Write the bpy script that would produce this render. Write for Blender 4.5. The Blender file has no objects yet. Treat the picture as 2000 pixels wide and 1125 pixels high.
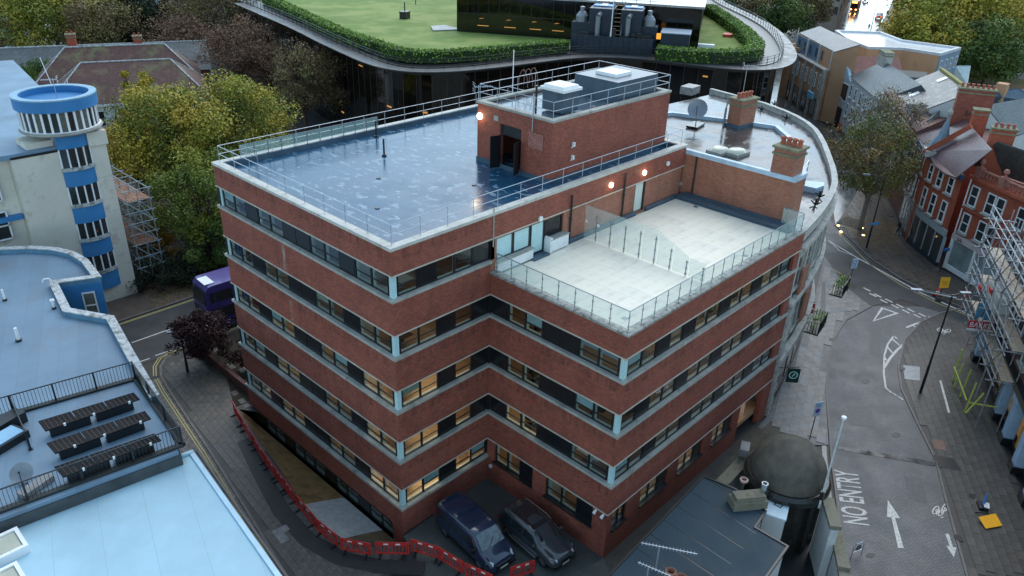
import bpy, math, random
import numpy as np
from mathutils import Vector
R=random.Random(7)
SC=bpy.context.scene; COL=SC.collection
# ---------------- camera ----------------
CF,CYAW,CPIT,CROL=1.503596,0.748405,0.475960,0.033860
CPOS=(-20.0196,-26.4053,32.8472)
def _cam():
    fw=np.array([math.cos(CPIT)*math.cos(CYAW),math.cos(CPIT)*math.sin(CYAW),-math.sin(CPIT)])
    r=np.array([math.sin(CYAW),-math.cos(CYAW),0.]); u=np.cross(r,fw)
    return fw, math.cos(CROL)*r+math.sin(CROL)*u, -math.sin(CROL)*r+math.cos(CROL)*u
FW,RT,UP=_cam(); CP=np.array(CPOS); FP=CF*1000
cd=bpy.data.cameras.new('camera'); cam=bpy.data.objects.new('camera',cd); COL.objects.link(cam)
from mathutils import Matrix
cam.matrix_world=Matrix(((RT[0],UP[0],-FW[0],CP[0]),(RT[1],UP[1],-FW[1],CP[1]),(RT[2],UP[2],-FW[2],CP[2]),(0,0,0,1)))
cd.sensor_width=36; cd.lens=36*FP/2000; cd.clip_end=3000; cd.clip_start=.5
SC.camera=cam
# ---------------- world, sun, exposure ----------------
SUN_AZ=math.radians(28); SUN_EL=math.radians(48)      # azimuth measured from +X towards +Y
w=bpy.data.worlds.new('World'); SC.world=w; w.use_nodes=True
nt=w.node_tree; nt.nodes.clear()
sky=nt.nodes.new('ShaderNodeTexSky'); sky.sky_type='NISHITA'; sky.sun_disc=False
sky.sun_elevation=SUN_EL; sky.sun_rotation=math.pi/2-SUN_AZ; sky.air_density=1.0; sky.dust_density=.6; sky.ozone_density=3
bg=nt.nodes.new('ShaderNodeBackground'); bg.inputs[1].default_value=.15
ow=nt.nodes.new('ShaderNodeOutputWorld')
hs=nt.nodes.new('ShaderNodeHueSaturation'); hs.inputs['Saturation'].default_value=.78; hs.inputs['Hue'].default_value=.475    # thin cloud veils the blue
nt.links.new(sky.outputs[0],hs.inputs['Color']); nt.links.new(hs.outputs[0],bg.inputs[0]); nt.links.new(bg.outputs[0],ow.inputs[0])
sl=bpy.data.lights.new('sun','SUN'); sl.energy=.8; sl.angle=math.radians(60); sl.color=(1,.93,.84)
so=bpy.data.objects.new('sun',sl); COL.objects.link(so)
sd=Vector((math.cos(SUN_EL)*math.cos(SUN_AZ),math.cos(SUN_EL)*math.sin(SUN_AZ),math.sin(SUN_EL)))
so.rotation_euler=sd.to_track_quat('Z','Y').to_euler(); so.location=(60,60,80)
SC.view_settings.view_transform='Standard'; SC.view_settings.look='None'
SC.view_settings.exposure=1.15; SC.view_settings.gamma=1; SC.view_settings.use_curve_mapping=False
SC.render.engine='CYCLES'
SC.cycles.max_bounces=6; SC.cycles.transparent_max_bounces=16; SC.cycles.caustics_reflective=False; SC.cycles.caustics_refractive=False
SC.cycles.sample_clamp_indirect=4
# ---------------- locating helpers (the camera pose is known, so a picture point at a known height is a place) -------------
def ray(px,py): return FW+RT*(px-1000)/FP-UP*(py-562.5)/FP
def U(px,py,z=0.):
    d=ray(px,py); t=(z-CP[2])/d[2]; q=CP+t*d; return (float(q[0]),float(q[1]))
def U3(px,py,z=0.): return U(px,py,z)+(z,)
def PXc(px,py,x): d=ray(px,py); t=(x-CP[0])/d[0]; return tuple(float(a) for a in CP+t*d)
def PYc(px,py,y): d=ray(px,py); t=(y-CP[1])/d[1]; return tuple(float(a) for a in CP+t*d)
def zup(py,x,y):  # height above (x,y) seen at picture row py
    lo,hi=-5.,80.
    for _ in range(40):
        m=(lo+hi)/2; d=np.array([x,y,m])-CP; row=562.5-FP*(d@UP)/(d@FW)
        if row>py: lo=m
        else: hi=m
    return lo
# ---------------- materials ----------------
MATS={}
def nd(t,typ,**k):
    n=t.nodes.new(typ)
    for a,b in k.items(): setattr(n,a,b)
    return n
def base(name):
    m=bpy.data.materials.new(name); m.use_nodes=True; t=m.node_tree; b=t.nodes['Principled BSDF']; MATS[name]=m
    return m,t,b
def coord(t,which='Object',scale=None):
    c=nd(t,'ShaderNodeTexCoord'); o=c.outputs[which]
    if scale:
        mp=nd(t,'ShaderNodeMapping'); mp.inputs['Scale'].default_value=scale; t.links.new(o,mp.inputs[0]); o=mp.outputs[0]
    return o
def noise(t,co,s,det=4,rough=.6):
    n=nd(t,'ShaderNodeTexNoise'); n.inputs['Scale'].default_value=s; n.inputs['Detail'].default_value=det; n.inputs['Roughness'].default_value=rough
    t.links.new(co,n.inputs['Vector']); return n.outputs[0]
def ramp(t,v,stops):
    r=nd(t,'ShaderNodeValToRGB'); e=r.color_ramp.elements
    while len(e)<len(stops): e.new(.5)
    for k,(p,c) in enumerate(stops):
        e[k].position=p; e[k].color=(c if isinstance(c,tuple) else (c,c,c))+((1,) if not isinstance(c,tuple) or len(c)==3 else ())
    t.links.new(v,r.inputs[0]); return r.outputs[0]
def mix(t,f,a,b,mode='MIX'):
    m=nd(t,'ShaderNodeMix',data_type='RGBA',blend_type=mode)
    for i,x in ((0,f),(6,a),(7,b)):
        if hasattr(x,'is_output') or isinstance(x,bpy.types.NodeSocket): t.links.new(x,m.inputs[i])
        elif i==0: m.inputs[0].default_value=x
        else: m.inputs[i].default_value=tuple(x)+(1,)
    return m.outputs[2]
def bump(t,b,h,dist=.01,st=.6):
    n=nd(t,'ShaderNodeBump'); n.inputs['Distance'].default_value=dist; n.inputs['Strength'].default_value=st
    t.links.new(h,n.inputs['Height']); t.links.new(n.outputs[0],b.inputs['Normal'])
def sc(c,k): return tuple(min(1,x*k) for x in c)
def M(name,col,rough=.7,var=.18,scale=1.5,metal=0,bmp=0,rvar=0,fine=12,emit=0,ecol=None,spec=None,coat=0,stain=None,stretch=None):
    if name in MATS: return MATS[name]
    m,t,b=base(name)
    co=coord(t,'Object',stretch)
    n1=noise(t,co,scale); n2=noise(t,co,fine,3)
    c=ramp(t,n1,[(.3,sc(col,1-var)),(.7,sc(col,1+var))])
    c=mix(t,.5,c,ramp(t,n2,[(.3,(1-var*.8,)*3),(.7,(1,1,1))]),'MULTIPLY')
    if stain:
        s=noise(t,co,stain[1],5,.7); c=mix(t,ramp(t,s,[(stain[2],0.),(stain[2]+.12,stain[3])]),c,stain[0])
    t.links.new(c,b.inputs['Base Color'])
    if rvar:
        t.links.new(ramp(t,noise(t,co,scale*.8,5),[(.35,max(0.02,rough-rvar)),(.65,min(1,rough+rvar))]),b.inputs['Roughness'])
    else: b.inputs['Roughness'].default_value=rough
    b.inputs['Metallic'].default_value=metal
    if spec is None and rough>.38 and not coat and not metal: spec=.28
    if spec is not None: b.inputs['Specular IOR Level'].default_value=spec
    if coat: b.inputs['Coat Weight'].default_value=coat; b.inputs['Coat Roughness'].default_value=.05
    if bmp: bump(t,b,n2,bmp)
    if emit:
        b.inputs['Emission Color'].default_value=tuple(ecol or col)+(1,); b.inputs['Emission Strength'].default_value=emit
    return m
def brick_mat(name,c1,c2,mortar,wet=.62,dirt=(.05,.04,.035),dk=.35,bw=.225,bh=.075):
    m,t,b=base(name); uv=coord(t,'UV'); ob=coord(t,'Object')
    br=nd(t,'ShaderNodeTexBrick'); t.links.new(uv,br.inputs['Vector'])
    for k,v in (('Scale',1.),('Mortar Size',.006),('Mortar Smooth',.2),('Brick Width',bw),('Row Height',bh),('Bias',-.1)): br.inputs[k].default_value=v
    for k,v in (('Color1',c1),('Color2',c2),('Mortar',mortar)): br.inputs[k].default_value=tuple(v)+(1,)
    c=mix(t,.55,br.outputs[0],ramp(t,noise(t,ob,.7,5),[(.3,(.62,.6,.6)),(.7,(1.15,1.1,1.1))]),'MULTIPLY')
    c=mix(t,.5,c,ramp(t,noise(t,coord(t,'UV',(4.4,13.3,1)),1,2),[(.3,(.55,.5,.5)),(.7,(1.25,1.2,1.2))]),'MULTIPLY')
    s=noise(t,coord(t,'UV',(1.2,.18,1)),1.3,6,.7)
    c=mix(t,ramp(t,s,[(.52,0.),(.75,dk)]),c,dirt)
    t.links.new(c,b.inputs['Base Color']); b.inputs['Roughness'].default_value=wet; b.inputs['Specular IOR Level'].default_value=.25
    h=nd(t,'ShaderNodeMath',operation='SUBTRACT'); h.inputs[0].default_value=1; t.links.new(br.outputs[1],h.inputs[1]); bump(t,b,h.outputs[0],.006,.7)
    return m
def glass_mat(name,tint=(.75,.86,.88),rough=.015,ior=1.5):
    m,t,b=base(name); t.nodes.remove(b); o=t.nodes['Material Output']
    tr=nd(t,'ShaderNodeBsdfTransparent'); tr.inputs[0].default_value=tuple(tint)+(1,)
    gl=nd(t,'ShaderNodeBsdfGlossy'); gl.inputs['Roughness'].default_value=rough; gl.inputs[0].default_value=(1,1,1,1)
    lw=nd(t,'ShaderNodeLayerWeight'); lw.inputs[0].default_value=.5
    pw=nd(t,'ShaderNodeMath',operation='POWER'); pw.inputs[1].default_value=4; t.links.new(lw.outputs['Facing'],pw.inputs[0])
    fr=nd(t,'ShaderNodeMath',operation='MULTIPLY_ADD'); fr.inputs[1].default_value=.9; fr.inputs[2].default_value=.05; t.links.new(pw.outputs[0],fr.inputs[0])
    mx=nd(t,'ShaderNodeMixShader'); t.links.new(fr.outputs[0],mx.inputs[0]); t.links.new(tr.outputs[0],mx.inputs[1]); t.links.new(gl.outputs[0],mx.inputs[2]); t.links.new(mx.outputs[0],o.inputs[0])
    return m
def frosted(name,col,alpha):
    m,t,b=base(name); b.inputs['Base Color'].default_value=tuple(col)+(1,); b.inputs['Roughness'].default_value=.12; b.inputs['Alpha'].default_value=alpha
    return m
def felt_mat(name,col,rough=.4,lap=1.0,ang=0,stain=(.1,.1,.1),stain2=None,rv=.08,amt=.5,spec=.5,lapc=.95):
    m,t,b=base(name); ob=coord(t,'Object'); mp=nd(t,'ShaderNodeMapping'); mp.inputs['Rotation'].default_value=(0,0,ang); t.links.new(ob,mp.inputs[0])
    sp=nd(t,'ShaderNodeSeparateXYZ'); t.links.new(mp.outputs[0],sp.inputs[0])
    c=ramp(t,noise(t,ob,.22,5),[(.3,sc(col,.82)),(.7,sc(col,1.15))])
    wn=nd(t,'ShaderNodeTexWhiteNoise',noise_dimensions='1D'); fl=nd(t,'ShaderNodeMath',operation='FLOOR'); dv=nd(t,'ShaderNodeMath',operation='DIVIDE'); dv.inputs[1].default_value=lap
    t.links.new(sp.outputs[0],dv.inputs[0]); t.links.new(dv.outputs[0],fl.inputs[0]); t.links.new(fl.outputs[0],wn.inputs['W'])
    c=mix(t,1.0,c,ramp(t,wn.outputs[0],[(0.,(lapc,)*3),(1.,(2-lapc,)*3)]),'MULTIPLY')
    pp=nd(t,'ShaderNodeMath',operation='PINGPONG'); pp.inputs[1].default_value=lap/2; t.links.new(sp.outputs[0],pp.inputs[0])
    c=mix(t,ramp(t,pp.outputs[0],[(0.,.55),(.018,0.)]),c,sc(col,.5))
    c=mix(t,ramp(t,noise(t,ob,.33,6,.7),[(.52,0.),(.72,amt)]),c,stain)
    c=mix(t,ramp(t,noise(t,ob,1.7,5,.75),[(.60,0.),(.72,amt)]),c,stain2 or stain)
    c=mix(t,ramp(t,noise(t,ob,14,3,.7),[(.66,0.),(.74,.6)]),c,sc(stain,.5))
    t.links.new(c,b.inputs['Base Color']); t.links.new(ramp(t,noise(t,ob,.5,5),[(.35,rough-rv),(.65,rough+rv)]),b.inputs['Roughness']); b.inputs['Specular IOR Level'].default_value=spec
    bump(t,b,noise(t,ob,20,3),.003,.5); return m
def wet_roof(name,col,puddle,scale=.55,r0=.05,r1=.35,seam=1.0,thr=.56,axis='x'):
    m,t,b=base(name); ob=coord(t,'Object')
    c=ramp(t,noise(t,ob,.25,5),[(.3,sc(col,.75)),(.7,sc(col,1.2))])
    st=coord(t,'Object',(1,1,1))
    # dried blotches
    wv=noise(t,coord(t,'Object',(1.4,.8,1) if axis=='x' else (.8,1.4,1)),scale*3.0,1.5,.35)
    msk=ramp(t,wv,[(thr,0.),(thr+.05,1.)]); msk=mix(t,ramp(t,noise(t,ob,.22,3),[(.38,.25),(.52,1.)]),(0,0,0),msk)
    c=mix(t,mix(t,.8,(0,0,0),msk),c,puddle)
    sp=nd(t,'ShaderNodeSeparateXYZ'); t.links.new(ob,sp.inputs[0])
    fr=nd(t,'ShaderNodeMath',operation='PINGPONG'); fr.inputs[1].default_value=seam/2; t.links.new(sp.outputs[0 if axis=='x' else 1],fr.inputs[0])
    lt=ramp(t,fr.outputs[0],[(0.,1.),(.03,0.)])
    c=mix(t,lt,c,sc(col,.55))
    t.links.new(c,b.inputs['Base Color'])
    rr=ramp(t,noise(t,ob,.5,5),[(.35,r0),(.65,r1)])
    rr=mix(t,mix(t,.6,(0,0,0),msk),rr,(.45,.45,.45)); t.links.new(rr,b.inputs['Roughness'])
    bump(t,b,noise(t,ob,3,3),.004,.5); b.inputs['Specular IOR Level'].default_value=.40
    return m
def brk_pave(name,c1,c2,mortar,bw,bh,rough=.4,msz=.02,rot=0,wetn=.15):
    m,t,b=base(name); o=coord(t,'Object')
    mp=nd(t,'ShaderNodeMapping'); mp.inputs['Rotation'].default_value=(0,0,rot); t.links.new(o,mp.inputs[0])
    br=nd(t,'ShaderNodeTexBrick'); t.links.new(mp.outputs[0],br.inputs['Vector'])
    for k,v in (('Scale',1.),('Mortar Size',msz),('Mortar Smooth',.3),('Brick Width',bw),('Row Height',bh)): br.inputs[k].default_value=v
    for k,v in (('Color1',c1),('Color2',c2),('Mortar',mortar)): br.inputs[k].default_value=tuple(v)+(1,)
    c=mix(t,.7,br.outputs[0],ramp(t,noise(t,o,.35,6,.65),[(.3,(.55,.55,.55)),(.7,(1.3,1.3,1.3))]),'MULTIPLY')
    c=mix(t,.6,c,ramp(t,noise(t,o,9,3),[(.3,(.6,.6,.6)),(.7,(1.2,1.2,1.2))]),'MULTIPLY')
    t.links.new(c,b.inputs['Base Color'])
    t.links.new(ramp(t,noise(t,o,.6,5),[(.35,rough-wetn),(.65,rough+wetn)]),b.inputs['Roughness'])
    h=nd(t,'ShaderNodeMath',operation='SUBTRACT'); h.inputs[0].default_value=1; t.links.new(br.outputs[1],h.inputs[1]); bump(t,b,h.outputs[0],.008,.6)
    return m
def leaf_mat(name,cols,rough=.6,gain=1.0):
    m,t,b=base(name); a=nd(t,'ShaderNodeAttribute',attribute_name='var')
    n=len(cols); c=ramp(t,a.outputs['Fac'],[(k/(n-1),sc(x,gain)) for k,x in enumerate(cols)])
    c=mix(t,.6,c,ramp(t,noise(t,coord(t),.35,4),[(.3,(.6,.65,.6)),(.7,(1.25,1.2,1.1))]),'MULTIPLY')
    t.links.new(c,b.inputs['Base Color']); b.inputs['Roughness'].default_value=rough; b.inputs['Specular IOR Level'].default_value=.25
    return m
# ---------------- mesh helpers ----------------
def wloc(o):
    v=Vector((0,0,0))
    while o is not None: v+=o.location; o=o.parent
    return v
class MB:
    def __init__(s): s.v=[]; s.f=[]
    def add(s,vs,fs):
        n=len(s.v); s.v+=[tuple(x) for x in vs]; s.f+=[tuple(i+n for i in f) for f in fs]; return s
    def box(s,c,d,rz=0,taper=1):
        hx,hy,hz=d[0]/2,d[1]/2,d[2]/2; cs,sn=math.cos(rz),math.sin(rz); vs=[]
        for z,k in ((-hz,1),(hz,taper)):
            for x,y in ((-hx,-hy),(hx,-hy),(hx,hy),(-hx,hy)):
                x*=k;y*=k; vs.append((c[0]+x*cs-y*sn,c[1]+x*sn+y*cs,c[2]+z))
        return s.add(vs,[(3,2,1,0),(4,5,6,7),(0,1,5,4),(1,2,6,5),(2,3,7,6),(3,0,4,7)])
    def prism(s,poly,z0,z1,top=None):
        n=len(poly); a=sum(poly[i][0]*poly[(i+1)%n][1]-poly[(i+1)%n][0]*poly[i][1] for i in range(n))
        if a<0: poly=poly[::-1]; top=top[::-1] if isinstance(top,list) else top
        zt=top if isinstance(top,list) else [z1]*n
        vs=[(p[0],p[1],z0) for p in poly]+[(p[0],p[1],zt[i]) for i,p in enumerate(poly)]
        return s.add(vs,[tuple(range(n-1,-1,-1)),tuple(range(n,2*n))]+[(i,(i+1)%n,n+(i+1)%n,n+i) for i in range(n)])
    def quad(s,*p): return s.add(p,[tuple(range(len(p)))])
    def beam(s,p,q,w,h=None):   # rectangular bar from p to q
        p,q=Vector(p),Vector(q); h=h or w; d=(q-p); 
        if d.length<1e-6: return s
        d.normalize(); a=Vector((0,0,1)) if abs(d.z)<.95 else Vector((1,0,0))
        x=d.cross(a).normalized()*w/2; y=x.cross(d).normalized()*h/2
        vs=[e+i*x+j*y for e in (p,q) for i,j in ((-1,-1),(1,-1),(1,1),(-1,1))]
        return s.add(vs,[(0,1,2,3),(7,6,5,4),(0,4,5,1),(1,5,6,2),(2,6,7,3),(3,7,4,0)])
    def tube(s,p,q,r,n=6,r2=None):
        p,q=Vector(p),Vector(q); r2=r if r2 is None else r2; d=(q-p)
        if d.length<1e-6: return s
        d.normalize(); a=Vector((0,0,1)) if abs(d.z)<.95 else Vector((1,0,0))
        x=d.cross(a).normalized(); y=x.cross(d).normalized(); vs=[]
        for e,rr in ((p,r),(q,r2)):
            for k in range(n):
                g=2*math.pi*k/n; vs.append(e+x*math.cos(g)*rr+y*math.sin(g)*rr)
        return s.add(vs,[tuple(range(n)),tuple(range(2*n-1,n-1,-1))]+[(k,n+k,n+(k+1)%n,(k+1)%n) for k in range(n)])
    def path(s,pts,r,n=6):
        for a,b in zip(pts,pts[1:]): s.tube(a,b,r,n)
        return s
    def lathe(s,c,prof,n=24,sx=1,sy=1,a0=0,a1=2*math.pi):
        vs=[];fs=[];full=abs(a1-a0-2*math.pi)<1e-6; m=n if full else n+1
        for r,z in prof:
            for k in range(m):
                g=a0+(a1-a0)*k/n; vs.append((c[0]+r*sx*math.cos(g),c[1]+r*sy*math.sin(g),c[2]+z))
        for i in range(len(prof)-1):
            for k in range(n):
                k2=(k+1)%m; fs.append((i*m+k,i*m+k2,(i+1)*m+k2,(i+1)*m+k))
        return s.add(vs,fs)
    def ring(s,poly,off_out,off_in,z0,z1,closed=True):
        a=offset(poly,off_out,closed); b=offset(poly,-off_in,closed); n=len(poly)
        vs=[(p[0],p[1],z0) for p in a]+[(p[0],p[1],z1) for p in a]+[(p[0],p[1],z0) for p in b]+[(p[0],p[1],z1) for p in b]; fs=[]
        for i in range(n if closed else n-1):
            j=(i+1)%n; fs+=[(i,j,n+j,n+i),(n+i,n+j,3*n+j,3*n+i),(3*n+i,3*n+j,2*n+j,2*n+i),(2*n+i,2*n+j,j,i)]
        if not closed: fs+=[(0,n,3*n,2*n),(n-1,3*n-1,4*n-1,2*n-1)]
        return s.add(vs,fs)
    def build(s,name,m,parent=None,smooth=False,kind=None,uv=True):
        L=wloc(parent) if parent is not None else Vector((0,0,0))
        me=bpy.data.meshes.new(name); me.from_pydata([(x-L.x,y-L.y,z-L.z) for x,y,z in s.v],[],s.f)
        me.materials.append(m)
        if uv:
            l=me.uv_layers.new(name='UVMap'); co=np.array(s.v); dat=np.empty(2*len(me.loops))
            for p in me.polygons:
                nx,ny,nz=p.normal; h=math.hypot(nx,ny)
                for li in p.loop_indices:
                    x,y,z=co[me.loops[li].vertex_index]
                    if abs(nz)>.75: dat[2*li]=x; dat[2*li+1]=y
                    else: dat[2*li]=(-ny*x+nx*y)/h; dat[2*li+1]=z if abs(nz)<.1 else z/max(.3,h)
            l.data.foreach_set('uv',dat)
        if smooth: me.polygons.foreach_set('use_smooth',[True]*len(me.polygons))
        o=bpy.data.objects.new(name,me); COL.objects.link(o)
        if parent is not None: o.parent=parent
        if kind: o['kind']=kind
        return o
def offset(poly,d,closed=True):
    # outward for counter-clockwise polygons
    n=len(poly); out=[]
    for i in range(n):
        p=Vector(poly[i][:2]); a=Vector(poly[i-1][:2]) if (closed or i>0) else None; b=Vector(poly[(i+1)%n][:2]) if (closed or i<n-1) else None
        ns=[]
        for s,e in ((a,p),(p,b)):
            if s is None or e is None or (e-s).length<1e-9: continue
            t=(e-s).normalized(); ns.append(Vector((t.y,-t.x)))
        if len(ns)==1: q=p+ns[0]*d
        else:
            m=(ns[0]+ns[1]); 
            k=1+ns[0].dot(ns[1]); q=p+m*(d/max(k,.25))
        out.append((q.x,q.y))
    return out
def ccw(p):
    n=len(p); a=sum(p[i][0]*p[(i+1)%n][1]-p[(i+1)%n][0]*p[i][1] for i in range(n)); return p if a>0 else p[::-1]
def T(name,label,cat,loc=(0,0,0),group=None):
    o=bpy.data.objects.new(name,None); COL.objects.link(o); o.location=loc; o.empty_display_size=.3
    o['label']=label; o['category']=cat
    if group: o['group']=group
    return o
def tag(o,label,cat,group=None):
    o['label']=label; o['category']=cat
    if group: o['group']=group
    return o
def structure(o): o['kind']='structure'; return o
def inst(src,loc,rz=0,parent=None,name=None,world=True,scl=None):
    o=bpy.data.objects.new(name or src.name.split('.')[0],src if isinstance(src,bpy.types.Mesh) else src.data); COL.objects.link(o)
    L=wloc(parent) if (parent is not None and world) else Vector((0,0,0))
    o.location=Vector(loc)-L; o.rotation_euler=(0,0,rz)
    if scl: o.scale=scl
    if parent is not None: o.parent=parent
    return o
def mesh_of(mb,name,m,smooth=False):
    o=mb.build(name,m,smooth=smooth); me=o.data; bpy.data.objects.remove(o); return me
def copy_tree(o,parent=None):
    c=o.copy(); COL.objects.link(c)
    if parent is not None: c.parent=parent
    for ch in list(o.children): copy_tree(ch,c)
    return c
# ---------------- materials in use ----------------
m_brick=brick_mat('red_brown_brick',(.34,.098,.062),(.22,.062,.045),(.20,.13,.105))
m_brick2=brick_mat('orange_brick',(.40,.165,.10),(.30,.11,.07),(.30,.25,.21),dk=.2)
m_brick3=brick_mat('bright_red_brick',(.42,.10,.05),(.33,.075,.04),(.30,.14,.10),dk=.2)
m_brickd=brick_mat('dark_brick',(.16,.06,.05),(.10,.05,.04),(.12,.1,.09))
m_conc=M('pale_concrete',(.34,.34,.31),.75,.2,1.2,bmp=.004,stain=((.12,.12,.1),1.5,.55,.6))
m_lint=M('lintel_concrete',(.5,.45,.38),.7,.15)
m_black=M('black_frame',(.012,.014,.016),.35,.1)
m_dark=M('black_panel',(.010,.011,.013),.25,.1)
m_white=M('white_paint',(.75,.77,.78),.5,.06,stain=((.35,.33,.3),2,.6,.4))
m_galv=M('galvanised_steel',(.42,.47,.52),.4,.1,metal=.5)
m_galvd=M('dull_steel',(.2,.23,.26),.45,.1,metal=.5)
m_roof=wet_roof('wet_blue_membrane',(.016,.068,.13),(.13,.23,.31),r0=.12,r1=.26,thr=.60)
m_roofd=wet_roof('dark_wet_felt',(.03,.035,.04),(.08,.08,.085),thr=.62,r0=.06,r1=.3)
m_upst=M('blue_grey_upstand',(.06,.10,.14),.35,.2)
m_glass=glass_mat('window_glass')
m_balg=frosted('balustrade_glass',(.55,.74,.70),.24)
m_scrg=frosted('frosted_screen_glass',(.60,.72,.68),.22)
m_slab=M('pale_terrace_paving',(.76,.73,.62),.55,.06,.8,rvar=.1,stain=((.55,.48,.36),.4,.52,.5))
m_grout=M('paving_joint',(.52,.50,.44),.6)
m_room=M('room_wall',(.72,.62,.5),.8,.06)
m_floor=M('wood_floor',(.46,.28,.16),.5,.12,3)
m_lamp=M('wall_lamp_glow',(1,.9,.7),.4,0,emit=4,ecol=(1,.82,.55))
m_lampw=M('white_lamp_cover',(.7,.72,.72),.35,.05)
m_red=M('red_spray_paint',(.55,.04,.03),.6,.1)
m_slab2=M('pale_terrace_paving_b',(.71,.69,.60),.5,.06,.8,rvar=.1,stain=((.5,.45,.36),.6,.5,.5))
m_cyan=M('pale_cyan_panel',(.42,.62,.64),.35,.08)
# =============== MAIN OFFICE BUILDING ===============
EX=25.45; CX=6.68; WY=-9.21; LY=17.03
ZT=17.87; ZB=[16.41-3.3*i for i in range(5)]; ZW=14.46
upper=[(0,0),(EX,0),(EX,LY),(0,LY)]
lower=[(0,0),(CX,0),(CX,WY),(EX,WY),(EX,LY),(0,LY)]
B=T('office_building','brick office block of five brown banded storeys with wet blue roof and white terrace','building',(0,0,0))
WH=1.27; SH=.165
for i,zb in enumerate(ZB):
    poly=upper if i==0 else lower
    top=ZT-.17 if i==0 else ZB[i-1]-WH-SH
    if i==1:
        MB().ring(lower,0,.34,zb,ZW-.128).build('brick_band',m_brick,B)
        MB().ring([(EX,LY),(0,LY),(0,0),(CX,0)],0,.34,ZW-.124,top,closed=False).build('brick_band',m_brick,B)
    else: MB().ring(poly,0,.34,zb,top).build('brick_band',m_brick,B)
    MB().box((CX+.13,.13,zb-WH/2-.035),(.26,.26,WH-.075)).build('corner_post',m_black,B)
    MB().ring(poly,.035,.30,zb-.07,zb-.004).build('lintel',m_lint,B)
    if True:
        if i==0:   # top row sills only as far as the terrace
            MB().ring([(EX,0),(EX,LY),(0,LY),(0,0),(CX,0)],.10,.36,zb-WH-SH,zb-WH,closed=False).build('sill',m_conc,B)
        elif i<4:
            MB().ring(poly,.10,.36,zb-WH-SH,zb-WH).build('sill',m_conc,B)
MB().ring([(0,LY),(0,0),(CX-.02,0)],.13,.36,ZB[4]-WH-SH,ZB[4]-WH,closed=False).build('sill',m_conc,B)
zs5=ZB[4]-WH-SH
# wall below the last sill: left and front sides
MB().ring([(0,LY),(0,0),(CX,0)],0,.34,.18,zs5,closed=False).build('brick_band',m_brick,B)
MB().ring([(-0.0,1.0),(0,0),(CX,0)],0,.34,-1.3,.175,closed=False).build('brick_band',m_brick,B)
# module meshes
def win_meshes(w,h,white=False,trans=.42):
    f=MB(); t=.055; fm=m_black
    f.box((0,0,t/2),(w,.07,t)); f.box((0,0,h-t/2),(w,.07,t))
    for s in (-1,1): f.box((s*(w/2-t/2),0,h/2),(t,.07,h-2*t))
    f.box((0,0,h*trans),(w-2*t,.06,.04))
    p=MB().box((0,.0,h/2),(w-2*t,.012,h-2*t))
    return mesh_of(f,'window',m_white if white else fm), mesh_of(p,'pane',m_glass)
PANM={}; BLM={}; m_blind=[M('white_blind',(.6,.6,.56),.8,.05),M('grey_blind',(.3,.32,.34),.8,.05),M('cream_blind',(.5,.42,.3),.8,.05)]
def wall_frame(O,dr):
    a=math.atan2(dr[1],dr[0]); return a
def place_mods(O,dr,z0,h,pattern,start,w,inset=.16,parent=None):
    a=math.atan2(dr[1],dr[0]); n=(dr[1],-dr[0])
    key=(round(w,3),round(h,3))
    if key not in PANM:
        PANM[key]=win_meshes(w,h)+(mesh_of(MB().box((0,0,h/2),(w,.06,h)).box((0,-.035,h*.5),(w*.94,.02,h*.9)),'dark_panel',m_dark),
            mesh_of(MB().box((0,.12,.04),(w,.14,.05)).box((-w/2+.07,.12,h/2),(.05,.14,h-.1)),'reveal_board',m_room))
    wf,wp,dk,rv=PANM[key]
    for k,ch in enumerate(pattern):
        s=start+(k+.5)*w
        x=O[0]+dr[0]*s-n[0]*inset; y=O[1]+dr[1]*s-n[1]*inset
        if ch=='P':
            o=inst(wf,(x,y,z0),a,parent or B,'window'); q=inst(wp,(0,0,0),0,o,'pane',world=False); inst(rv,(0,0,0),0,o,'reveal_board',world=False)
            q=R.random()
            if q<.36:
                kb=int(q*11); key2=key+(kb,)
                if key2 not in BLM: BLM[key2]=mesh_of(MB().box((0,.05,h*(1-(.16+kb*.17)*.5)),(w-.13,.015,h*(.16+kb*.17)-.06)),'roller_blind',m_blind[kb%3])
                inst(BLM[key2],(0,0,0),0,o,'roller_blind',world=False)
        elif ch=='D': inst(dk,(x,y,z0),a,parent or B,'dark_panel')
WL=(16.1)/12
for i,zb in enumerate(ZB):
    z0=zb-WH+.002; h=WH-.075
    place_mods((0,LY),(0,-1),z0,h,'PPDPPDDPPDPP',.45,WL)
    pf=['PDPPD','PPDPD','PPDPD','PPDPD','PPDPP'][i]
    place_mods((0,0),(1,0),z0,h,pf,.42,(CX-.42-.03)/5)
    if 0<i<4:
        place_mods((CX,0),(0,-1),z0,h,['','DPPDDPP','DPPDDPP','DPPDDPP'][i],.05,(9.21-.5)/7)
        place_mods((CX,WY),(1,0),z0,h,['','PPDPDPPDPPDPPP','PDPPDPPDPPDPDPP','PPDPPDPPDPPDPP'][i][:14],.4,1.24)
        MB().box((EX-.42,WY+.17,(zb+zb-WH)/2),(.84,.33,WH-.01)).build('brick_pier',m_brick,B)
    # rear and far sides in plain panels
    MB().ring([(EX,.4),(EX,LY),(0,LY)],-.1,.2,zb-WH,zb-.08,closed=False).build('rear_glazing',m_dark,B)
    # pale corner boxes
    for cx,cy in ((0,0),)+(((CX,WY),) if 0<i<4 else ()):
        MB().box((cx+.19,cy+.19,zb-WH/2-.035),(.25,.25,WH-.075)).build('corner_panel',m_cyan,B)
    for cx,cy in ((0,LY),):
        MB().box((cx+.2,cy-.22,zb-WH/2-.035),(.26,.4,WH-.075)).build('corner_panel',m_cyan,B)
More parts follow.
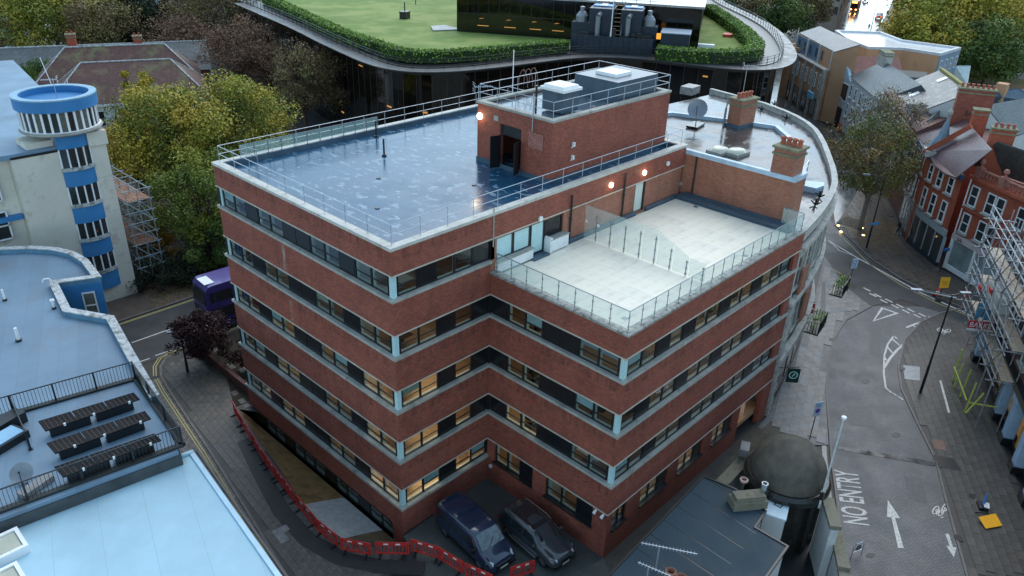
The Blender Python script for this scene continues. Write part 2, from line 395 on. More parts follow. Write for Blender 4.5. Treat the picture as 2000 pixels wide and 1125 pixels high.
# basement strip on the left side
place_mods((0,LY),(0,-1),-1.2,1.37,'PPPDPPPDPPDPP',.5,15.4/13,inset=.25)
MB().box((.4,16.3,-.55),(.3,1.4,1.4)).box((.4,.75,-.55),(.3,.5,1.4)).build('dark_jamb',m_black,B)
# ground floor of the wing, with punched windows
def punched_wall(O,dr,length,z0,z1,holes,name,mat,parent,th=.34,zh=None):
    n=(dr[1],-dr[0]); a=math.atan2(dr[1],dr[0]); mb=MB()
    def seg(s0,s1,a0,a1):
        if s1-s0<.01 or a1-a0<.01: return
        s=(s0+s1)/2; mb.box((O[0]+dr[0]*s-n[0]*th/2,O[1]+dr[1]*s-n[1]*th/2,(a0+a1)/2),(s1-s0,th,a1-a0),a)
    cur=0
    for s0,s1,h0,h1 in holes:
        seg(cur,s0,z0,z1); seg(s0,s1,z0,h0); seg(s0,s1,h1,z1); cur=s1
    seg(cur,length,z0,z1); return mb.build(name,mat,parent)
zg=ZB[4]-.004
hl=[(.6,3.75,1.65,3.1),(4.75,8.2,1.65,3.1)]
punched_wall((CX,-.002),(0,-1),9.21-.35,-.6,zg,[(a,b,c,d) for a,b,c,d in hl],'ground_floor_wall',m_brick,B)
hr=[(.45,1.75,1.75,3.05),(3.1,5.85,1.75,3.05),(7.0,9.75,1.75,3.05),(10.9,13.4,1.75,3.05),(14.4,17.6,-.55,3.1)]
punched_wall((CX,WY),(1,0),EX-CX,-.6,zg,hr,'ground_floor_wall',m_brick,B)
for a,b,c,d in hl:
    w=(b-a-.1)/3; place_mods((CX,0),(0,-1),c+.09,d-c-.1,'PPD',a+.05,w,inset=.12)
    MB().box((CX-.02,-(a+b)/2,c+.04),(.22,b-a+.1,.09)).build('dark_sill',m_black,B)
for k,(a,b,c,d) in enumerate(hr[:4]):
    pt=['PP','PPD','PPD','PPD'][k]; w=(b-a-.1)/len(pt); place_mods((CX,WY),(1,0),c+.09,d-c-.1,pt,a+.05,w,inset=.12)
    MB().box((CX+(a+b)/2,WY-.02,c+.04),(b-a+.1,.22,.09)).build('dark_sill',m_black,B)
MB().box((CX+16,WY+2.2,1.2),(3.4,.2,3.7)).build('entrance_back_wall',m_brick2,B)
MB().box((CX+15.2,WY+.9,.9),(.9,.06,2.1)).build('entrance_door',m_dark,B)
# floors, rooms, lights inside
inner_u=offset(upper,-.36); inner_l=offset(lower,-.36)
for i,zb in enumerate(ZB):
    zf=zb-2.2
    MB().prism(inner_u if i==0 else inner_l,zf-.35,zf).build('floor_slab',m_floor,B)
    top=zb+.9 if i else 17.3
    MB().box((13,8.5,(zf+top)/2),(15.0,8.4,top-zf-.01)).build('core_wall',m_room,B)
    if i: MB().box((16.3,-3.8,(zf+top)/2),(13,4.6,top-zf-.01)).build('core_wall',m_room,B)
    for q in range(3 if i else 2):     # partitions
        y=[3.9,9.6,13.4][q]; MB().box((2.9,y,(zf+top)/2),(4.8,.1,top-zf-.02)).build('partition',m_room,B)
    if i:
        for x in (12.5,17.8,22.9): MB().box((x,-7.4,(zf+top)/2),(.1,2.6,top-zf-.02)).build('partition',m_room,B)
        MB().box((8.3,-4.9,(zf+top)/2),(2.6,.1,top-zf-.02)).build('partition',m_room,B)
    for k in range(5+ (7 if i else 0)):    # desks along the windows
        if k<5: x,y=1.7+R.random()*.5,2.2+3*k; 
        elif k<8: x,y=CX+1.6,-2.2-2.2*(k-5)
        else: x,y=10.3+3.4*(k-8),WY+1.7
        if k==2 or R.random()<.3: continue
        MB().box((x,y,zf+.72),(.8 if k<8 else 1.5,1.5 if k<8 else .8,.04)).box((x,y,zf+.35),(.6 if k<8 else 1.2,.05,.7)).build('desk',m_white if R.random()<.6 else m_dark,B)
    def room_light(x,y,sx,sy,e):
        l=bpy.data.lights.new('ceiling_light','AREA'); l.shape='RECTANGLE'; l.size=sx; l.size_y=sy; l.energy=e; l.color=(1,.74,.48); l.energy=e*R.choice((.25,.7,1,1.25))
        o=bpy.data.objects.new('ceiling_light',l); COL.objects.link(o); o.location=(x,y,min(zb+.5,17.2)); o.parent=B
    e=[14,60,66,84,88][i]
    room_light(2.9,2.0,3.5,3,e*.8); room_light(2.9,11.5,3,9,e*.8 if i>1 else e*.3)
    if i:
        room_light(8.3,-3.0,2,5,e*.55); room_light(16.5,-7.6,14,1.6,e*.75)
    MB().prism([(.4,.4),(EX-.4,.4),(EX-.4,LY-.4),(.4,LY-.4)] if i==0 else inner_l,(17.3 if i==0 else zb+.92),(17.34 if i==0 else zb+.96)).build('ceiling',m_room,B)
# basement room
MB().prism(offset(lower,-.36),-1.35,-1.3).build('floor_slab',m_floor,B)
l=bpy.data.lights.new('ceiling_light','AREA'); l.shape='RECTANGLE'; l.size=2; l.size_y=14; l.energy=50; l.color=(1,.7,.42)
o=bpy.data.objects.new('ceiling_light',l); COL.objects.link(o); o.location=(1.6,8.5,.75); o.parent=B
# wall lining the terrace (top storey, y=0)
punched_wall((CX+.004,0),(1,0),EX-CX-.3,14.2,ZB[0]-.004,[(.4,5.95,14.31,16.28),(13.05,14.25,14.31,16.38)],'terrace_wall',m_brick2,B)
for x0,x1,z0,z1,ch in ((7.1,8.45,14.95,16.28,'W'),(8.48,9.85,14.95,16.28,'W'),(9.9,11.05,14.35,16.28,'W'),(11.1,12.6,15.05,16.28,'D')):
    xc=(x0+x1)/2; w=x1-x0; f=MB()
    for zz in (z0+.04,z1-.04): f.box((xc,.12,zz),(w,.08,.08))
    for xx in (x0+.04,x1-.04): f.box((xx,.12,(z0+z1)/2),(.08,.08,z1-z0-.16))
    fo=f.build('window',m_black,B)
    MB().box((xc,.13,(z0+z1)/2),(w-.16,.02,z1-z0-.16)).build('pane',m_cyan if ch=='W' else m_dark,fo)
MB().box((8.45,-.02,14.62),(2.85,.36,.62)).box((12.0,-.1,14.68),(1.6,.5,.74)).box((11.22,-.14,14.75),(.2,.5,.9)).build('white_plinth',m_white,B)
MB().box((8.45,-.06,14.95),(2.95,.5,.05)).box((12.0,-.1,15.08),(1.7,.6,.05)).build('ledge',m_conc,B)
MB().box((10.4,-.15,14.28),(1.3,.6,.1)).build('door_step',m_upst,B)
dr=MB().box((CX+.3+13.35,.16,15.34),(1.0,.05,1.96)).build('terrace_door',M('frosted_door',(.6,.66,.62),.3,.06),B)
g=MB()
for xx in (-.55,.55): g.box((CX+13.65+xx,.1,15.34),(.09,.16,2.06))
g.box((CX+13.65,.1,16.34),(1.0,.16,.08)); g.build('door_frame',m_black,dr)
# parapet and roof deck
MB().prism(offset(upper,-.3),17.36,17.52).build('roof_deck',m_roof,B)
MB().ring(upper,.06,.40,ZT-.165,ZT).build('coping',M('white_coping',(.48,.48,.44),.6,.15,stain=((.2,.19,.17),2.5,.55,.6)),B)
MB().ring(offset(upper,-.40),0,.10,17.5,ZT-.03).build('upstand',m_upst,B)
MB().box((6.8,-.025,17.0),(.06,.05,2.2)).build('conduit',m_conc,B)
# wing roof terrace
wing=[(CX,0),(CX,WY),(EX,WY),(EX,0)]
MB().prism([(CX+.3,-.02),(CX+.3,WY+.3),(EX-.1,WY+.3),(EX-.1,-.02)],13.9,14.18).build('terrace_base',m_grout,B)
MB().ring([(CX,-.02),(CX,WY),(EX,WY)],.07,.42,ZW-.125,ZW,closed=False).build('coping',M('weathered_coping',(.34,.34,.31),.7,.3,4,stain=((.08,.08,.07),3,.5,.7),bmp=.01),B)
sx,sy=1.02,.72
slab=mesh_of(MB().box((0,0,0),(sx-.004,sy-.004,.05)),'paving_slab',m_slab); slab2=mesh_of(MB().box((0,0,0),(sx-.004,sy-.004,.05)),'paving_slab',m_slab2)
nx=int((EX-CX-.6)/sx); ny=int((8.75)/sy)
for i in range(nx):
    for j in range(ny):
        inst(slab if R.random()<.7 else slab2,(CX+.45+(i+.5)*sx,-.2-(j+.5)*sy,14.2+R.uniform(-.003,.003)),0,B,'paving_slab')
MB().box((EX-.45,-4.6,14.3),(.6,9.0,.36)).build('upstand',m_upst,B)
MB().ring([(13.0,0),(19.9,0)],.14,0,14.15,14.48,closed=False).build('upstand',m_upst,B)
MB().ring([(21.1,0),(EX-.8,0)],.14,0,14.15,14.48,closed=False).build('upstand',m_upst,B)
# glass balustrade of the terrace
def balustrade(pts,h,npan,parent,z,gm,top=True):
    par=MB()
    P=[Vector(p+(z,)) for p in pts]
    if top: par.path([p+Vector((0,0,h)) for p in P],.022)
    else: par.path([p+Vector((0,0,.05)) for p in P],.02)
    ra=par.build('glass_balustrade',m_galvd,parent)
    for k,(a,b) in enumerate(zip(P,P[1:])):
        n=npan[k]; dv=(b-a)/n; d=dv.normalized(); ang=math.atan2(d.y,d.x)
        gp=mesh_of(MB().box((0,0,h*.5),(dv.length-.06,.015,h-.12)),'glass_panel',gm)
        ps=mesh_of(MB().tube((0,0,0),(0,0,h),.02).box((0,0,h*.25),(.14,.03,.04)).box((0,0,h*.72),(.14,.03,.04)).box((0,0,.01),(.1,.1,.02)),'post',m_galvd)
        for i in range(n):
            c=a+dv*(i+.5); inst(gp,(c.x,c.y,z+.03),ang,ra,'glass_panel')
            c=a+dv*i; inst(ps,(c.x,c.y,z),ang,ra,'post')
    return ra
balustrade([(CX+.2,-.25),(CX+.2,WY+.2),(EX-.2,WY+.2),(EX-.2,WY+1.6)],1.1,[8,17,1],B,ZW,m_balg)
# frosted dividing screen
dv=T('frosted_glass_screen','frosted glass divider screen on steel posts across the white terrace','screen',(14.5,-.3,14.23))
sc_h=[2.1,2.1,2.1,2.1,2.1,2.05,1.6,1.15]
for k in range(8):
    y0=-.15-k*1.05; y1=y0-1.05; h0,h1=sc_h[k],(sc_h[k+1] if k<7 else 1.1)
    if k<5: h1=h0
    MB().prism([(14.49,y0-.02),(14.51,y0-.02),(14.51,y1+.02),(14.49,y1+.02)],14.30,0,top=[14.25+h0,14.25+h0,14.25+h1,14.25+h1]).build('glass_panel',m_scrg,dv)
    p=MB().box((14.5,y0-.9 if k<7 else y0-.9,14.25+h1*.4),(.05,.04,h1*.8))
    for q in (.12,.4,.72): p.box((14.5,y0-.9,14.25+h1*q),(.12,.1,.05))
    p.build('post',m_galvd,dv)
for y in (-.3,-1.2,-2.9,-3.9): MB().box((14.47,y,15.3+R.random()*.2),(.02,.16,.16)).build('paper_label',m_white,dv)
# railings on roofs
def railing(poly,z,h,step,parent,mat,rails=(1,.5),closed=True,name='railing',r=.022):
    P=[Vector((p[0],p[1],z)) for p in poly]; 
    if closed: P.append(P[0])
    mb=MB()
    for k in rails: mb.path([p+Vector((0,0,h*k)) for p in P],r,5)
    ra=mb.build(name,mat,parent)
    pm=mesh_of(MB().tube((0,0,0),(0,0,h),r*.9,5),'post',mat)
    for a,b in zip(P,P[1:]):
        n=max(1,round((b-a).length/step))
        for i in range(n): c=a+(b-a)*(i/n); inst(pm,c,0,ra,'post')
    if not closed: inst(pm,P[-1],0,ra,'post')
    return ra
railing(offset(upper,-.3),ZT,1.0,1.75,B,m_galv)
PXX,PYY,PW,PL,PZ=13.02,1.52,6.17,11.97,21.33
pent=[(PXX,PYY),(PXX+PL,PYY),(PXX+PL,PYY+PW),(PXX,PYY+PW)]
# stepped penthouse front has a doorway
punched_wall((PXX,PYY+PW),(0,-1),PW,17.5,PZ-.14,[(1.95,3.75,17.6,20.3)],'penthouse_wall',m_brick,B,th=.3)
MB().ring([(PXX+.3,PYY),(PXX+PL,PYY),(PXX+PL,PYY+PW),(PXX+.3,PYY+PW)],0,.3,17.5,PZ-.141,closed=False).build('penthouse_wall',m_brick,B)
MB().ring(pent,.05,.35,PZ-.14,PZ).build('coping',m_conc,B)
MB().prism(offset(pent,-.3),PZ-.5,PZ-.22).build('penthouse_roof',wet_roof('wet_grey_blue_membrane',(.07,.10,.13),(.14,.17,.2),r0=.03,r1=.25,thr=.6),B)
MB().ring(offset(pent,.0),.05,0,17.5,17.8).build('upstand',m_upst,B)
MB().box((PXX+.2,4.83,19.95),(.08,1.8,.7)).build('door_header',m_black,B)
for y,sg in ((5.73,-1),(3.93,1)):
    d=MB().box((PXX-.36,y,18.6),(.72,.05,2.0),math.radians(18*sg)).build('door_leaf',m_dark,B)
MB().box((PXX+1.6,4.8,18.5),(.1,1.7,2.0)).build('stair_back_wall',m_dark,B)
MB().box((PXX-.03,2.75,19.85),(.05,1.15,.95)).build('patched_brickwork',brick_mat('patched_brick',(.33,.12,.09),(.27,.09,.07),(.5,.46,.44),bw=.26,bh=.13),B)
MB().box((PXX-.015,6.05,20.55),(.04,.35,.3)).build('air_brick',m_conc,B)
railing(offset(pent,-.1),PZ,1.0,1.6,B,m_galv)
def hatch(x0,x1,y0,y1,zt,ly):
    h=MB().box(((x0+x1)/2,(y0+y1)/2,(PZ-.25+zt)/2),(x1-x0,y1-y0,zt-PZ+.25)).build('roof_plant_box',m_upst,B)
    return h
hb=hatch(19.9,24.3,2.2,5.7,22.4,0)
MB().box((21.8,4.0,22.5),(1.7,1.7,.2),taper=.96).build('white_hatch_cover',m_white,hb)
MB().box((15.7,3.3,21.8),(1.5,1.6,1.2)).build('roof_plant_box',m_upst,B)
MB().box((15.7,3.3,22.5),(1.75,1.85,.16)).box((15.7,3.3,22.66),(1.5,1.6,.14),taper=.93).build('white_hatch_cover',m_white,B)
for p in ((13.6,3.4,1.5),(13.9,6.6,.0)):
    if p[2]: MB().tube((p[0],p[1],PZ-.3),(p[0],p[1],PZ+p[2]),.06,8).tube((p[0],p[1],PZ+p[2]),(p[0],p[1],PZ+p[2]+.08),.08,8).build('vent_pipe',m_black,B)
MB().tube((PXX-.1,3.0,20.4),(PXX-.1,3.0,22.6),.03).build('conduit_pole',m_galv,B)
# loops of cable and rear ladder hoops
lh=MB()
for x in (17.6,18.1,18.6):
    lh.path([(x,7.75+.4*(1-math.cos(g)),PZ+.1+1.1*math.sin(g)) for g in [k*math.pi/8 for k in range(9)]],.025)
lh.build('ladder_hoop',M('rusty_steel',(.2,.11,.09),.6),B)
for (x,y) in ((9.1,12.2),(11.3,15.9)):
    MB().tube((x,y,17.5),(x,y,18.65),.06,8).tube((x,y,17.5),(x,y,17.62),.16,10).build('vent_pipe',m_black,B)
# frosted balustrade near the rear parapet
balustrade([(EX*.47,LY-.45),(1.6,LY-.45)],.8,[11],B,ZT,m_balg)
railing([(1.6,LY-.45),(1.9,LY-1.9)],ZT,.8,1.5,B,m_galv,closed=False)
for (x,y) in ((EX-1.2,-2.0),(CX+1.5,-7.9),(19.5,-8.3)): MB().ring([(x-.15,y-.15),(x+.15,y-.15),(x+.15,y+.15),(x-.15,y+.15)],0,.14,14.225,14.24).build('floor_drain',m_galvd,B)
for (x,y) in ((6.2,9.0),(9.6,4.4),(3.2,5.2)): MB().tube((x,y,17.5),(x,y,17.56),.14,10).build('roof_outlet',m_black,B)
# wall lamps
def wall_lamp(x,y,z,n,lit,parent=B,r=.16):
    m=MB(); a=Vector((x,y,z)); b=a+Vector(n)*.09; m.tube(a,b,r,16)
    return m.build('wall_lamp',m_lamp if lit else m_lampw,parent)
wall_lamp(PXX,7.45,20.4,(-1,0,0),1,r=.2)
wall_lamp(17.03,0,16.96,(0,-1,0),1); wall_lamp(20.57,0,16.96,(0,-1,0),1)
wall_lamp(23.27,0,16.99,(0,-1,0),0); wall_lamp(10.55,0,16.5,(0,-1,0),0)
wall_lamp(CX-.0,-.35,1.2,(-1,0,0),0,r=.12)
def plight(x,y,z,e):
    l=bpy.data.lights.new('lamp_bulb','POINT'); l.energy=e; l.color=(1,.75,.45); l.shadow_soft_size=.15
    o=bpy.data.objects.new('lamp_bulb',l); COL.objects.link(o); o.location=(x,y,z); o.parent=B
plight(PXX-.4,7.45,20.4,8); plight(17.03,-.4,16.96,4); plight(20.57,-.4,16.96,4)
for x,z0,z1 in ((13.2,14.2,17.25),(18.4,14.4,17.4)):
    MB().tube((x,-.1,z0),(x,-.1,z1),.06,8).tube((x,-.1,(z0+z1)/2),(x,-.1,(z0+z1)/2+.15),.085,8).build('downpipe',m_black,B)
for y,z,n in ((1.35,19.0,0),(1.35,18.2,0)):
    MB().box((PXX+1.9,PYY-.08,z+.6),(.14,.16,.25)).tube((PXX+1.7,PYY-.1,z+.45),(PXX+1.9,PYY-.02,z+.5),.04).build('security_camera',m_white,B)
for k in (-.2,.3):
    MB().tube((CX-.05,WY+.45+k,3.1),(CX-.28,WY+.45+k,2.98),.07,8,r2=.1).build('floodlight',m_white,B)
# red survey marks sprayed on the bricks
def mark(x,y,z,ax):
    m=MB()
    for k,(a,b,w,h) in enumerate(((0,0,.03,.16),(.07,.05,.14,.03),(.2,-.02,.03,.18),(.3,0,.1,.03))):
        if ax=='x': m.box((x,y-a,z+b),(.006,w,h))
        else: m.box((x+a,y,z+b),(w,.006,h))
    return m.build('red_mark',m_red,B)
for zc in (14.1,10.8,7.5,4.2):
    for y in (10.4,9.7): mark(-.003,y,zc,'x')
for zc in (10.9,7.6,4.4): mark(3.6,-.003,zc,'y'); mark(CX-.003,-3.3,zc,'x')
for x,zc in ((15.2,10.4),(16.6,10.4),(13.2,7.1),(14.0,7.1),(18.6,4.2),(19.6,4.2)): mark(x,WY-.003,zc,'y')
m_strk,_t,_b=base('pale_mineral_streak'); _b.inputs['Base Color'].default_value=(.55,.52,.48,1); _b.inputs['Roughness'].default_value=.8
_t.links.new(ramp(_t,noise(_t,coord(_t,'UV',(5,.5,1)),1.5,5,.7),[(.48,0.),(.68,.55)]),_b.inputs['Alpha'])
for y,z0,z1,w in ((9.9,13.2,14.8,.35),(9.75,9.9,11.3,.25)): MB().box((-.004,y,(z0+z1)/2),(.004,w,z1-z0)).build('mineral_streak',m_strk,B)
m_dirt,_t,_b=base('sooty_drip_stain'); _b.inputs['Base Color'].default_value=(.03,.028,.025,1); _b.inputs['Roughness'].default_value=.8
_t.links.new(ramp(_t,noise(_t,coord(_t,'UV',(3,.35,1)),1.2,6,.7),[(.5,0.),(.8,.4)]),_b.inputs['Alpha'])
for i,zb in enumerate(ZB):
    zt=(ZB[i-1]-WH-SH-.07) if i else ZT-.18
    if i==1: continue
    MB().box((CX/2,-.005,zt-.3),(CX-.1,.004,.6)).build('drip_stain',m_dirt,B); MB().box((-.005,LY/2,zt-.3),(.004,LY-.1,.6)).build('drip_stain',m_dirt,B)
    if i: MB().box((CX-.005,WY/2,zt-.3),(.004,-WY-.1,.6)).build('drip_stain',m_dirt,B); MB().box(((CX+EX)/2,WY-.005,zt-.3),(EX-CX-.1,.004,.6)).build('drip_stain',m_dirt,B)
# aerials on the penthouse
def aerial(x,y,z,h,label,yaw=0,parent=None):
    t=T('tv_aerial',label,'aerial',(x,y,z)); MB().tube((x,y,z),(x,y,z+h),.025,6).build('mast',m_galv,t)
    b=MB(); c,s=math.cos(yaw),math.sin(yaw)
    b.tube((x-.3*c,y-.3*s,z+h-.1),(x+.9*c,y+.9*s,z+h-.1),.015)
    for k in range(8):
        e=-.25+k*.15; b.tube((x+e*c-.28*s,y+e*s+.28*c,z+h-.1),(x+e*c+.28*s,y+e*s-.28*c,z+h-.1),.01,4)
    for k in (-.25,-.12,.12,.25): b.tube((x-.3*c,y-.3*s,z+h-.1+k),(x-.3*c-.3*s,y-.3*s+.3*c,z+h-.1+k),.012,4).tube((x-.3*c,y-.3*s,z+h-.1+k),(x-.3*c+.3*s,y-.3*s-.3*c,z+h-.1+k),.012,4)
    b.build('antenna',m_galv,t); return t
aerial(13.3,7.9,ZT-.3,4.6,'tall television aerial beside the penthouse lamp corner',-.5)
MB().tube((16.4,7.95,PZ-1),(16.4,7.95,PZ+2.6),.03).build('mast_pole',m_white,B)
# =============== GROUND, ROADS, PAVEMENTS ===============
from mathutils.geometry import tessellate_polygon
def sheet(name,mat,outer,holes=(),z=0.,kind='structure',parent=None,th=None):
    polys=[outer]+list(holes); pts=[Vector((p[0],p[1],z)) for q in polys for p in q]
    tris=tessellate_polygon([[Vector((p[0],p[1],0)) for p in q] for q in polys])
    mb=MB(); fs=[]
    for t in tris:
        a,b,c=(pts[i] for i in t); fs.append(tuple(t) if (b-a).cross(c-a).z>0 else tuple(t[::-1]))
    mb.add(pts,fs); return mb.build(name,mat,parent,kind=kind)
def slab_sheet(name,mat,poly,z0,z1,kind='structure',parent=None):
    o=MB().prism(poly,z0,z1).build(name,mat,parent); 
    if kind: o['kind']=kind
    return o
m_asph=M('wet_asphalt',(.045,.048,.052),.42,.25,.5,rvar=.08,bmp=.003,fine=40)
m_ground=M('dark_ground',(.045,.042,.042),.5,.3,.3,rvar=.1)
m_sett=brk_pave('road_setts',(.135,.142,.155),(.105,.11,.12),(.03,.03,.032),.22,.11,.55,.012,rot=.9,wetn=.07)
m_cob=brk_pave('cobbled_lane',(.28,.25,.21),(.06,.06,.06),(.02,.02,.02),.17,.13,.5,.03,rot=.15)
m_pav=M('wet_paving_stone',(.10,.095,.09),.38,.28,2.5,rvar=.1,bmp=.003)
m_pavL=M('pale_paving_stone',(.21,.21,.21),.42,.25,2.5,rvar=.1,bmp=.003)
m_pavB=M('brick_block_paving',(.10,.095,.085),.45,.28,3,rvar=.1,bmp=.003)
m_pave_base=M('paving_bed',(.058,.056,.052),.5,.2)
m_kerb=M('kerb_stone',(.14,.13,.12),.5,.2,3)
m_line=M('road_paint',(.58,.58,.56),.5,.15,6,stain=((.12,.12,.125),9,.52,.75))
m_yel=M('yellow_road_paint',(.42,.36,.14),.5,.15,6,stain=((.08,.08,.08),8,.55,.6))
m_tar=M('fresh_tarmac',(.028,.028,.03),.5,.15)
# trench beside the left wall
trench=[U(*p) for p in ((500,806),(468,800),(475,815),(512,868),(548,918),(572,955),(592,985),(625,1020),(668,1052),(735,1058),(790,1052))]
trench=[(x if i not in(0,) else 0.,y) for i,(x,y) in enumerate(trench)]
trench=[(.05,15.9)]+trench[1:10]+[(-.35,-.75),(.05,-.25)]
BIG=[(-160,-160),(600,-160),(600,460),(-160,460)]
sheet('ground',m_ground,BIG,[trench],z=-.02)
# trench floor: slopes from the pavement edge down to the wall
mb=MB(); n=len(trench); wall=[(.05,t[1]) for t in trench[1:-1]]
def tz(x,y): 
    k=min(1,max(0,(1.0-(-x)/3.0))); return -1.28*min(1,max(0,1+x/1.7))-.05
a=[(x,y,-.02) for x,y in trench[1:-1]]
mid=[((x+.05)/2+.1,y+.1,-.75) for x,y in trench[1:-1]]; bot=[(.05,y,-1.28) for x,y in trench[1:-1]]
def strip(i0,i1,mat,name):
    m=MB()
    for i in range(i0,i1):
        m.quad(a[i],a[i+1],mid[i+1],mid[i]); m.quad(mid[i],mid[i+1],bot[i+1],bot[i])
    return m.build(name,mat,kind='structure')
strip(0,5,M('brown_clay_soil',(.26,.15,.06),.75,.3,1.2,bmp=.03,stain=((.06,.05,.04),1,.55,.7)),'excavated_soil')
strip(5,7,M('grey_gravel',(.44,.43,.41),.8,.2,3,bmp=.01,fine=60),'gravel_slab')
strip(7,9,M('sandy_soil',(.16,.11,.06),.75,.3,2,bmp=.03),'sand_heap')
# --- top-left street (runs along X) ---
ky1=34.9; ky0=27.4
slab_sheet('street',m_asph,[(-60,ky0),(40,ky0),(40,ky1),(-60,ky1)],-.3,.006)
slab_sheet('far_pavement',M('damp_brown_pavement',(.075,.06,.05),.6,.25,1.5,bmp=.004),[(-60,ky1+.15),(40,ky1+.15),(40,38.9),(-60,38.9)],-.3,.10)
slab_sheet('kerb',m_kerb,[(-60,ky1),(40,ky1),(40,ky1+.15),(-60,ky1+.15)],-.3,.12)
def stripe(pts,w,mat,name,z=.014,closed=False,kind='structure'):
    mb=MB(); P=[Vector((p[0],p[1])) for p in pts]
    L=offset([tuple(p) for p in P],w/2,closed); Q=offset([tuple(p) for p in P],-w/2,closed); n=len(P)
    for i in range(n if closed else n-1):
        j=(i+1)%n; mb.add([L[i]+(z,),Q[i]+(z,),Q[j]+(z,),L[j]+(z,)],[(0,3,2,1)])
    o=mb.build(name,mat); o['kind']=kind; return o
for dy in (.25,.42): stripe([(-30,ky1-dy),(60,ky1-dy)],.08,m_yel,'yellow_line')
for x0,x1 in ((-2.4,2.1),(6,10),(-9,-5.5)): stripe([(x0,31.0),(x1,31.0)],.12,m_line,'lane_line')
for x0,x1 in ((-1.9,-.6),(-4,-2.4)): stripe([(x0,27.9),(x1,27.8)],.12,m_line,'lane_line')
# --- brick pavement between the lane and the building, with the rounded corner ---
kerbL=[U(*p) for p in ((572,1140),(487,1000),(412,880),(378,830),(331,760),(317,735))]+[U(*p) for p in ((316,716),(326,700),(345,690),(372,680))]+[(6,27.2),(60,27.2)]
inner=[(60,17.3),(8,17.3),(.0,17.3),(.0,15.9)]+trench[1:10]+[(-.4,-1.0)]
bott=[U(*p) for p in ((800,1062),(760,1130),(700,1165))]
pavL=kerbL+inner+bott[1:]
sheet('brick_pavement',m_pave_base,pavL,z=.04)
MB().ring([(p[0],p[1]) for p in kerbL][::-1],.16,.0,-.1,.06,closed=False).build('kerb',m_kerb,kind='structure')
lane=[(p[0]-.16,p[1]) for p in kerbL[:6]]+[(-8.5,26),(-11,4),(-10.5,-12)]+[(-5.0,-4)]
sheet('cobbled_lane',m_cob,lane,z=-.008)
for dx in (.38,.55): stripe([(p[0]-dx,p[1]) for p in kerbL[:6]],.07,m_yel,'yellow_line',z=.0)
cor=[(p[0],p[1]) for p in kerbL[5:11]]
for d in (.35,.5): stripe([(p[0]-d*.9,p[1]+d*.9) for p in cor],.08,m_yel,'yellow_line',z=.012)
# slabs laid as separate pieces
def inside(p,poly):
    x,y=p; c=False; n=len(poly)
    for i in range(n):
        x1,y1=poly[i][:2]; x2,y2=poly[(i+1)%n][:2]
        if (y1>y)!=(y2>y) and x<(x2-x1)*(y-y1)/(y2-y1)+x1: c=not c
    return c
def lay(base_name,poly,w,d,ang,z,mats,limit,parent_mat,gap=.012,region=None,th=.03,seed=3,name='paving_slab',parent=None,origin=(0,0)):
    rr=random.Random(seed); par=sheet(base_name,parent_mat,poly,z=z-.02) if parent is None else parent
    ms=[mesh_of(MB().box((0,0,0),(w-gap,d-gap,th)),name,m) for m in mats]
    xs=[p[0] for p in poly]; ys=[p[1] for p in poly]; c,s=math.cos(ang),math.sin(ang); out=[]
    D=max(max(xs)-min(xs),max(ys)-min(ys))*.8; cx,cy=(max(xs)+min(xs))/2,(max(ys)+min(ys))/2
    for j in range(int(-D/d),int(D/d)):
        for i in range(int(-D/w),int(D/w)):
            a=(i+(j%2)*.5)*w; b=j*d; x=cx+a*c-b*s; y=cy+a*s+b*c
            ok=all(inside((x+e*c*w*.5-f*s*d*.5,y+e*s*w*.5+f*c*d*.5),poly) for e in (-1,1) for f in (-1,1))
            if ok and (region is None or region(x,y)): out.append((math.dist((x,y,0),CPOS),x,y))
    out.sort(); rest=MB()
    for k,(q,x,y) in enumerate(out):
        zz=z+rr.uniform(-.003,.004)
        if k<limit: inst(rr.choice(ms),(x,y,zz),ang+rr.uniform(-.006,.006),par,name)
        else: rest.box((x,y,zz),(w-gap,d-gap,th),ang)
    if rest.v: rest.build(name+'_rest',mats[0],par,kind='stuff')
    return par
padL=bpy.data.objects['brick_pavement']
dirL=math.atan2(21,1.9)
lay('brick_pavement',pavL,.62,.42,dirL,.052,[m_pavB,M('brick_block_paving_b',(.085,.082,.076),.4,.28,3,rvar=.1),M('brick_block_paving_c',(.115,.102,.09),.5,.28,3)],290,m_pave_base,parent=padL,region=lambda x,y:y<26 and x<2.5)
MB().box(U(548,1048)+(.06,),(1.2,.5,.045),dirL).box(U(555,1035)+(.062,),(.5,.5,.045),dirL).build('pale_repair_slab',m_pavL,padL)
stripe([U(*p) for p in ((478,860),(512,930),(550,1000),(600,1055),(665,1092),(740,1108),(830,1112))],1.0,m_tar,'tarmac_patch',z=.074)
# forecourt where the vehicles stand
sheet('forecourt',brk_pave('forecourt_blocks',(.085,.10,.097),(.07,.082,.08),(.045,.048,.048),.2,.1,.45,.01),[(-.4,-1.3),(-.2,-.2),(CX,-.0),(CX,WY),(6.3,-9.9),(2.5,-12),(-4,-9)],z=.03)
# lane along the right side of the building
laneR=[(CX,WY),(EX,WY),(26.6,-12.4),(18,-14.6),(6,-12.6),(5.9,-10.2)]
lay('side_passage',laneR,.6,.6,0,.03,[M('mossy_dark_paving',(.075,.07,.052),.5,.35,.8,stain=((.05,.06,.03),1,.5,.6)),M('mossy_dark_paving_b',(.06,.06,.048),.5,.35,.8)],120,m_pave_base,seed=5)
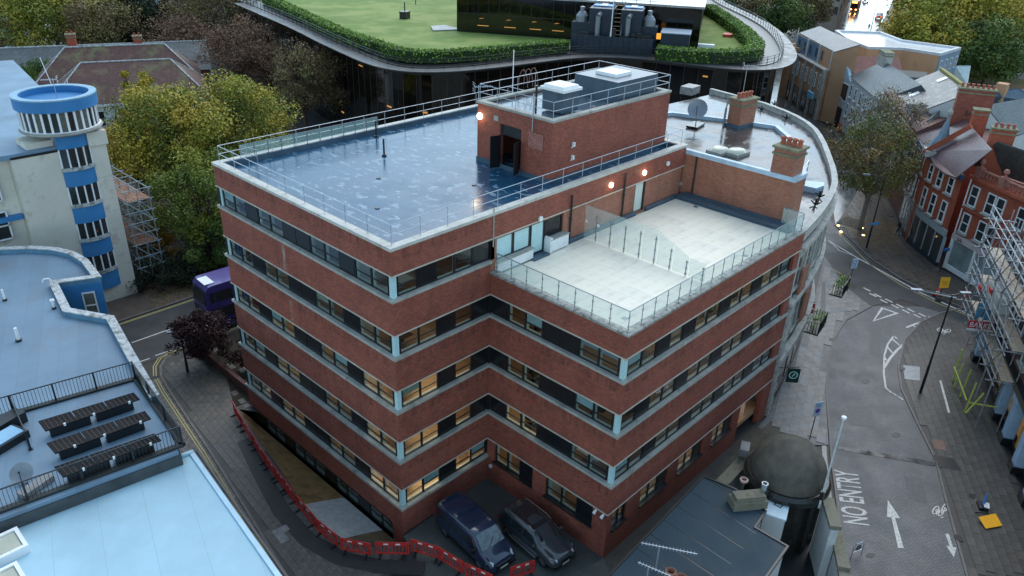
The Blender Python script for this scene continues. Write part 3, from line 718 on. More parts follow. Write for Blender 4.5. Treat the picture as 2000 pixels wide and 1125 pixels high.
# --- main road on the right ---
kR=[(1660,1140),(1640,1040),(1622,900),(1612,760),(1618,700),(1628,660),(1650,625),(1700,598)]
KL=[U(*p) for p in kR]
kE=[(1895,1140),(1850,980),(1830,900),(1790,820),(1762,760),(1756,715),(1768,665),(1800,630),(1840,612),(1895,600)]
KE=[U(*p) for p in kE]
road=KL+KE[::-1]
sheet('setts_road',m_sett,road,z=.004)
# through road: dark asphalt sweeping from the far street to the right edge
thr=[U(*p) for p in ((1618,425),(1632,440),(1662,468),(1700,505),(1760,545),(1830,580),(1905,612),(1990,645),(1985,690),(1900,655),(1840,612),(1760,585),(1700,598),(1650,560),(1610,500),(1600,470))]
sheet('through_road',m_asph,thr,z=.008)
# far end of the street up to the junction
far=[U(*p) for p in ((1632,440),(1610,300),(1575,262),(1500,215),(1480,150),(1560,95),(1600,60),(1640,40),(1665,0),(1740,-25),(1745,0),(1725,40),(1700,75),(1620,110),(1545,190),(1600,235),(1650,280),(1690,350),(1700,420),(1662,468))]
m_shine=M('shining_wet_asphalt',(.06,.062,.066),.14,.2,.3,rvar=.06)
sheet('far_street',m_shine,far,z=.006)
# pale paved pavement beside the bank
pw=[(1497,815),(1530,745),(1560,680),(1590,585),(1610,500),(1650,560),(1700,598),(1650,625),(1628,660),(1618,700),(1612,760),(1618,870),(1560,870),(1480,835)]
PW=[U(*p) for p in pw]
lay('stone_pavement',PW,.9,.6,math.atan2(.35,1),.06,[m_pavL,M('pale_paving_b',(.17,.175,.18),.4,.25,2.5,rvar=.1),M('pale_paving_c',(.23,.215,.20),.5,.25,2.5)],300,M('pale_paving_bed',(.15,.15,.15),.5,.25,1.5),seed=8)

def kerb_line(P,w=.14,z=.075,flip=1):
    mb=MB(); A=offset(P,w*flip,False)
    for i in range(len(P)-1):
        mb.prism([P[i],P[i+1],A[i+1],A[i]],-.1,z)
    return mb.build('kerb',m_kerb,kind='structure')
kerb_line(KL); kerb_line(KE,flip=-1)
stripe(offset(KL[:4],-.35,False),.3,M('gutter_stone',(.15,.16,.17),.35,.15),'gutter',z=.012)
# right-hand pavement (dark, wet) with slabs
pe=[(1895,1140),(1850,980),(1830,900),(1790,820),(1762,760),(1756,715),(1768,665),(1800,630),(1840,612),(1895,640),(1905,700),(1960,870),(2010,1000),(2060,1140)]
PE=[U(*p) for p in pe]
lay('east_pavement',PE,.75,.5,math.atan2(6.5,12),.06,[M('dark_wet_slab_a',(.078,.075,.07),.42,.3,.6,rvar=.12),M('dark_wet_slab_b',(.088,.085,.08),.44,.3,.6,rvar=.12),M('dark_wet_slab_c',(.072,.07,.066),.42,.3,.6,rvar=.1)],290,m_pave_base,seed=9)
# pavement in front of the shops beyond the through road
ps=[(1632,440),(1662,468),(1700,505),(1760,545),(1830,580),(1905,612),(1990,645),(1990,600),(1925,572),(1828,522),(1768,472),(1735,400),(1700,330),(1690,350),(1665,390)]
PS=[U(*p) for p in ps]
lay('shop_pavement',PS,.9,.6,.6,.08,[M('brown_wet_slab_a',(.075,.062,.052),.4,.3,2,rvar=.12),M('brown_wet_slab_b',(.09,.075,.062),.42,.3,2,rvar=.12)],150,m_pave_base,seed=10)
kerb_line([U(*p) for p in ps[:7]],z=.1)
# yellow and white lines of the through road
stripe([U(*p) for p in ((1636,456),(1662,480),(1700,518),(1760,557),(1830,592),(1910,625))],.09,m_yel,'yellow_line',z=.016)
stripe([U(*p) for p in ((1618,470),(1668,500),(1740,540),(1800,573),(1860,600),(1898,617))],.16,m_line,'edge_line',z=.016)
stripe([U(*p) for p in ((1618,470),(1640,490),(1668,500))],.1,m_line,'edge_line',z=.018)
stripe([U(*p) for p in ((1600,512),(1630,528),(1655,542))],.1,m_yel,'yellow_line',z=.02)
# give-way dashes
def dash(p,q,w,name='dash_line',z=.02): return stripe([U(*p),U(*q)],w,m_line,name,z)
for (x,y) in ((1686,562),(1707,574),(1729,584),(1750,594),(1772,603),(1794,612)):
    dash((x,y),(x+14,y+7),.18,'give_way_line'); dash((x+12,y+11),(x+26,y+18),.18,'give_way_line')
for (x,y) in ((1812,618),(1832,626),(1855,635),(1880,646)): dash((x,y),(x+15,y+6),.14,'give_way_line')
stripe([U(*p) for p in ((1723,602),(1752,612),(1706,627))],.22,m_line,'give_way_triangle',z=.02,closed=True)
# hatched islands
stripe([U(*p) for p in ((1825,622),(1790,632),(1770,640))],.2,m_line,'hatching',z=.02); stripe([U(*p) for p in ((1825,622),(1816,638),(1798,650))],.2,m_line,'hatching',z=.023)
dash((1800,630),(1808,638),.15,z=.026); dash((1783,636),(1795,646),.15,z=.026)
stripe([U(*p) for p in ((1746,656),(1734,672),(1727,695),(1726,730),(1730,758),(1742,768))],.14,m_line,'hatching',z=.02)
stripe([U(*p) for p in ((1770,668),(1752,684),(1738,700),(1727,718))],.2,m_line,'hatching',z=.023)
dash((1745,656),(1752,662),.15,z=.02)
for p,q in (((1742,662),(1757,675)),((1733,678),(1743,690)),((1727,697),(1731,704))): dash(p,q,.15,z=.026)
for p,q in (((1744,768),(1751,773)),((1753,774),(1764,781)),((1836,745),(1853,808))): dash(p,q,.12 if q[0]<1800 else .16,z=.02 if q[0]<1800 else .085)
# arrows
def flat(pts,name,z=.018,mat=None):
    P=[U(*p) for p in pts]; P=ccw(P); return sheet(name,mat or m_line,P,z=z)

flat(((1734,977),(1758,1013),(1732,1010)),'arrow_head'); flat(((1741,1011),(1748,1012),(1765,1071),(1754,1071)),'arrow_shaft')
flat(((1863,1089),(1848,1066),(1868,1070)),'arrow_head'); flat(((1846,1043),(1853,1043),(1861,1069),(1855,1068)),'arrow_shaft')
flat(((1794,666),(1805,656),(1812,666)),'arrow_head'); flat(((1806,661),(1820,654),(1822,658),(1809,666)),'arrow_shaft')
# bicycle marks
def bicycle(c,e1,e2,name,z=.02,s=1.):
    C=Vector(U(*c)); X=(Vector(U(*e1))-C)*s; Y=(Vector(U(*e2))-C)*s; mb=MB()
    def circ(cx,cy,r):
        pts=[C+X*(cx+r*math.cos(g))+Y*(cy+r*math.sin(g)*1.0) for g in [k*math.pi/6 for k in range(12)]]
        a=[(p.x,p.y) for p in pts]; A=offset(ccw(a),.035); Bp=offset(ccw(a),-.035)
        for i in range(12): j=(i+1)%12; mb.add([A[i]+(z,),A[j]+(z,),Bp[j]+(z,),Bp[i]+(z,)],[(0,1,2,3)])
    circ(-.6,-.2,.38); circ(.6,-.2,.38)
    for p,q in (((-.6,-.2),(-.2,.5)),((-.2,.5),(.4,.5)),((.4,.5),(.6,-.2)),((-.2,.5),(0,-.2)),((0,-.2),(.4,.5)),((-.6,-.2),(0,-.2)),((.3,.8),(.6,.75))):
        a=C+X*p[0]+Y*p[1]; b=C+X*q[0]+Y*q[1]; t=(b-a).normalized(); n=Vector((-t.y,t.x))*.035
        mb.add([tuple(a-n)+(z+.003,),tuple(b-n)+(z+.003,),tuple(b+n)+(z+.003,),tuple(a+n)+(z+.003,)],[(0,1,2,3)])
    o=mb.build(name,m_line); o['kind']='structure'
bicycle((1836,998),(1850,994),(1832,1016),'bicycle_symbol',s=1.1); bicycle((1842,648),(1855,650),(1836,656),'bicycle_symbol',z=.09)
# NO ENTRY
def word(txt,p0,p1,ptop,name,mat=None,z=.018):
    # baseline from p0 to p1 (picture points on the road), cap height towards ptop
    cu=bpy.data.curves.new(name,'FONT'); cu.body=txt; cu.size=1; cu.offset=.012
    o=bpy.data.objects.new(name,cu); COL.objects.link(o); bpy.context.view_layer.update()
    dg=bpy.context.evaluated_depsgraph_get(); me=bpy.data.meshes.new_from_object(o.evaluated_get(dg)); bpy.data.objects.remove(o)
    co=np.empty(3*len(me.vertices)); me.vertices.foreach_get('co',co); co=co.reshape(-1,3)
    x0,x1=co[:,0].min(),co[:,0].max(); h=co[:,1].max()
    a=np.array(p0);b=np.array(p1);c=np.array(ptop)
    nc=a+np.outer((co[:,0]-x0)/(x1-x0),b-a)+np.outer(co[:,1]/h,c-a)
    me.vertices.foreach_set('co',nc.ravel()); me.materials.clear(); me.materials.append(mat or m_line); me.update()
    q=bpy.data.objects.new(name,me); COL.objects.link(q); return q
o=word('NO ENTRY',U(1697,1027)+(.018,),U(1674,922)+(.018,),U(1647,1021)+(.018,),'road_lettering'); o['kind']='structure'
# dark wet patches, drains, gutter channel
flat(((1637,872),(1720,885),(1800,898),(1830,905),(1826,912),(1780,903),(1700,890),(1636,878)),'drain_channel',z=.016,mat=M('wet_channel',(.022,.024,.027),.4,.2,rvar=.3))
for pts in (((1822,890),(1862,897),(1878,922),(1832,914)),((1890,965),(1905,968),(1903,977),(1893,974)),((1862,1045),(1876,1048),(1882,1060),(1868,1058))):
    flat(pts,'manhole_cover',z=.085,mat=M('iron_cover',(.022,.022,.025),.4,.2))
flat(((1818,860),(1842,862),(1848,882),(1824,878)),'brick_patch',z=.082,mat=M('reddish_patch',(.17,.10,.075),.5,.2))
flat(((1764,715),(1796,718),(1796,745),(1766,742)),'pale_patch',z=.084,mat=M('pale_blue_patch',(.2,.23,.26),.3,.25,4))
flat(((1605,552),(1612,552),(1612,640),(1600,645)),'tactile_strip',z=.085,mat=M('dark_strip',(.08,.09,.095),.4,.2)) 
for k,P in enumerate((((1655,790),(1700,795),(1712,835),(1660,830)),((1700,640),(1722,645),(1718,700),(1697,690)),((1765,930),(1800,935),(1812,985),(1775,975)))): flat(P,'road_patch',z=.012,mat=M('road_patch_tar',(.085,.09,.097),.5,.15,3))
for px,py in ((1690,745),(1750,850),(1700,1085),(1665,560)): flat([(px+9*math.cos(g),py+5*math.sin(g)) for g in [k*math.pi/6 for k in range(12)]],'road_manhole',z=.02,mat=MATS['iron_cover'])
for px,py in ((1625,664),(1762,722)): flat(((px-6,py-3),(px+6,py-2),(px+5,py+3),(px-6,py+3)),'drain_grate',z=.09,mat=MATS['iron_cover'])

# =============== LEFT SIDE BUILDINGS ===============
m_lroof=felt_mat('blue_grey_roof_felt',(.13,.21,.29),.5,1.0,.35,(.14,.15,.16),(.17,.19,.20))
m_mossc=M('mossy_coping',(.42,.45,.46),.75,.3,3,stain=((.10,.11,.09),2.2,.5,.8),bmp=.01)
m_cream=M('cream_render',(.62,.60,.52),.8,.10,.4,stain=((.28,.25,.2),.8,.55,.5))
m_blue=M('bright_blue_render',(.04,.19,.42),.5,.10,.8)
m_dgl=M('dark_window_glass',(.02,.028,.03),.06,.3,.6,spec=.8)
m_dglp=M('curtained_window_glass',(.12,.13,.11),.12,.5,.7,spec=.7)
ZR=8.0
L1=T('flat_roof_building','low building with blue grey felt roof, curved mossy parapet and black roof fences','building',U(0,700,ZR)+(0,))
o1=[U(x,y,ZR+.35) for x,y in ((-150,515),(-60,492),(0,484),(60,481),(110,484),(145,492),(172,508),(197,541),(112,553),(137,603),(222,618),(262,690),(310,772),(357,872),(0,1005),(-160,1055))]
o1=ccw(o1)
MB().prism(offset(o1,-.12),0,ZR-.2).build('wall',M('dark_stained_render',(.06,.07,.075),.7,.3,1),L1)
MB().prism(offset(o1,-.2),ZR-.19,ZR).build('roof_felt',m_lroof,L1)
cop=[U(x,y,ZR+.35) for x,y in ((-150,515),(-60,492),(0,484),(60,481),(110,484),(145,492),(172,508),(197,541),(112,553),(137,603),(222,618),(262,690),(310,772))]
MB().ring(cop[::-1],.0,.42,ZR-.3,ZR+.33,closed=False).build('parapet',M('parapet_render',(.10,.22,.32),.6,.2),L1)
MB().ring(cop[::-1],.04,.46,ZR+.334,ZR+.40,closed=False).build('coping',m_mossc,L1)
# blue wall and small window in the notch
a,b=Vector(U(115,553,ZR+.35)),Vector(U(197,542,ZR+.35)); d=(b-a).normalized(); nn=Vector((d.y,-d.x)); an=math.atan2(d.y,d.x)
c=(a+b)/2+nn*.02
MB().box((c.x,c.y,ZR-2.6),((b-a).length-.1,.1,5.2),an).build('blue_wall',m_blue,L1)
c=a+d*((b-a).length*.62)+nn*.14
wf=MB(); 
for s in (-.36,.36): wf.box((c.x+d.x*s,c.y+d.y*s,ZR-1.5),(.09,.1,1.9),an)
for z in (-2.4,-1.55,-.6): wf.box((c.x,c.y,ZR+z),(.66,.1,.09),an)
wf=wf.build('window',m_white,L1); MB().box((c.x-nn.x*.02,c.y-nn.y*.02,ZR-1.5),(.62,.04,1.75),an).build('pane',m_dglp,wf)
# roof vents
def vent(px,py,h,r,label,cap=False,bend=False):
    x,y=U(px,py,ZR); t=T('roof_vent',label,'vent pipe',(x,y,ZR),'vents on the blue grey roof')
    m=MB().tube((x,y,ZR),(x,y,ZR+h),r,8)
    if cap: m.tube((x,y,ZR+h*.78),(x,y,ZR+h*.95),r*2,8)
    if bend: m.path([(x,y,ZR+h),(x-.12,y+.02,ZR+h+.18),(x-.4,y+.08,ZR+h+.18),(x-.5,y+.1,ZR+h)],r,8)
    m.build('pipe',m_white,t); MB().tube((x,y,ZR),(x,y,ZR+.12),r*2,8).build('collar',m_black,t)
vent(10,587,.8,.07,'short white vent pipe nearest the left edge of the blue grey roof')
vent(105,567,.75,.05,'hooked white vent pipe near the notch in the parapet',bend=True)
vent(106,603,.7,.07,'dark capped vent pipe below the hooked one',cap=True)
vent(37,666,.9,.09,'thick white vent pipe nearest the long black fence')
# black fences
def fence(pts,h,label,z,postn,bar=.13):
    p0=pts[0]; t=T('roof_fence',label,'fence',(p0[0],p0[1],z),'black fences on the roofs')
    P=[Vector((p[0],p[1],z)) for p in pts]
    bm=mesh_of(MB().box((0,0,h/2+.03),(.022,.022,h-.1)),'bar',m_black); pm=mesh_of(MB().box((0,0,h/2),(.09,.09,h+.06)).box((0,0,.02),(.2,.2,.04)),'post',m_black)
    rl=MB()
    for a,b in zip(P,P[1:]):
        d=b-a; an=math.atan2(d.y,d.x)
        for k in (.08,h): rl.beam(a+Vector((0,0,k)),b+Vector((0,0,k)),.05,.05)
        n=max(1,round(d.length/2.1)) if not postn else postn
        for i in range(n+1): inst(pm,a+d*(i/n),an,t,'post')
        q=int(d.length/bar)
        for i in range(1,q): inst(bm,a+d*(i/q),an,t,'bar')
    rl.build('rail',m_black,t); return t
fence([U(-60,834,ZR),U(265,741,ZR)],1.15,'long black railing across the rear of the panel terrace',ZR,None,.16)
fence([U(265,741,ZR),U(357,870,ZR)],1.15,'black railing down the street side of the panel terrace',ZR,None,.16)
fence([U(357,870,ZR),U(-60,1022,ZR)],1.15,'black railing in front, above the pale blue roof',ZR,None,.16)
fence([U(30,808,ZR),U(60,878,ZR)],1.1,'short black divider railing beside the rooflight',ZR,1,.2)
for P in ([U(-60,834,ZR),U(265,741,ZR)],[U(265,741,ZR),U(357,870,ZR)],[U(357,870,ZR),U(-60,1022,ZR)]):
    a,b=[Vector(p) for p in P]; d=(b-a).normalized(); c=(a+b)/2
    MB().box((c.x,c.y,ZR+.06),((b-a).length,.3,.14),math.atan2(d.y,d.x)).build('kerb_upstand',M('dark_upstand',(.03,.035,.035),.5,.2),L1)
# tilted black panels in three rows
m_pan=M('black_solar_panel',(.010,.009,.010),.3,.3,.5,spec=.2)
def panel_row(tl,tr,br,bl,label):
    z=ZR+.85; zl=ZR+.6
    A=[Vector(U3(*tl,z)),Vector(U3(*tr,z)),Vector(U3(*br,zl)),Vector(U3(*bl,zl))]
    t=T('panel_row',label,'solar panels',(A[0].x,A[0].y,ZR),'rows of black panels on the terrace')
    n=3
    for k in range(n):
        e0,e1=k/n+.006,(k+1)/n-.006
        q=[A[0].lerp(A[1],e0),A[0].lerp(A[1],e1),A[3].lerp(A[2],e1),A[3].lerp(A[2],e0)]
        up=Vector((0,0,.06)); m=MB().add([p-up for p in q]+q,[(3,2,1,0),(4,5,6,7),(0,1,5,4),(1,2,6,5),(2,3,7,6),(3,0,4,7)])
        pn=m.build('panel',m_pan,t)
        r=MB()
        for j in range(1,7): a=q[0].lerp(q[1],j/7)+Vector((0,0,.012)); b=q[3].lerp(q[2],j/7)+Vector((0,0,.012)); r.beam(a,b,.025,.02)
        r.build('rib',m_black,pn)
    bx=MB(); d=(A[2]-A[3]); L=d.length; d.normalize(); back=(A[0]-A[3]); back.z=0; back.normalize()
    for s0,s1 in ((.06,.47),(.53,.93)):
        c=A[3]+d*(L*(s0+s1)/2)+back*.3; bx.box((c.x,c.y,ZR+.28),(L*(s1-s0),.4,.5),math.atan2(d.y,d.x))
    bx.build('ballast_box',m_black,t)
    cl=MB()
    for s in (.2,.5,.88): c=A[3]+d*L*s; cl.box((c.x,c.y,zl+.0),(.1,.08,.14),math.atan2(d.y,d.x))
    cl.build('clamp',m_white,t)
panel_row((73,823),(262,766),(274,779),(87,842),'rear row of tilted black panels below the long fence')
panel_row((89,866),(284,802),(296,817),(106,886),'middle row of tilted black panels')
panel_row((104,912),(302,846),(316,859),(122,932),'front row of tilted black panels behind the near fence')
def dish(x,y,z,r,label,n,mast=.5,mat=None):
    t=T('satellite_dish',label,'satellite dish',(x,y,z)); n=Vector(n).normalized(); c=Vector((x,y,z+mast))
    a=n.cross(Vector((0,0,1))).normalized(); b=a.cross(n); vs=[];fs=[]
    for i in range(5):
        rr=r*i/4; dd=.25*r*(i/4)**2
        for k in range(18): g=k*math.pi/9; vs.append(c+a*math.cos(g)*rr+b*math.sin(g)*rr+n*dd)
    for i in range(4):
        for k in range(18): k2=(k+1)%18; fs.append((i*18+k,i*18+k2,(i+1)*18+k2,(i+1)*18+k))
    m=MB().add(vs,fs); o=m.build('reflector',mat or m_galvd,t,smooth=True)
    MB().tube((x,y,z),c,.04).tube((x-.3,y,z+.03),(x+.3,y,z+.03),.05).tube((x,y-.3,z+.03),(x,y+.3,z+.03),.05).build('mount',m_galvd,t)
    MB().tube(c-b*r*.9,c+n*r*.8,.02).tube(c+n*r*.75,c+n*r*.9,.05).build('feed_arm',m_black,t); return t
x,y=U(48,938,ZR); dish(x,y,ZR,.5,'grey satellite dish behind the near black railing',(-.3,-.5,.6),.4)
x,y=U(72,955,ZR); tag(MB().box((x,y,ZR+.15),(1.5,.5,.3),.35).build('concrete_block',m_pavL),'pale concrete block lying beside the satellite dish','block')
x,y=U(22,862,ZR); t=T('rooflight','low glazed rooflight with dark frame beside the divider railing','rooflight',(x,y,ZR))
MB().box((x-.3,y,ZR+.2),(1.9,1.2,.4),.33).build('frame',m_black,t); MB().box((x-.3,y,ZR+.42),(1.6,.95,.06),.33).build('glazing',M('bright_blue_glazing',(.25,.45,.62),.05,.1),t)
x,y=U(18,834,ZR); tag(MB().box((x,y,ZR+.3),(1.5,.8,.6),.33).build('plant_box',m_black),'black plant box behind the low rooflight','box')
# pale blue roof
L2=T('pale_roof_building','single storey with smooth pale blue roof and white rooflights','building',U(200,1050,7.2)+(0,))
m_pale=felt_mat('pale_blue_roof_coating',(.34,.54,.64),.45,1.9,.28,(.30,.42,.46),(.46,.62,.68),amt=.3,lapc=.985)
o2=ccw([U(x,y,7.2) for x,y in ((0,1014),(377,882),(558,1140),(600,1200),(300,1500),(-300,1300),(-160,1075))])
MB().prism(offset(o2,-.1),0,7.0).build('wall',m_cream,L2); MB().prism(o2,7.004,7.2).build('roof_coating',m_pale,L2)
MB().ring([U(560,1140,7.2),U(377,882,7.2)],.0,.22,7.21,7.30,closed=False).build('edge_trim',M('blue_white_trim',(.4,.58,.7),.35,.1),L2)
MB().ring([U(377,882,7.2),U(0,1014,7.2),U(-150,1070,7.2)],.0,.2,7.21,7.34,closed=False).build('edge_trim',m_pale,L2)
MB().ring([U(566,1140,7.0),U(383,882,7.0)],.1,.0,6.95,7.1,closed=False).build('gutter',m_black,L2)
sheet('rust_stain',M('ochre_roof_stain',(.42,.46,.42),.35,.3,2,stain=((.36,.28,.14),1.2,.5,.6)),ccw([U(x,y,7.2) for x,y in ((338,905),(250,935),(140,978),(70,1005),(95,1003),(180,972),(262,943),(330,915))]),z=7.205,kind=None,parent=L2)
for (px,py),lb in (((2,1078),'white framed rooflight on the pale blue roof'),((0,1150),'second white rooflight cut by the bottom edge')):
    x,y=U(px,py,7.3); t=T('white_rooflight',lb,'rooflight',(x,y,7.2)); 
    MB().ring(ccw([(x-.9,y-.75),(x+.9,y-.75),(x+.9,y+.75),(x-.9,y+.75)]),0,.16,7.2,7.62).build('frame',m_white,t); MB().box((x,y,7.52),(1.44,1.14,.06)).build('glazing',M('milky_glazing',(.42,.42,.34),.25,.1),t)
# =============== DECO TOWER BUILDING ===============
Dk=T('deco_tower_building','cream art deco building with blue window bays and round glazed turret on top','building',(-2,42,0))
DY=39.04; DT=14.3
MB().prism([(1.52,DY),(1.52,52),(-5.4,52),(-5.4,DY)],-.1,DT-.6).build('wall',m_cream,Dk)
MB().prism([(-5.35,DY+.05),(-.2,DY+.05),(2,48),(5.8,76),(-10,80),(-30,60),(-30,DY+4)],DT-.594,DT-.2).build('roof_felt',M('lilac_blue_roof',(.16,.25,.34),.45,.2,.3,fine=25,spec=.15),Dk)
MB().prism([(-30,DY+4.5),(-5.42,DY+.8),(-5.42,70),(-30,70)],-.1,DT-.6).build('rear_wing',m_cream,Dk)
MB().ring([(-5.4,DY),(-2.1,DY)],.05,.25,DT-.59,DT-.42,closed=False).build('roof_edge',m_black,Dk)
MB().box((.92,DY+1.4,DT-.05),(1.5,3.2,1.1)).box((-3.1,DY+1.6,DT-.1),(1.9,2.2,.75)).build('cornice_block',m_cream,Dk)
MB().lathe((-.9,DY+1.7,0),[(0,15.0),(2.75,15.0),(2.95,15.12),(2.95,15.25),(2.5,15.3)],48).build('turret_slab',m_conc,Dk,smooth=False)
tc=(-.9,DY+1.7)
MB().lathe((tc[0],tc[1],0),[(2.9,16.9),(2.95,16.9),(2.95,17.75),(2.95,17.8),(2.5,17.8),(2.5,17.35),(0,17.35)],56).build('turret_rim',m_blue,Dk)
MB().lathe((tc[0],tc[1],0),[(2.98,17.75),(2.98,17.86),(2.45,17.86),(2.45,17.78)],56).build('turret_coping',M('blue_grey_coping',(.22,.38,.5),.5,.15),Dk)
MB().lathe((tc[0],tc[1],0),[(2.62,15.25),(2.62,16.95)],48).build('turret_glass',m_dgl,Dk)
tm=mesh_of(MB().box((0,0,.82),(.16,.09,1.66)),'mullion',m_white); tp=mesh_of(MB().box((0,0,.82),(.5,.03,1.5)),'pane',m_dglp); tq=mesh_of(MB().box((0,0,.82),(.5,.03,1.5)),'pane',m_dgl)
for k in range(30):
    g=2*math.pi*k/30; inst(tm,(tc[0]+2.72*math.cos(g),tc[1]+2.72*math.sin(g),15.27),g+math.pi/2,Dk,'mullion')
    g+=math.pi/30; inst([tp,tq][R.random()<.4],(tc[0]+2.67*math.cos(g),tc[1]+2.67*math.sin(g),15.27),g+math.pi/2,Dk,'pane')
MB().lathe((tc[0],tc[1],0),[(2.8,15.27),(2.85,15.33),(2.62,15.38)],48).build('turret_sill',m_white,Dk)
# bay strip: blue bands and windows, gently bowed
bx0,bx1=-2.1,.28
def bow(x0,x1,b,y0,n=8): return [(x0+(x1-x0)*k/n, y0-b*math.sin(math.pi*k/n)) for k in range(n+1)]
bowp=bow(bx0,bx1,.35,DY-.04)
def band(z0,z1,mat,name,off=0,parent=Dk):
    p=offset(bowp,off,False); return MB().prism(p+[(bx1,DY+.1),(bx0,DY+.1)],z0,z1).build(name,mat,parent)
wz=[(12.33,13.85),(9.28,10.76),(6.25,7.6),(3.2,4.6)]
bz=[(13.86,15.0),(10.77,12.05),(7.61,9.0),(4.61,5.95),(1.4,2.9)]
for a,b in bz: band(a,b,m_blue,'blue_band')
for a,b in wz:
    w_=band(a+.01,b-.005,m_dgl,'bay_window',-.06); band(a-.28,a,m_mossc,'bay_sill',.1)
    for k in range(5):
        q=bowp[min(8,k*2)]; MB().box((q[0]+(.05 if k==0 else -.05 if k==4 else 0),q[1]+.0,(a+b)/2),(.1,.1,b-a-.02)).build('mullion',m_white,w_)
MB().box((1.53,DY+2.5,7.5),(.05,.9,12)).build('blue_side_strip',m_blue,Dk)
for z in (11.0,8.0): MB().box((.9,DY-.01,z),(1.1,.015,.02)).build('render_joint',m_conc,Dk)
# recessed wing windows at far left
xw,yw,zw=PYc(0,440,DY+.75)
for z0 in (zw-1.2,zw-4.3,zw+1.9):
    f=MB(); 
    for s in (-1.9,-.65,.6): f.box((xw+s,DY+.7,z0+1.1),(.12,.12,2.2))
    for z in (0,1.1,2.2): f.box((xw-.65,DY+.7,z0+z),(2.6,.12,.1))
    f=f.build('window',m_white,Dk); MB().box((xw-.65,DY+.74,z0+1.1),(2.5,.05,2.1)).build('pane',m_dgl,f)
MB().box((-7.5,DY+.6,9.1),(4,.5,.35)).build('ledge',m_blue,Dk)
aerial(-.6,DY+2.2,17.3,1.5,'small television aerial inside the round blue turret roof',2.6)
t=T('roof_mast','thin leaning white masts beside the round turret','mast',(1.6,46,13)); MB().tube((1.2,46,13.7),(.3,46.3,19.5),.03).tube((1.7,46.2,13.7),(1.9,46.2,17.6),.03).build('pole',m_white,t)
# scaffolding beside the tower
def scaffold(name,label,x0,x1,y0,y1,levels,bays_x,bays_y,mat,deck,parentless=True,dk=(),r=.05,z0=0,diag=True):
    t=T(name,label,'scaffolding',(x0,y0,z0)); top=levels[-1]+1.0
    pole=mesh_of(MB().tube((0,0,z0),(0,0,top),r,5),'pole',mat)
    for i in range(bays_x+1):
        for j in range(bays_y+1):
            inst(pole,(x0+(x1-x0)*i/bays_x+R.uniform(-.05,.05),y0+(y1-y0)*j/bays_y,0),0,t,'pole')
    lg=MB()
    for z in levels:
        for zz in (z,z+1.0):
            for i in range(bays_x+1): x=x0+(x1-x0)*i/bays_x; lg.tube((x,y0-.3,zz),(x,y1+.3,zz),r*.9,5)
            for j in range(bays_y+1): y=y0+(y1-y0)*j/bays_y; lg.tube((x0-.3,y,zz+.06),(x1+.3,y,zz+.06),r*.9,5)
    lg.build('ledger',mat,t)
    if diag:
        dg=MB(); zz=[z0]+list(levels)
        for k in range(len(zz)-1):
            dg.tube((x1,y0,zz[k]),(x1,y1,zz[k+1]),r*.9,5).tube((x0,y0,zz[k+1]),(x1,y0,zz[k]),r*.9,5)
        dg.build('brace',mat,t)
    for z in dk:
        n=int((y1-y0)/.25)+0; 
        nb=min(40,max(2,int((x1-x0)/.24)))
        for k in range(nb):
            MB().box((x0+(k+.5)*(x1-x0)/nb,(y0+y1)/2,z+.1),((x1-x0)/nb-.03,(y1-y0)+R.uniform(-.2,.3),.04)).build('board',deck,t)
    return t
m_sctube=M('weathered_scaffold_tube',(.30,.36,.38),.5,.2,metal=.3)
m_board=M('reddish_scaffold_board',(.30,.17,.12),.7,.25,2)
scaffold('scaffolding','steel scaffolding with reddish board decks beside the cream tower',2.4,4.4,39.8,47.5,(1.8,4.0,6.0,8.0),2,4,m_sctube,m_board,dk=(4.0,8.0))
# =============== OLDER BUILDINGS BEYOND ===============
m_tile=M('mossy_brown_tiles',(.13,.065,.055),.75,.25,.35,bmp=.03,fine=14,stain=((.13,.14,.07),.22,.5,.75))
m_slate=M('grey_slate',(.09,.105,.11),.45,.25,.8,bmp=.02,fine=8,rvar=.1)
def roof_rows(mat_name,col,row=.3,rough=.5,stain=None,c2=None):
    m,t,b=base(mat_name); uv=coord(t,'UV')
    br=nd(t,'ShaderNodeTexBrick'); t.links.new(uv,br.inputs['Vector'])
    for k,v in (('Scale',1.),('Mortar Size',.025),('Mortar Smooth',.2),('Brick Width',row*1.1),('Row Height',row)): br.inputs[k].default_value=v
    for k,v in (('Color1',col),('Color2',c2 or sc(col,.7)),('Mortar',sc(col,.35))): br.inputs[k].default_value=tuple(v)+(1,)
    ob=coord(t); c=mix(t,.6,br.outputs[0],ramp(t,noise(t,ob,.5,5),[(.3,(.6,.6,.6)),(.7,(1.3,1.3,1.3))]),'MULTIPLY')
    if stain: c=mix(t,ramp(t,noise(t,ob,stain[1],5,.7),[(stain[2],0.),(stain[2]+.15,stain[3])]),c,stain[0])
    t.links.new(c,b.inputs['Base Color']); b.inputs['Roughness'].default_value=rough
    h=nd(t,'ShaderNodeMath',operation='SUBTRACT'); h.inputs[0].default_value=1; t.links.new(br.outputs[1],h.inputs[1]); bump(t,b,h.outputs[0],.02,.8)
    return m
m_tile=roof_rows('mossy_brown_tiles2',(.115,.05,.042),.3,.75,((.12,.13,.05),.25,.5,.85))
m_slate=roof_rows('wet_grey_slate',(.11,.125,.13),.28,.32,((.16,.17,.14),.6,.6,.5))
m_slateL=roof_rows('lichen_spotted_slate',(.10,.105,.105),.3,.4,((.32,.32,.28),1.2,.5,.6))
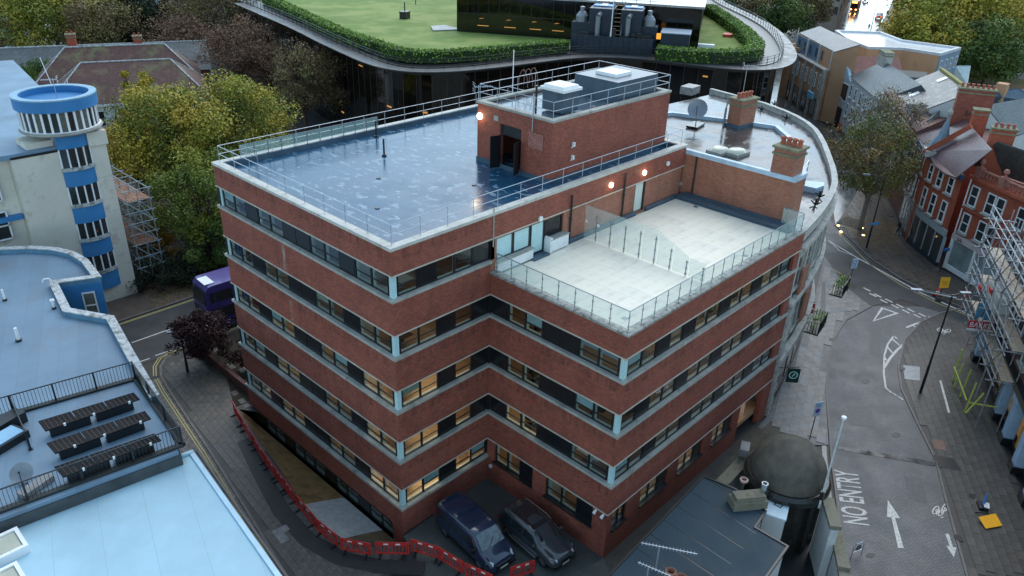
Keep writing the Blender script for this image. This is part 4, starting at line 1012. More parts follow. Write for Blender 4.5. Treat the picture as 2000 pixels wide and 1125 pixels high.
def hipped(parent,x0,x1,y0,y1,ze,zr,hip,mat,rz=0,c=None,name='roof',over=.3,axis='x',ridge_mat=None):
    c=c or (0,0); cs,sn=math.cos(rz),math.sin(rz)
    def W(x,y,z): return (c[0]+x*cs-y*sn,c[1]+x*sn+y*cs,z)
    x0-=over;x1+=over;y0-=over;y1+=over
    if axis=='x': r0,r1=(x0+hip,(y0+y1)/2),(x1-hip,(y0+y1)/2)
    else: r0,r1=((x0+x1)/2,y0+hip),((x0+x1)/2,y1-hip)
    v=[W(x0,y0,ze),W(x1,y0,ze),W(x1,y1,ze),W(x0,y1,ze),W(r0[0],r0[1],zr),W(r1[0],r1[1],zr)]
    f=[(0,1,5,4),(2,3,4,5),(3,0,4),(1,2,5),(3,2,1,0)] if axis=='x' else [(0,1,4),(1,2,5,4),(2,3,5),(3,0,4,5),(3,2,1,0)]
    o=MB().add(v,f).build(name,mat,parent)
    m=MB().beam(v[4],v[5],.22,.16)
    if hip: 
        for i,j in ((0,4),(3,4),(1,5),(2,5)) if axis=='x' else ((0,4),(1,4),(2,5),(3,5)): m.beam(v[i],v[j],.16,.12)
    m.build('ridge',ridge_mat or m_mossc,parent); return W
def chimney(parent,x,y,z0,z1,w,d,rz,mat,pots=3,potm=None,cap=True,name='chimney'):
    ch=MB().box((x,y,(z0+z1)/2),(w,d,z1-z0),rz).build(name,mat,parent)
    c=MB().box((x,y,z1-.35),(w+.16,d+.16,.14),rz).box((x,y,z1+.06),(w+.24,d+.24,.14),rz); c.build('chimney_cap',M('mossy_cap',(.19,.19,.12),.8,.3,2),ch)
    for k in range(pots):
        s=(k-(pots-1)/2)*(w/pots); px=x+s*math.cos(rz); py=y+s*math.sin(rz)
        MB().lathe((px,py,z1+.1),[(.15,0),(.13,.3),(.17,.34),(.17,.42),(.10,.42),(.10,.2)],10).build('chimney_pot',potm or M('terracotta_pot',(.36,.10,.06),.6,.2),ch)
    return ch
H=T('red_tiled_hall','old hall with two mossy brown tiled hipped roofs and a white cornice','building',(25,86,0))
ang=math.atan2(86.43-90.97,27.32-16.66); 
def hall(cx,cy,L,Wd,ze,zr,hip,rz):
    MB().box((cx,cy,ze/2-.15),(L,Wd,ze-.3),rz).build('wall',m_white,H)
    hipped(H,-L/2,L/2,-Wd/2,Wd/2,ze,zr,hip,m_tile,rz,(cx,cy))
hall(22.4,87.5,19.5,13.5,6.2,10.3,4.4,ang); hall(25.2,98,22,11,6.2,10.6,4.6,ang)
ux=Vector((math.cos(ang),math.sin(ang))); uy=Vector((ux.y,-ux.x))
cc=Vector((22.4,87.5))+uy*6.85
def hall_win(s,z,w,h,parent,mat=m_dgl):
    p=cc+ux*s; f=MB()
    f.box((p.x,p.y,z),(w+.3,.1,h+.3),ang); fo=f.build('window',m_white,parent)
    for i in (-1,1):
        for j in (-1,1): q=p+ux*i*w/4+uy*.06; MB().box((q.x,q.y,z+j*h/4),(w/2-.08,.04,h/2-.08),ang).build('pane',mat,fo)
for s in (-4.3,-.5,3.5): hall_win(s,4.2,1.5,2.0,H)
q=cc+uy*.1; MB().box((q.x,q.y,6.0),(19.6,.35,.3),ang).build('cornice',m_white,H)
# long grey roof building behind
G1=T('grey_roof_building','long building with weathered grey slate roof behind the tiled hall','building',(25,115,0))
MB().box((24,113,2.2),(40,10,5),ang).build('wall',m_brickd,G1); hipped(G1,-20,20,-5,5,4.8,8.6,0,m_slate,ang,(24,113))
x,y=U(143,95,8); chimney(G1,x,y,4,10.2,1.3,1.3,ang,m_brick3,2)
x,y=U(271,90,8); chimney(G1,x,y,4,9.6,1.3,1.3,ang,m_brick3,2)
# brick block of flats at top left
x,y=U(50,98,0); Bh=T('brick_flats','dark red brick flats with pale windows at the upper left corner','building',(x,y,0))
MB().box((x-12,y+4,9),(25,12,18),-.3).build('wall',m_brickd,Bh)
dr=Vector((math.cos(-.3),math.sin(-.3))); nr=Vector((dr.y,-dr.x)); fc=Vector((x-12,y+4))+nr*6.03
for (px,py) in ((4,33),(12,65),(20,97),(-24,40),(-14,72)):
    d_=ray(px,py); tt=((fc-Vector((CP[0],CP[1]))).dot(nr))/(d_[0]*nr.x+d_[1]*nr.y); P=CP+tt*d_
    f=MB().box((P[0],P[1],P[2]),(1.9,.12,1.9),-.3).build('window',m_black,Bh)
    for k in (-.45,.45): q=Vector((P[0],P[1]))+nr*.08; MB().box((q.x,q.y,P[2]+k),(1.6,.04,.75),-.3).build('pane',M('pale_blind_glass',(.4,.52,.55),.3,.2),f)
# church glimpsed between trees
x,y=U(300,12,5); Ch=T('church','stone church with arched windows and a grey lead roof among the trees','church',(x,y,0))
MB().box((x,y+3,4),(16,8,8),-.35).build('wall',m_brickd,Ch); hipped(Ch,-8,8,-4,4,8,12,0,roof_rows('plum_roof_tiles',(.14,.06,.07),.3,.6),-.35,(x,y+3))
for k,s in enumerate((-5,-1.5,2,5.5)):
    px=x+s*math.cos(-.35)-(-4.1)*math.sin(-.35)*0; q=Vector((x,y+3))+Vector((math.cos(-.35),math.sin(-.35)))*s+Vector((math.sin(-.35),-math.cos(-.35)))*4.05
    w_=MB().prism([(q.x-.9,q.y+.3-.3),(q.x+.9,q.y-.35-.2),(q.x+.9,q.y-.25),(q.x-.9,q.y+.3)],2.5,6.2).build('arched_window',m_white,Ch)
    MB().lathe((q.x,q.y-.1,6.2),[(.9,0),(.8,.4),(.5,.8),(0,1.1)],10,sy=.2).build('arch_head',m_white,w_)
# low lead roofs between the bare trees
for (px,py,s,lb) in ((350,108,7,'grey lead roof lodge between the bare trees at left'),(315,55,6,'low pale roofed porch beneath the dark conifer')):
    x,y=U(px,py,4); t=T('small_lodge',lb,'building',(x,y,0)); MB().box((x,y,2),(s,s*.8,4),ang).build('wall',m_brickd,t); hipped(t,-s/2,s/2,-s*.4,s*.4,4,6.3,2,m_slate,ang,(x,y))
# garden wall along the street
t=T('garden_fence','dark close-boarded fence with a small white notice along the far pavement','fence',(4.5,38.95,0))
fb=mesh_of(MB().box((0,0,.95),(.46,.06,1.9)),'board',M('dark_fence_board',(.035,.03,.028),.7,.3,3))
for k in range(36): inst(fb,(4.6+k*.48,38.98+R.uniform(-.01,.01),.02),0,t,'board')
MB().box((10.2,38.9,1.5),(.5,.03,.4)).build('notice',m_white,t)
MB().prism([(1.7,38.95),(4.5,38.95),(4.5,39.3),(1.7,39.3)],0,.35).build('low_wall',m_brickd,t)
# =============== BLACK GLASS OFFICE WITH ROOF LAWN ===============
Wz=13.0
wp=[(480,5),(540,30),(600,55),(650,80),(700,102),(735,117),(770,128),(815,134),(870,133),(940,127),(1020,117),(1100,107),(1175,105),(1250,108),(1330,117),(1400,126),(1450,130),(1490,129),(1515,122),(1526,110),(1525,95),(1510,70),(1490,52),(1465,37),(1430,20),(1400,6),(1380,-10)]
WO=[U(x,y,Wz) for x,y in wp]
WG=T('black_glass_office','curved black glass office building with a lawn and hedges on its roof','building',(70,60,0))
full=ccw(WO+[(190,130),(150,190),(70,190)])
m_bgl=M('bronze_black_glass',(.006,.005,.004),.05,.3,.3,spec=.6)
MB().prism(offset(full,-.5),-.5,Wz-.5).build('glass_core',m_dark,WG)
MB().prism(offset(full,-.02),Wz-.35,Wz-.1).build('roof_slab',M('dark_roof_slab',(.03,.03,.032),.4,.2),WG)
# facade panels follow the curve
def resample(P,step):
    P=[Vector(p) for p in P]; out=[P[0]]; acc=0
    for a,b in zip(P,P[1:]):
        L=(b-a).length; s=step-acc
        while s<=L: out.append(a+(b-a)*(s/L)); s+=step
        acc=(acc+L)%step if False else (L-(s-step))
    return out
def smooth(P,n=2):
    for _ in range(n):
        Q=[P[0]]
        for a,b in zip(P,P[1:]): Q+= [tuple(Vector(a)*.75+Vector(b)*.25),tuple(Vector(a)*.25+Vector(b)*.75)]
        P=Q+[P[-1]]
    return P
SO=smooth(WO,2)
fac=resample(SO,2.0); 
fin=mesh_of(MB().box((0,0,(Wz-.8)/2),(.05,.08,Wz-.8)),'mullion',M('thin_bronze_mullion',(.07,.06,.055),.6,.2))
sgn=-1 if ccw(WO+[(190,130),(150,190),(70,190)])[0]==(WO[0]) else 1
cen=Vector((90,70))
for a,b in zip(fac,fac[1:]):
    d=b-a; an=math.atan2(d.y,d.x); n=Vector((-d.y,d.x)).normalized()
    if n.dot(cen-(a+b)/2)<0: n=-n
    c=(a+b)/2+n*.3; tilt=R.uniform(-.008,.008)
    pm=MB()
    for k in range(3):
        z0=-.2+k*4.15; gp=MB().box((c.x,c.y,z0+2.06),(d.length-.05,.06,4.1),an+tilt).build('glass_panel',m_bgl,WG)
    q=a+n*.26; inst(fin,(q.x,q.y,0),an,WG,'mullion')
# glowing amber strips set on the bronze glass, standing for light inside
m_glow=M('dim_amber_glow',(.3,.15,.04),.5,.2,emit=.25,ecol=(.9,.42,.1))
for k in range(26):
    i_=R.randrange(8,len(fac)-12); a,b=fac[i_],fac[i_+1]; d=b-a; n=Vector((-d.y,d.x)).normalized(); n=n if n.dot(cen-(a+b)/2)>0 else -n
    c=(a+b)/2+n*.22; z=R.choice((3.0,7.4,11.2)); MB().box((c.x,c.y,z),(R.uniform(.5,1.4),.02,R.uniform(.06,.25)),math.atan2(d.y,d.x)).build('amber_glow_piece',m_glow,WG)
wpath=MB().ring(SO[::-1],0,2.2,Wz-.1,Wz,closed=False).build('roof_walkway',M('wet_grey_walkway',(.055,.06,.065),.4,.2,.8,rvar=.1),WG)
MB().ring(SO[::-1],.08,.12,Wz-.8,Wz+.12,closed=False).build('roof_edge',m_black,WG)
lawn=ccw(offset(ccw(full),-3.3))
m_lawn=M('roof_lawn_grass',(.155,.235,.052),.9,.16,.12,bmp=.02,fine=9,stain=((.27,.30,.10),.12,.45,.7))
o=sheet('roof_lawn',m_lawn,lawn,z=Wz+.06,kind=None,parent=WG)
def wrail(P,z,h,label):
    t=T('roof_railing',label,'railing',(P[0][0],P[0][1],z)); mb=MB(); V=[Vector((p[0],p[1],z)) for p in P]
    for k in (.35,.7,1.0): mb.path([v+Vector((0,0,h*k)) for v in V],.035,4)
    mb.build('rail',m_black,t); pm=mesh_of(MB().tube((0,0,0),(0,0,h),.05,4),'post',m_black)
    for v in resample([p for p in P],2.0): inst(pm,(v.x,v.y,z),0,t,'post')
wrail([tuple(p) for p in offset(SO[::-1],-.25,False)],Wz,1.15,'long curved black railing round the edge of the roof lawn building')
# hedges: rounded box with leafy noise
m_hedge=leaf_mat('hedge_leaves',[(.07,.13,.018),(.15,.27,.035),(.24,.38,.05)])
def leaf_mesh(name,pts,nrm,size,mat,seed,var=None):
    rg=np.random.default_rng(seed); n=len(pts)
    a=rg.normal(size=(n,3)); a/=np.linalg.norm(a,axis=1)[:,None]; a=a*.8+nrm*.6; a/=np.linalg.norm(a,axis=1)[:,None]
    u=np.cross(a,rg.normal(size=(n,3))); u/=np.linalg.norm(u,axis=1)[:,None]; v=np.cross(a,u)
    s=(size*rg.uniform(.6,1.3,n))[:,None]; 
    q=np.stack([pts-u*s,pts-v*s*.55,pts+u*s,pts+v*s*.55],1).reshape(-1,3)
    me=bpy.data.meshes.new(name); me.vertices.add(4*n); me.vertices.foreach_set('co',q.ravel().astype(np.float32))
    me.loops.add(4*n); me.loops.foreach_set('vertex_index',np.arange(4*n,dtype=np.int32)); me.polygons.add(n)
    me.polygons.foreach_set('loop_start',np.arange(0,4*n,4,dtype=np.int32)); me.polygons.foreach_set('loop_total',np.full(n,4,dtype=np.int32))
    me.update(calc_edges=True)
    vv=rg.uniform(0,1,n) if var is None else np.clip(var+rg.uniform(-.18,.18,n),0,1)
    at=me.attributes.new('var','FLOAT','POINT'); at.data.foreach_set('value',np.repeat(vv,4).astype(np.float32))
    me.materials.append(mat); return me
def hedge(P,w,h,z,label,seed):
    P=smooth(P,1); t=T('hedge',label,'hedge',(P[0][0],P[0][1],z),'hedges on the roof lawn')
    MB().ring(P,w/2-.1,w/2-.1,z,z+h-.12,closed=False).build('hedge_core',M('hedge_shade',(.02,.04,.01),.9,.2),t)
    rg=np.random.default_rng(seed); V=[Vector(p) for p in P]; L=sum((b-a).length for a,b in zip(V,V[1:])); pts=[];nr=[]
    for a,b in zip(V,V[1:]):
        l=(b-a).length; n=int(l*75); d=(b-a).normalized(); nn=Vector((-d.y,d.x))
        for _ in range(n):
            s=rg.uniform(0,l); e=rg.uniform(-1,1+1.6)
            if e<1: off=e*w/2; zz=z+h+rg.normal()*.05-(.12 if abs(e)>.85 else 0); m=(0,0,1)
            else:
                sd=-1 if rg.random()<.5 else 1; off=sd*(w/2+rg.normal()*.04); zz=z+rg.uniform(0,h); m=(nn.x*sd,nn.y*sd,.3)
            p=a+d*s+nn*off; pts.append((p.x-t.location.x,p.y-t.location.y,zz-z)); nr.append(m)
    me=leaf_mesh('foliage',np.array(pts),np.array(nr),.16,m_hedge,seed); o=bpy.data.objects.new('foliage',me); COL.objects.link(o); o.parent=t
hz=Wz+.05
def UL(L,z): return [U(x,y,z) for x,y in L]
hedge(UL(((520,-8),(600,30),(660,58),(730,83),(748,84)),hz+1.2),1.9,1.5,hz,'clipped hedge running along the upper left edge of the roof lawn',1)
hedge(UL(((748,88),(790,101),(860,103),(950,97),(1040,88),(1105,83)),hz+1.2),1.9,1.5,hz,'clipped hedge along the near edge of the large roof lawn',2)
hedge(UL(((1283,96),(1350,102),(1420,104),(1465,100),(1478,92),(1474,80),(1448,55),(1420,35),(1385,12)),hz+1.2),2.4,1.6,hz,'curved clipped hedge wrapping the right hand roof lawn',3)
# roof pavilion
pv=[U(893,62,Wz),U(1112,76,Wz),U(1130,50,Wz)]
A=Vector(U(893,62,Wz)); Bq=Vector(U(1362,96,Wz)); d=(Bq-A).normalized(); n=Vector((-d.y,d.x)); 
if n.dot(cen+Vector((40,60))-A)<0: n=-n
Lp=(Bq-A).length; far_=A+n*40
PV=ccw([tuple(A),tuple(Bq),tuple(Bq+n*40),tuple(far_)]); pav=MB().prism(PV,Wz+.05,Wz+5.6).build('pavilion',m_dark,WG)
MB().prism(offset(PV,.3),Wz+5.604,Wz+5.9).build('pavilion_roof',M('bright_wet_roof',(.3,.3,.3),.15,.3,.5,rvar=.1),WG)
an=math.atan2(d.y,d.x); npn=22
for k in range(npn):
    for j in range(2):
        c=A+d*(Lp*(k+.5)/npn)-n*.05; MB().box((c.x,c.y,Wz+1.5+j*2.75),(Lp/npn-.1,.05,2.65),an).build('glass_panel',m_bgl,WG)
e=far_-A; e.normalize()
for k in range(14): c=A+e*(k+.5)*2.8-d*.05; MB().box((c.x,c.y,Wz+2.8),(2.7,.05,5.3),math.atan2(e.y,e.x)).build('glass_panel',m_bgl,WG)
for s in (4.2,8.5,12.5,16):  # glowing amber discs and bars put on the glass for tables glimpsed inside
    c=A+d*s-n*.09; MB().lathe((c.x,c.y,Wz+2.0+.3),[(0,0),(.9,0.01)],14,sy=.25).build('amber_glow_piece',m_glow,WG); MB().box((c.x,c.y,Wz+1.2),(1.8,.04,.09),an).build('amber_glow_piece',m_glow,WG)
# roof plant: screen wall, two blue topped housings, duct pipes, stairs
def at(s,f,z): p=A+d*s-n*f; return (p.x,p.y,z)
s0=(Vector(U(1112,100,Wz))-A).dot(d); s1=(Vector(U(1275,105,Wz))-A).dot(d)
pl=T('roof_plant','black roof plant with blue topped housings, silver ducts and open stairs','machinery',at((s0+s1)/2,4,Wz))
m_navy=M('dark_navy_metal',(.018,.03,.045),.4,.2)
nb=14
for k in range(nb): MB().box(at(s0+(s1-s0)*(k+.5)/nb,8.3,Wz+1.1),((s1-s0)/nb-.04,.12,2.2),an).build('screen_panel',m_navy,pl)
Ls=s1-s0
for k,(a_,b_) in enumerate(((.17,.47),(.56,.82))):
    MB().box(at(s0+Ls*(a_+b_)/2,3.6,Wz+2.8),(Ls*(b_-a_),4.2,5.4),an).build('housing',m_navy,pl)
    MB().box(at(s0+Ls*(a_+b_)/2,2.6,Wz+5.6),(Ls*(b_-a_)-.4,2.2,.1),an).build('blue_top',M('bright_blue_cover',(.02,.22,.62),.35,.1),pl)
    MB().box(at(s0+Ls*(a_+b_)/2,2.6,Wz+5.68),(.9,2.3,.06),an).build('white_strip',m_white,pl)
    c0=at(s0+Ls*((a_+b_)/2-.03),6.2,Wz+.3); c1=at(s0+Ls*((a_+b_)/2-.03),6.2,Wz+4.5); MB().tube(c0,c1,.35,12).tube(c1,at(s0+Ls*((a_+b_)/2-.01),5.4,Wz+4.9),.35,12).build('duct',m_galvd,pl)
for k in range(11):
    MB().box(at(s0+Ls*.515,7.0-k*.36,Wz+.6+k*.52),(1.3,.35,.08),an).build('stair_tread',M('rusty_tread',(.22,.15,.08),.6,.2),pl)
for s in (-.75,.75): MB().beam(at(s0+Ls*.515+s,7.2,Wz+.3),at(s0+Ls*.515+s,3.0,Wz+6.2),.1,.3).beam(at(s0+Ls*.515+s,7.2,Wz+1.3),at(s0+Ls*.515+s,3.0,Wz+7.2),.05).build('stair_stringer',m_galvd,pl)
for k in range(14): MB().box(at(s0+Ls*R.uniform(.02,.98),R.uniform(6.6,7.9),Wz+R.uniform(.4,2.6)),(R.uniform(.4,1.4),R.uniform(.3,.8),R.uniform(.3,1.3)),an).build('equipment_box',m_black,pl)
for k,(s,f) in enumerate(((.06,4),(.9,4))):
    MB().lathe(at(s0+Ls*s,f,Wz+3.4),[(.9,0),(.9,.8),(.5,1.3),(.35,1.4),(.35,2),(0,2.1)],12).build('tank_vent',m_galvd,pl); MB().box(at(s0+Ls*s,f,Wz+1.7),(2.6,2.4,3.4),an).build('tank_base',m_navy,pl)
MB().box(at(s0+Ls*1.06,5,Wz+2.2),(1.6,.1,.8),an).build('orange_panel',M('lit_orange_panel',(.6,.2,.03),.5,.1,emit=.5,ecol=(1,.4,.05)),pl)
b_=MB().box(at(s0+Ls*1.25,5.4,Wz+1.5),(Ls*.34,4.2,3.0),an).build('plant_cabin',m_navy); tag(b_,'low dark cabin with blue grey roof at the right end of the roof plant','cabin'); MB().box(at(s0+Ls*1.25,5.4,Wz+3.06),(Ls*.36,4.5,.12),an).build('cabin_roof',m_lroof,b_)
wrail([at(s0,1.0,0)[:2],at(s1,1.0,0)[:2]],Wz+5.9,1.2,'straight railing on the pavilion roof above the plant')
x,y=U(1190,102,Wz); t=T('white_flagpole','tall thin white pole standing in front of the roof plant','pole',(x,y,Wz)); MB().tube((x,y,Wz),(x,y,Wz+10),.09,6,.05).build('pole',m_white,t)
x,y=U(791,37,Wz); t=T('roof_bollard_box','black box with a short post standing on the roof lawn','box',(x,y,Wz)); MB().box((x,y,Wz+.6),(1.6,1.2,1.1),.4).box((x,y,Wz+1.2),(1.8,1.4,.12),.4).build('box',m_black,t); MB().tube((x,y,Wz+1.2),(x,y,Wz+2.7),.1).build('post',m_black,t)
x,y=U(812,10,Wz); tag(MB().tube((x,y,Wz),(x,y,Wz+1.4),.08).build('lawn_post',m_black),'thin black post further back on the roof lawn','post')
x,y=U(870,58,Wz); tag(MB().prism([(x-3,y-.5),(x+1.5,y-2.2),(x+2.2,y+2.5),(x-.5,y+3)],Wz+.05,Wz+.25).build('paved_apron',m_pavL),'pale paved apron where the lawn meets the dark pavilion','paving')
x,y=U(1421,72,Wz); tag(MB().box((x,y,Wz+.3),(2.0,1.4,.4),.4).build('red_hatch',M('red_cover',(.6,.09,.05),.5,.1)),'small red cover lying on the right hand lawn','hatch')
x,y=U(1373,94,Wz); tag(MB().box((x,y,Wz+.35),(3.2,1.0,.5),an).build('white_bench',m_white),'low white block behind the curved hedge','bench')
# =============== CURVED STONE BANK BUILDING ===============
m_stone=M('pale_limestone',(.40,.39,.36),.65,.2,1.2,bmp=.004,stain=((.14,.14,.12),1.8,.52,.6))
m_felt=wet_roof('shining_wet_felt',(.075,.075,.08),(.12,.12,.12),r0=.03,r1=.3,thr=.6,seam=1.1,axis='y')
m_felt2=wet_roof('brown_wet_felt',(.055,.05,.05),(.10,.095,.09),r0=.08,r1=.32,thr=.6,seam=.9,axis='y')
bk=[(25.5,-9.15),(30.3,-8.35),(35.5,-7.0),(39,-5.4),(42.8,-3.3),(47,-.9),(50.6,1.6),(53.5,5),(55.3,9),(56.6,16),(49,16.6),(25.5,17.6)]
bks=smooth(bk[:9],1)+bk[9:]
K=T('stone_bank_building','curved pale stone building with shining wet roof and balustraded street front','building',(40,2,0))
MB().prism(offset(ccw(bks),-.25),-.1,13.6).build('wall',m_stone,K)
MB().prism(offset(ccw(bks),-.4),13.604,13.85).build('roof_felt',m_felt,K)
st=bks[:-2]
MB().ring(st,.05,.30,13.6,14.25,closed=False).build('parapet',m_stone,K)
MB().ring(st,.08,.36,14.254,14.36,closed=False).build('parapet_coping',M('grey_parapet_coping',(.30,.32,.31),.5,.2,1.5,stain=((.1,.1,.09),2,.5,.6)),K)
MB().ring(st,.28,.1,12.9,13.2,closed=False).build('cornice',m_stone,K); MB().ring(st,.3,.1,8.9,9.15,closed=False).build('string_course',m_stone,K)
MB().ring(st,.35,.1,4.3,4.8,closed=False).build('shop_fascia',m_stone,K)
RS=resample(st,2.3)
wbox=mesh_of(MB().box((0,0,0),(1.05,.12,2.3)),'sash_window',m_dgl); wfr=mesh_of(MB().box((-.6,-.05,0),(.14,.2,2.5)).box((.6,-.05,0),(.14,.2,2.5)).box((0,-.08,1.3),(1.5,.3,.18)).box((0,-.08,-1.25),(1.5,.3,.14)).box((0,-.02,0),(1.05,.1,.06)),'window_surround',m_stone)
pil=mesh_of(MB().box((0,0,1.9),(.35,.3,3.8)).box((0,-.05,3.7),(.5,.4,.25)),'pilaster',m_stone)
for i,(a,b) in enumerate(zip(RS,RS[1:])):
    d=(b-a).normalized(); an=math.atan2(d.y,d.x); n=Vector((d.y,-d.x)); c=(a+b)/2-n*.19
    for z in (11.1,6.9):
        o=inst(wbox,(c.x,c.y,z),an,K,'sash_window'); inst(wfr,(0,0,0),0,o,'window_surround',world=False)
    q=a-n*.1; inst(pil,(q.x,q.y,9.2),an,K,'pilaster')
    o=MB().box((c.x,c.y,2.2),(1.7,.14,3.2),an).build('shop_window',m_dgl,K)
# orange stone panel and quoins at the junction with the brick office
a,b=Vector(st[0]),Vector(st[2]); d=(b-a).normalized(); n=Vector((d.y,-d.x)); an=math.atan2(d.y,d.x)
for k in range(14):
    z=.3+k*.62; w=.9 if k%2 else .6; c=a+d*(w/2+.05)+n*.08; MB().box((c.x,c.y,z),(w,.3,.58),an).build('quoin_block',m_stone,K)
for s,z,h in ((2.3,9.9,2.2),(5.0,7.0,2.4)):
    c=a+d*s+n*.12; MB().box((c.x,c.y,z),(1.4,.16,h),an).build('orange_panel',m_brick2,K)
def balcony(s,z,label):
    c=a+d*s+n*.9; t=T('iron_balcony',label,'balcony',(c.x,c.y,z),'black iron balconies with plants')
    MB().box((c.x,c.y,z),(2.2,1.0,.12),an).build('floor',m_black,t); m=MB()
    for k in range(12): p=c-d*1.1+d*(2.2*k/11)+n*.48; m.tube((p.x,p.y,z),(p.x,p.y,z+1),.025,4)
    for k in range(5):
        for s2 in (-1,1): p=c+d*1.1*s2+n*(.48-.96*k/5); m.tube((p.x,p.y,z),(p.x,p.y,z+1),.025,4)
    p,q=c-d*1.1+n*.48,c+d*1.1+n*.48; m.tube((p.x,p.y,z+1),(q.x,q.y,z+1),.04,5); m.build('railing',m_black,t)
    rg=np.random.default_rng(int(s)); P=np.stack([rg.normal(0,.7,260)*d.x+rg.normal(0,.2,260)*n.x,rg.normal(0,.7,260)*d.y+rg.normal(0,.2,260)*n.y,rg.uniform(.2,1.2,260)],1)
    o=bpy.data.objects.new('plants',leaf_mesh('plants',P,np.zeros((260,3))+[0,0,1],.09,m_hedge,3)); COL.objects.link(o); o.parent=t
balcony(6.5,4.6,'black iron balcony with straggling plants nearer the brick office'); balcony(13.5,4.8,'black iron balcony further up the curved stone front')
# hanging signs
def hsign(px,py,z,w,h,label,mat,name='hanging_sign',face=None):
    x,y=U(px,py,z); t=T(name,label,'sign',(x,y,z)); MB().box((x,y,z),(w,.08,h),-.9).build('sign_board',mat,t)
    MB().tube((x-.9,y+.75,z+h/2+.1),(x+.3,y-.25,z+h/2+.1),.03).build('bracket',m_black,t); return t,x,y
t,x,y=hsign(1549,733,3.2,.85,1.15,'dark green hanging sign with a pale round emblem by the stone corner',M('dark_green_sign',(.01,.03,.03),.4,.1))
m_em=M('mint_emblem',(.35,.62,.55),.5,.1); ax=Vector((math.cos(-.9),math.sin(-.9))); an2=Vector((ax.y,-ax.x)); em=MB()
for k in range(16):
    g0,g1=k*math.pi/8,(k+1)*math.pi/8
    c=Vector((x,y))+an2*.06
    def ep(g,r): return (c.x+ax.x*math.cos(g)*r,c.y+ax.y*math.cos(g)*r,3.25+math.sin(g)*r)
    em.add([ep(g0,.24),ep(g1,.24),ep(g1,.31),ep(g0,.31)],[(0,1,2,3)])
em.add([ep(.6,.17),ep(1.3,.17),ep(3.9,.16),ep(4.4,.15)],[(0,1,2,3)]); em.build('round_emblem',m_em,t)
t,x,y=hsign(1582,602,3.0,.7,.9,'small red and white hanging sign above the stone pavement',M('red_sign',(.5,.02,.04),.4,.1)); c=Vector((x,y))+an2*.06; MB().box((c.x,c.y,3.0),(.55,.02,.16),-.9).build('white_bar',m_white,t)
# raised inner roof block and party wall above the terrace
ib=[(25.5,.02),(25.5,-7.9),(27.1,-7.9),(31.06,-4.76),(34.4,-3.2),(36.4,-1.2),(35.6,1.5),(33.5,6.5),(25.5,9)]
ib=ccw(ib)
MB().prism(ib,13.86,17.2).build('party_wall',m_brick2,K); MB().prism(offset(ib,-.3),17.204,17.24).build('inner_roof_felt',m_felt2,K)
MB().ring(ib,.03,.28,17.204,17.5).build('inner_parapet',M('blue_white_coping',(.42,.55,.66),.45,.15),K)
MB().box((25.4,-4.1,14.35),(.25,7.4,.45)).build('lead_flashing',m_upst,K)
MB().tube((25.42,-.9,14.2),(25.42,-.9,17.2),.06,8).build('downpipe',m_black,K)
ch=chimney(K,26.2,-6.9,14,19.1,1.35,1.5,0,m_brick2,0)
for j,yy in enumerate((-7.45,-7.08,-6.72,-6.35)): MB().lathe((26.2,yy,19.2),[(.17,0),(.14,.35),(.18,.4),(.18,.5),(.11,.5),(.11,.2)],10).build('chimney_pot',M('terracotta_pot',(.36,.10,.06),.6,.2),ch)
x,y=U(1445,246,17.2); c2=chimney(K,x,y,17.2,19.3,1.9,1.1,-.15,m_brick2,4); MB().box((x,y,17.35),(2.1,1.3,.25),-.15).build('chimney_base',m_upst,c2)
for i,(px,py) in enumerate(((1405,297),(1438,300))):
    x,y=U(px,py,17.3); t=T('domed_skylight',['milky domed rooflight left of its twin on the dark felt roof','milky domed rooflight right of its twin on the dark felt roof'][i],'rooflight',(x,y,17.2),'domed rooflights')
    MB().box((x,y,17.33),(1.5,1.2,.25),-.1).build('frame',m_conc,t); MB().lathe((x,y,17.45),[(.75,0),(.65,.14),(.4,.22),(0,.26)],16,sy=.8).build('dome',M('milky_glazing2',(.45,.46,.38),.25,.1),t,smooth=True)
x,y=U(1358,248,17.2); dish(x,y,17.2,.75,'large grey satellite dish on a mast on the dark felt roof',(-.75,-.3,.45),1.35); MB().box((x,y,17.35),(1.7,.9,.14),.2).build('dish_ballast',m_dark,K)
x,y=U(1413,246,17.2); t=T('roof_pipe','white and black flue pipe beside the roof chimney','pipe',(x,y,17.2)); MB().tube((x,y,17.2),(x,y,18.6),.09,8).tube((x,y,18.6),(x+.1,y,19.2),.06,8).build('pipe',m_galvd,t)
x,y=U(1447,206,17.2); aerial(x,y,17.2,3.4,'television aerial above the four pot roof chimney',-.9)
t=T('roof_access_rail','small pale access railing beside the penthouse end','railing',(27,5,17.2)); railing([(26.2,2.2),(26.2,5),(27.6,5)],17.2,1.0,1.4,t,m_galv,closed=False); 
x,y=U(1347,182,13.9); tag(MB().box((x,y,14.3),(2.0,1.4,.8),.1).build('roof_vent_box',m_pavL),'small grey vent box near the peak of the shining roof','box')
for i,(px,py) in enumerate(((1487,215),(1535,232),(1600,385),(1592,400),(1512,205))):
    x,y=U(px,py,13.9); m=MB()
    for g in range(4): a_=g*math.pi/2; m.tube((x,y,13.9),(x+.35*math.cos(a_),y+.35*math.sin(a_),14.15),.05,4)
    m.tube((x,y,13.85),(x,y,14.4),.06); tag(m.build('outlet_cowl',m_black),['small black outlet spider on the shining roof near its left side','second black outlet spider, right of the roof middle','black outlet cowl in the puddle on the lower curved roof','lower of two outlet cowls in the puddle','black outlet spider close to the far parapet'][i],'vent')
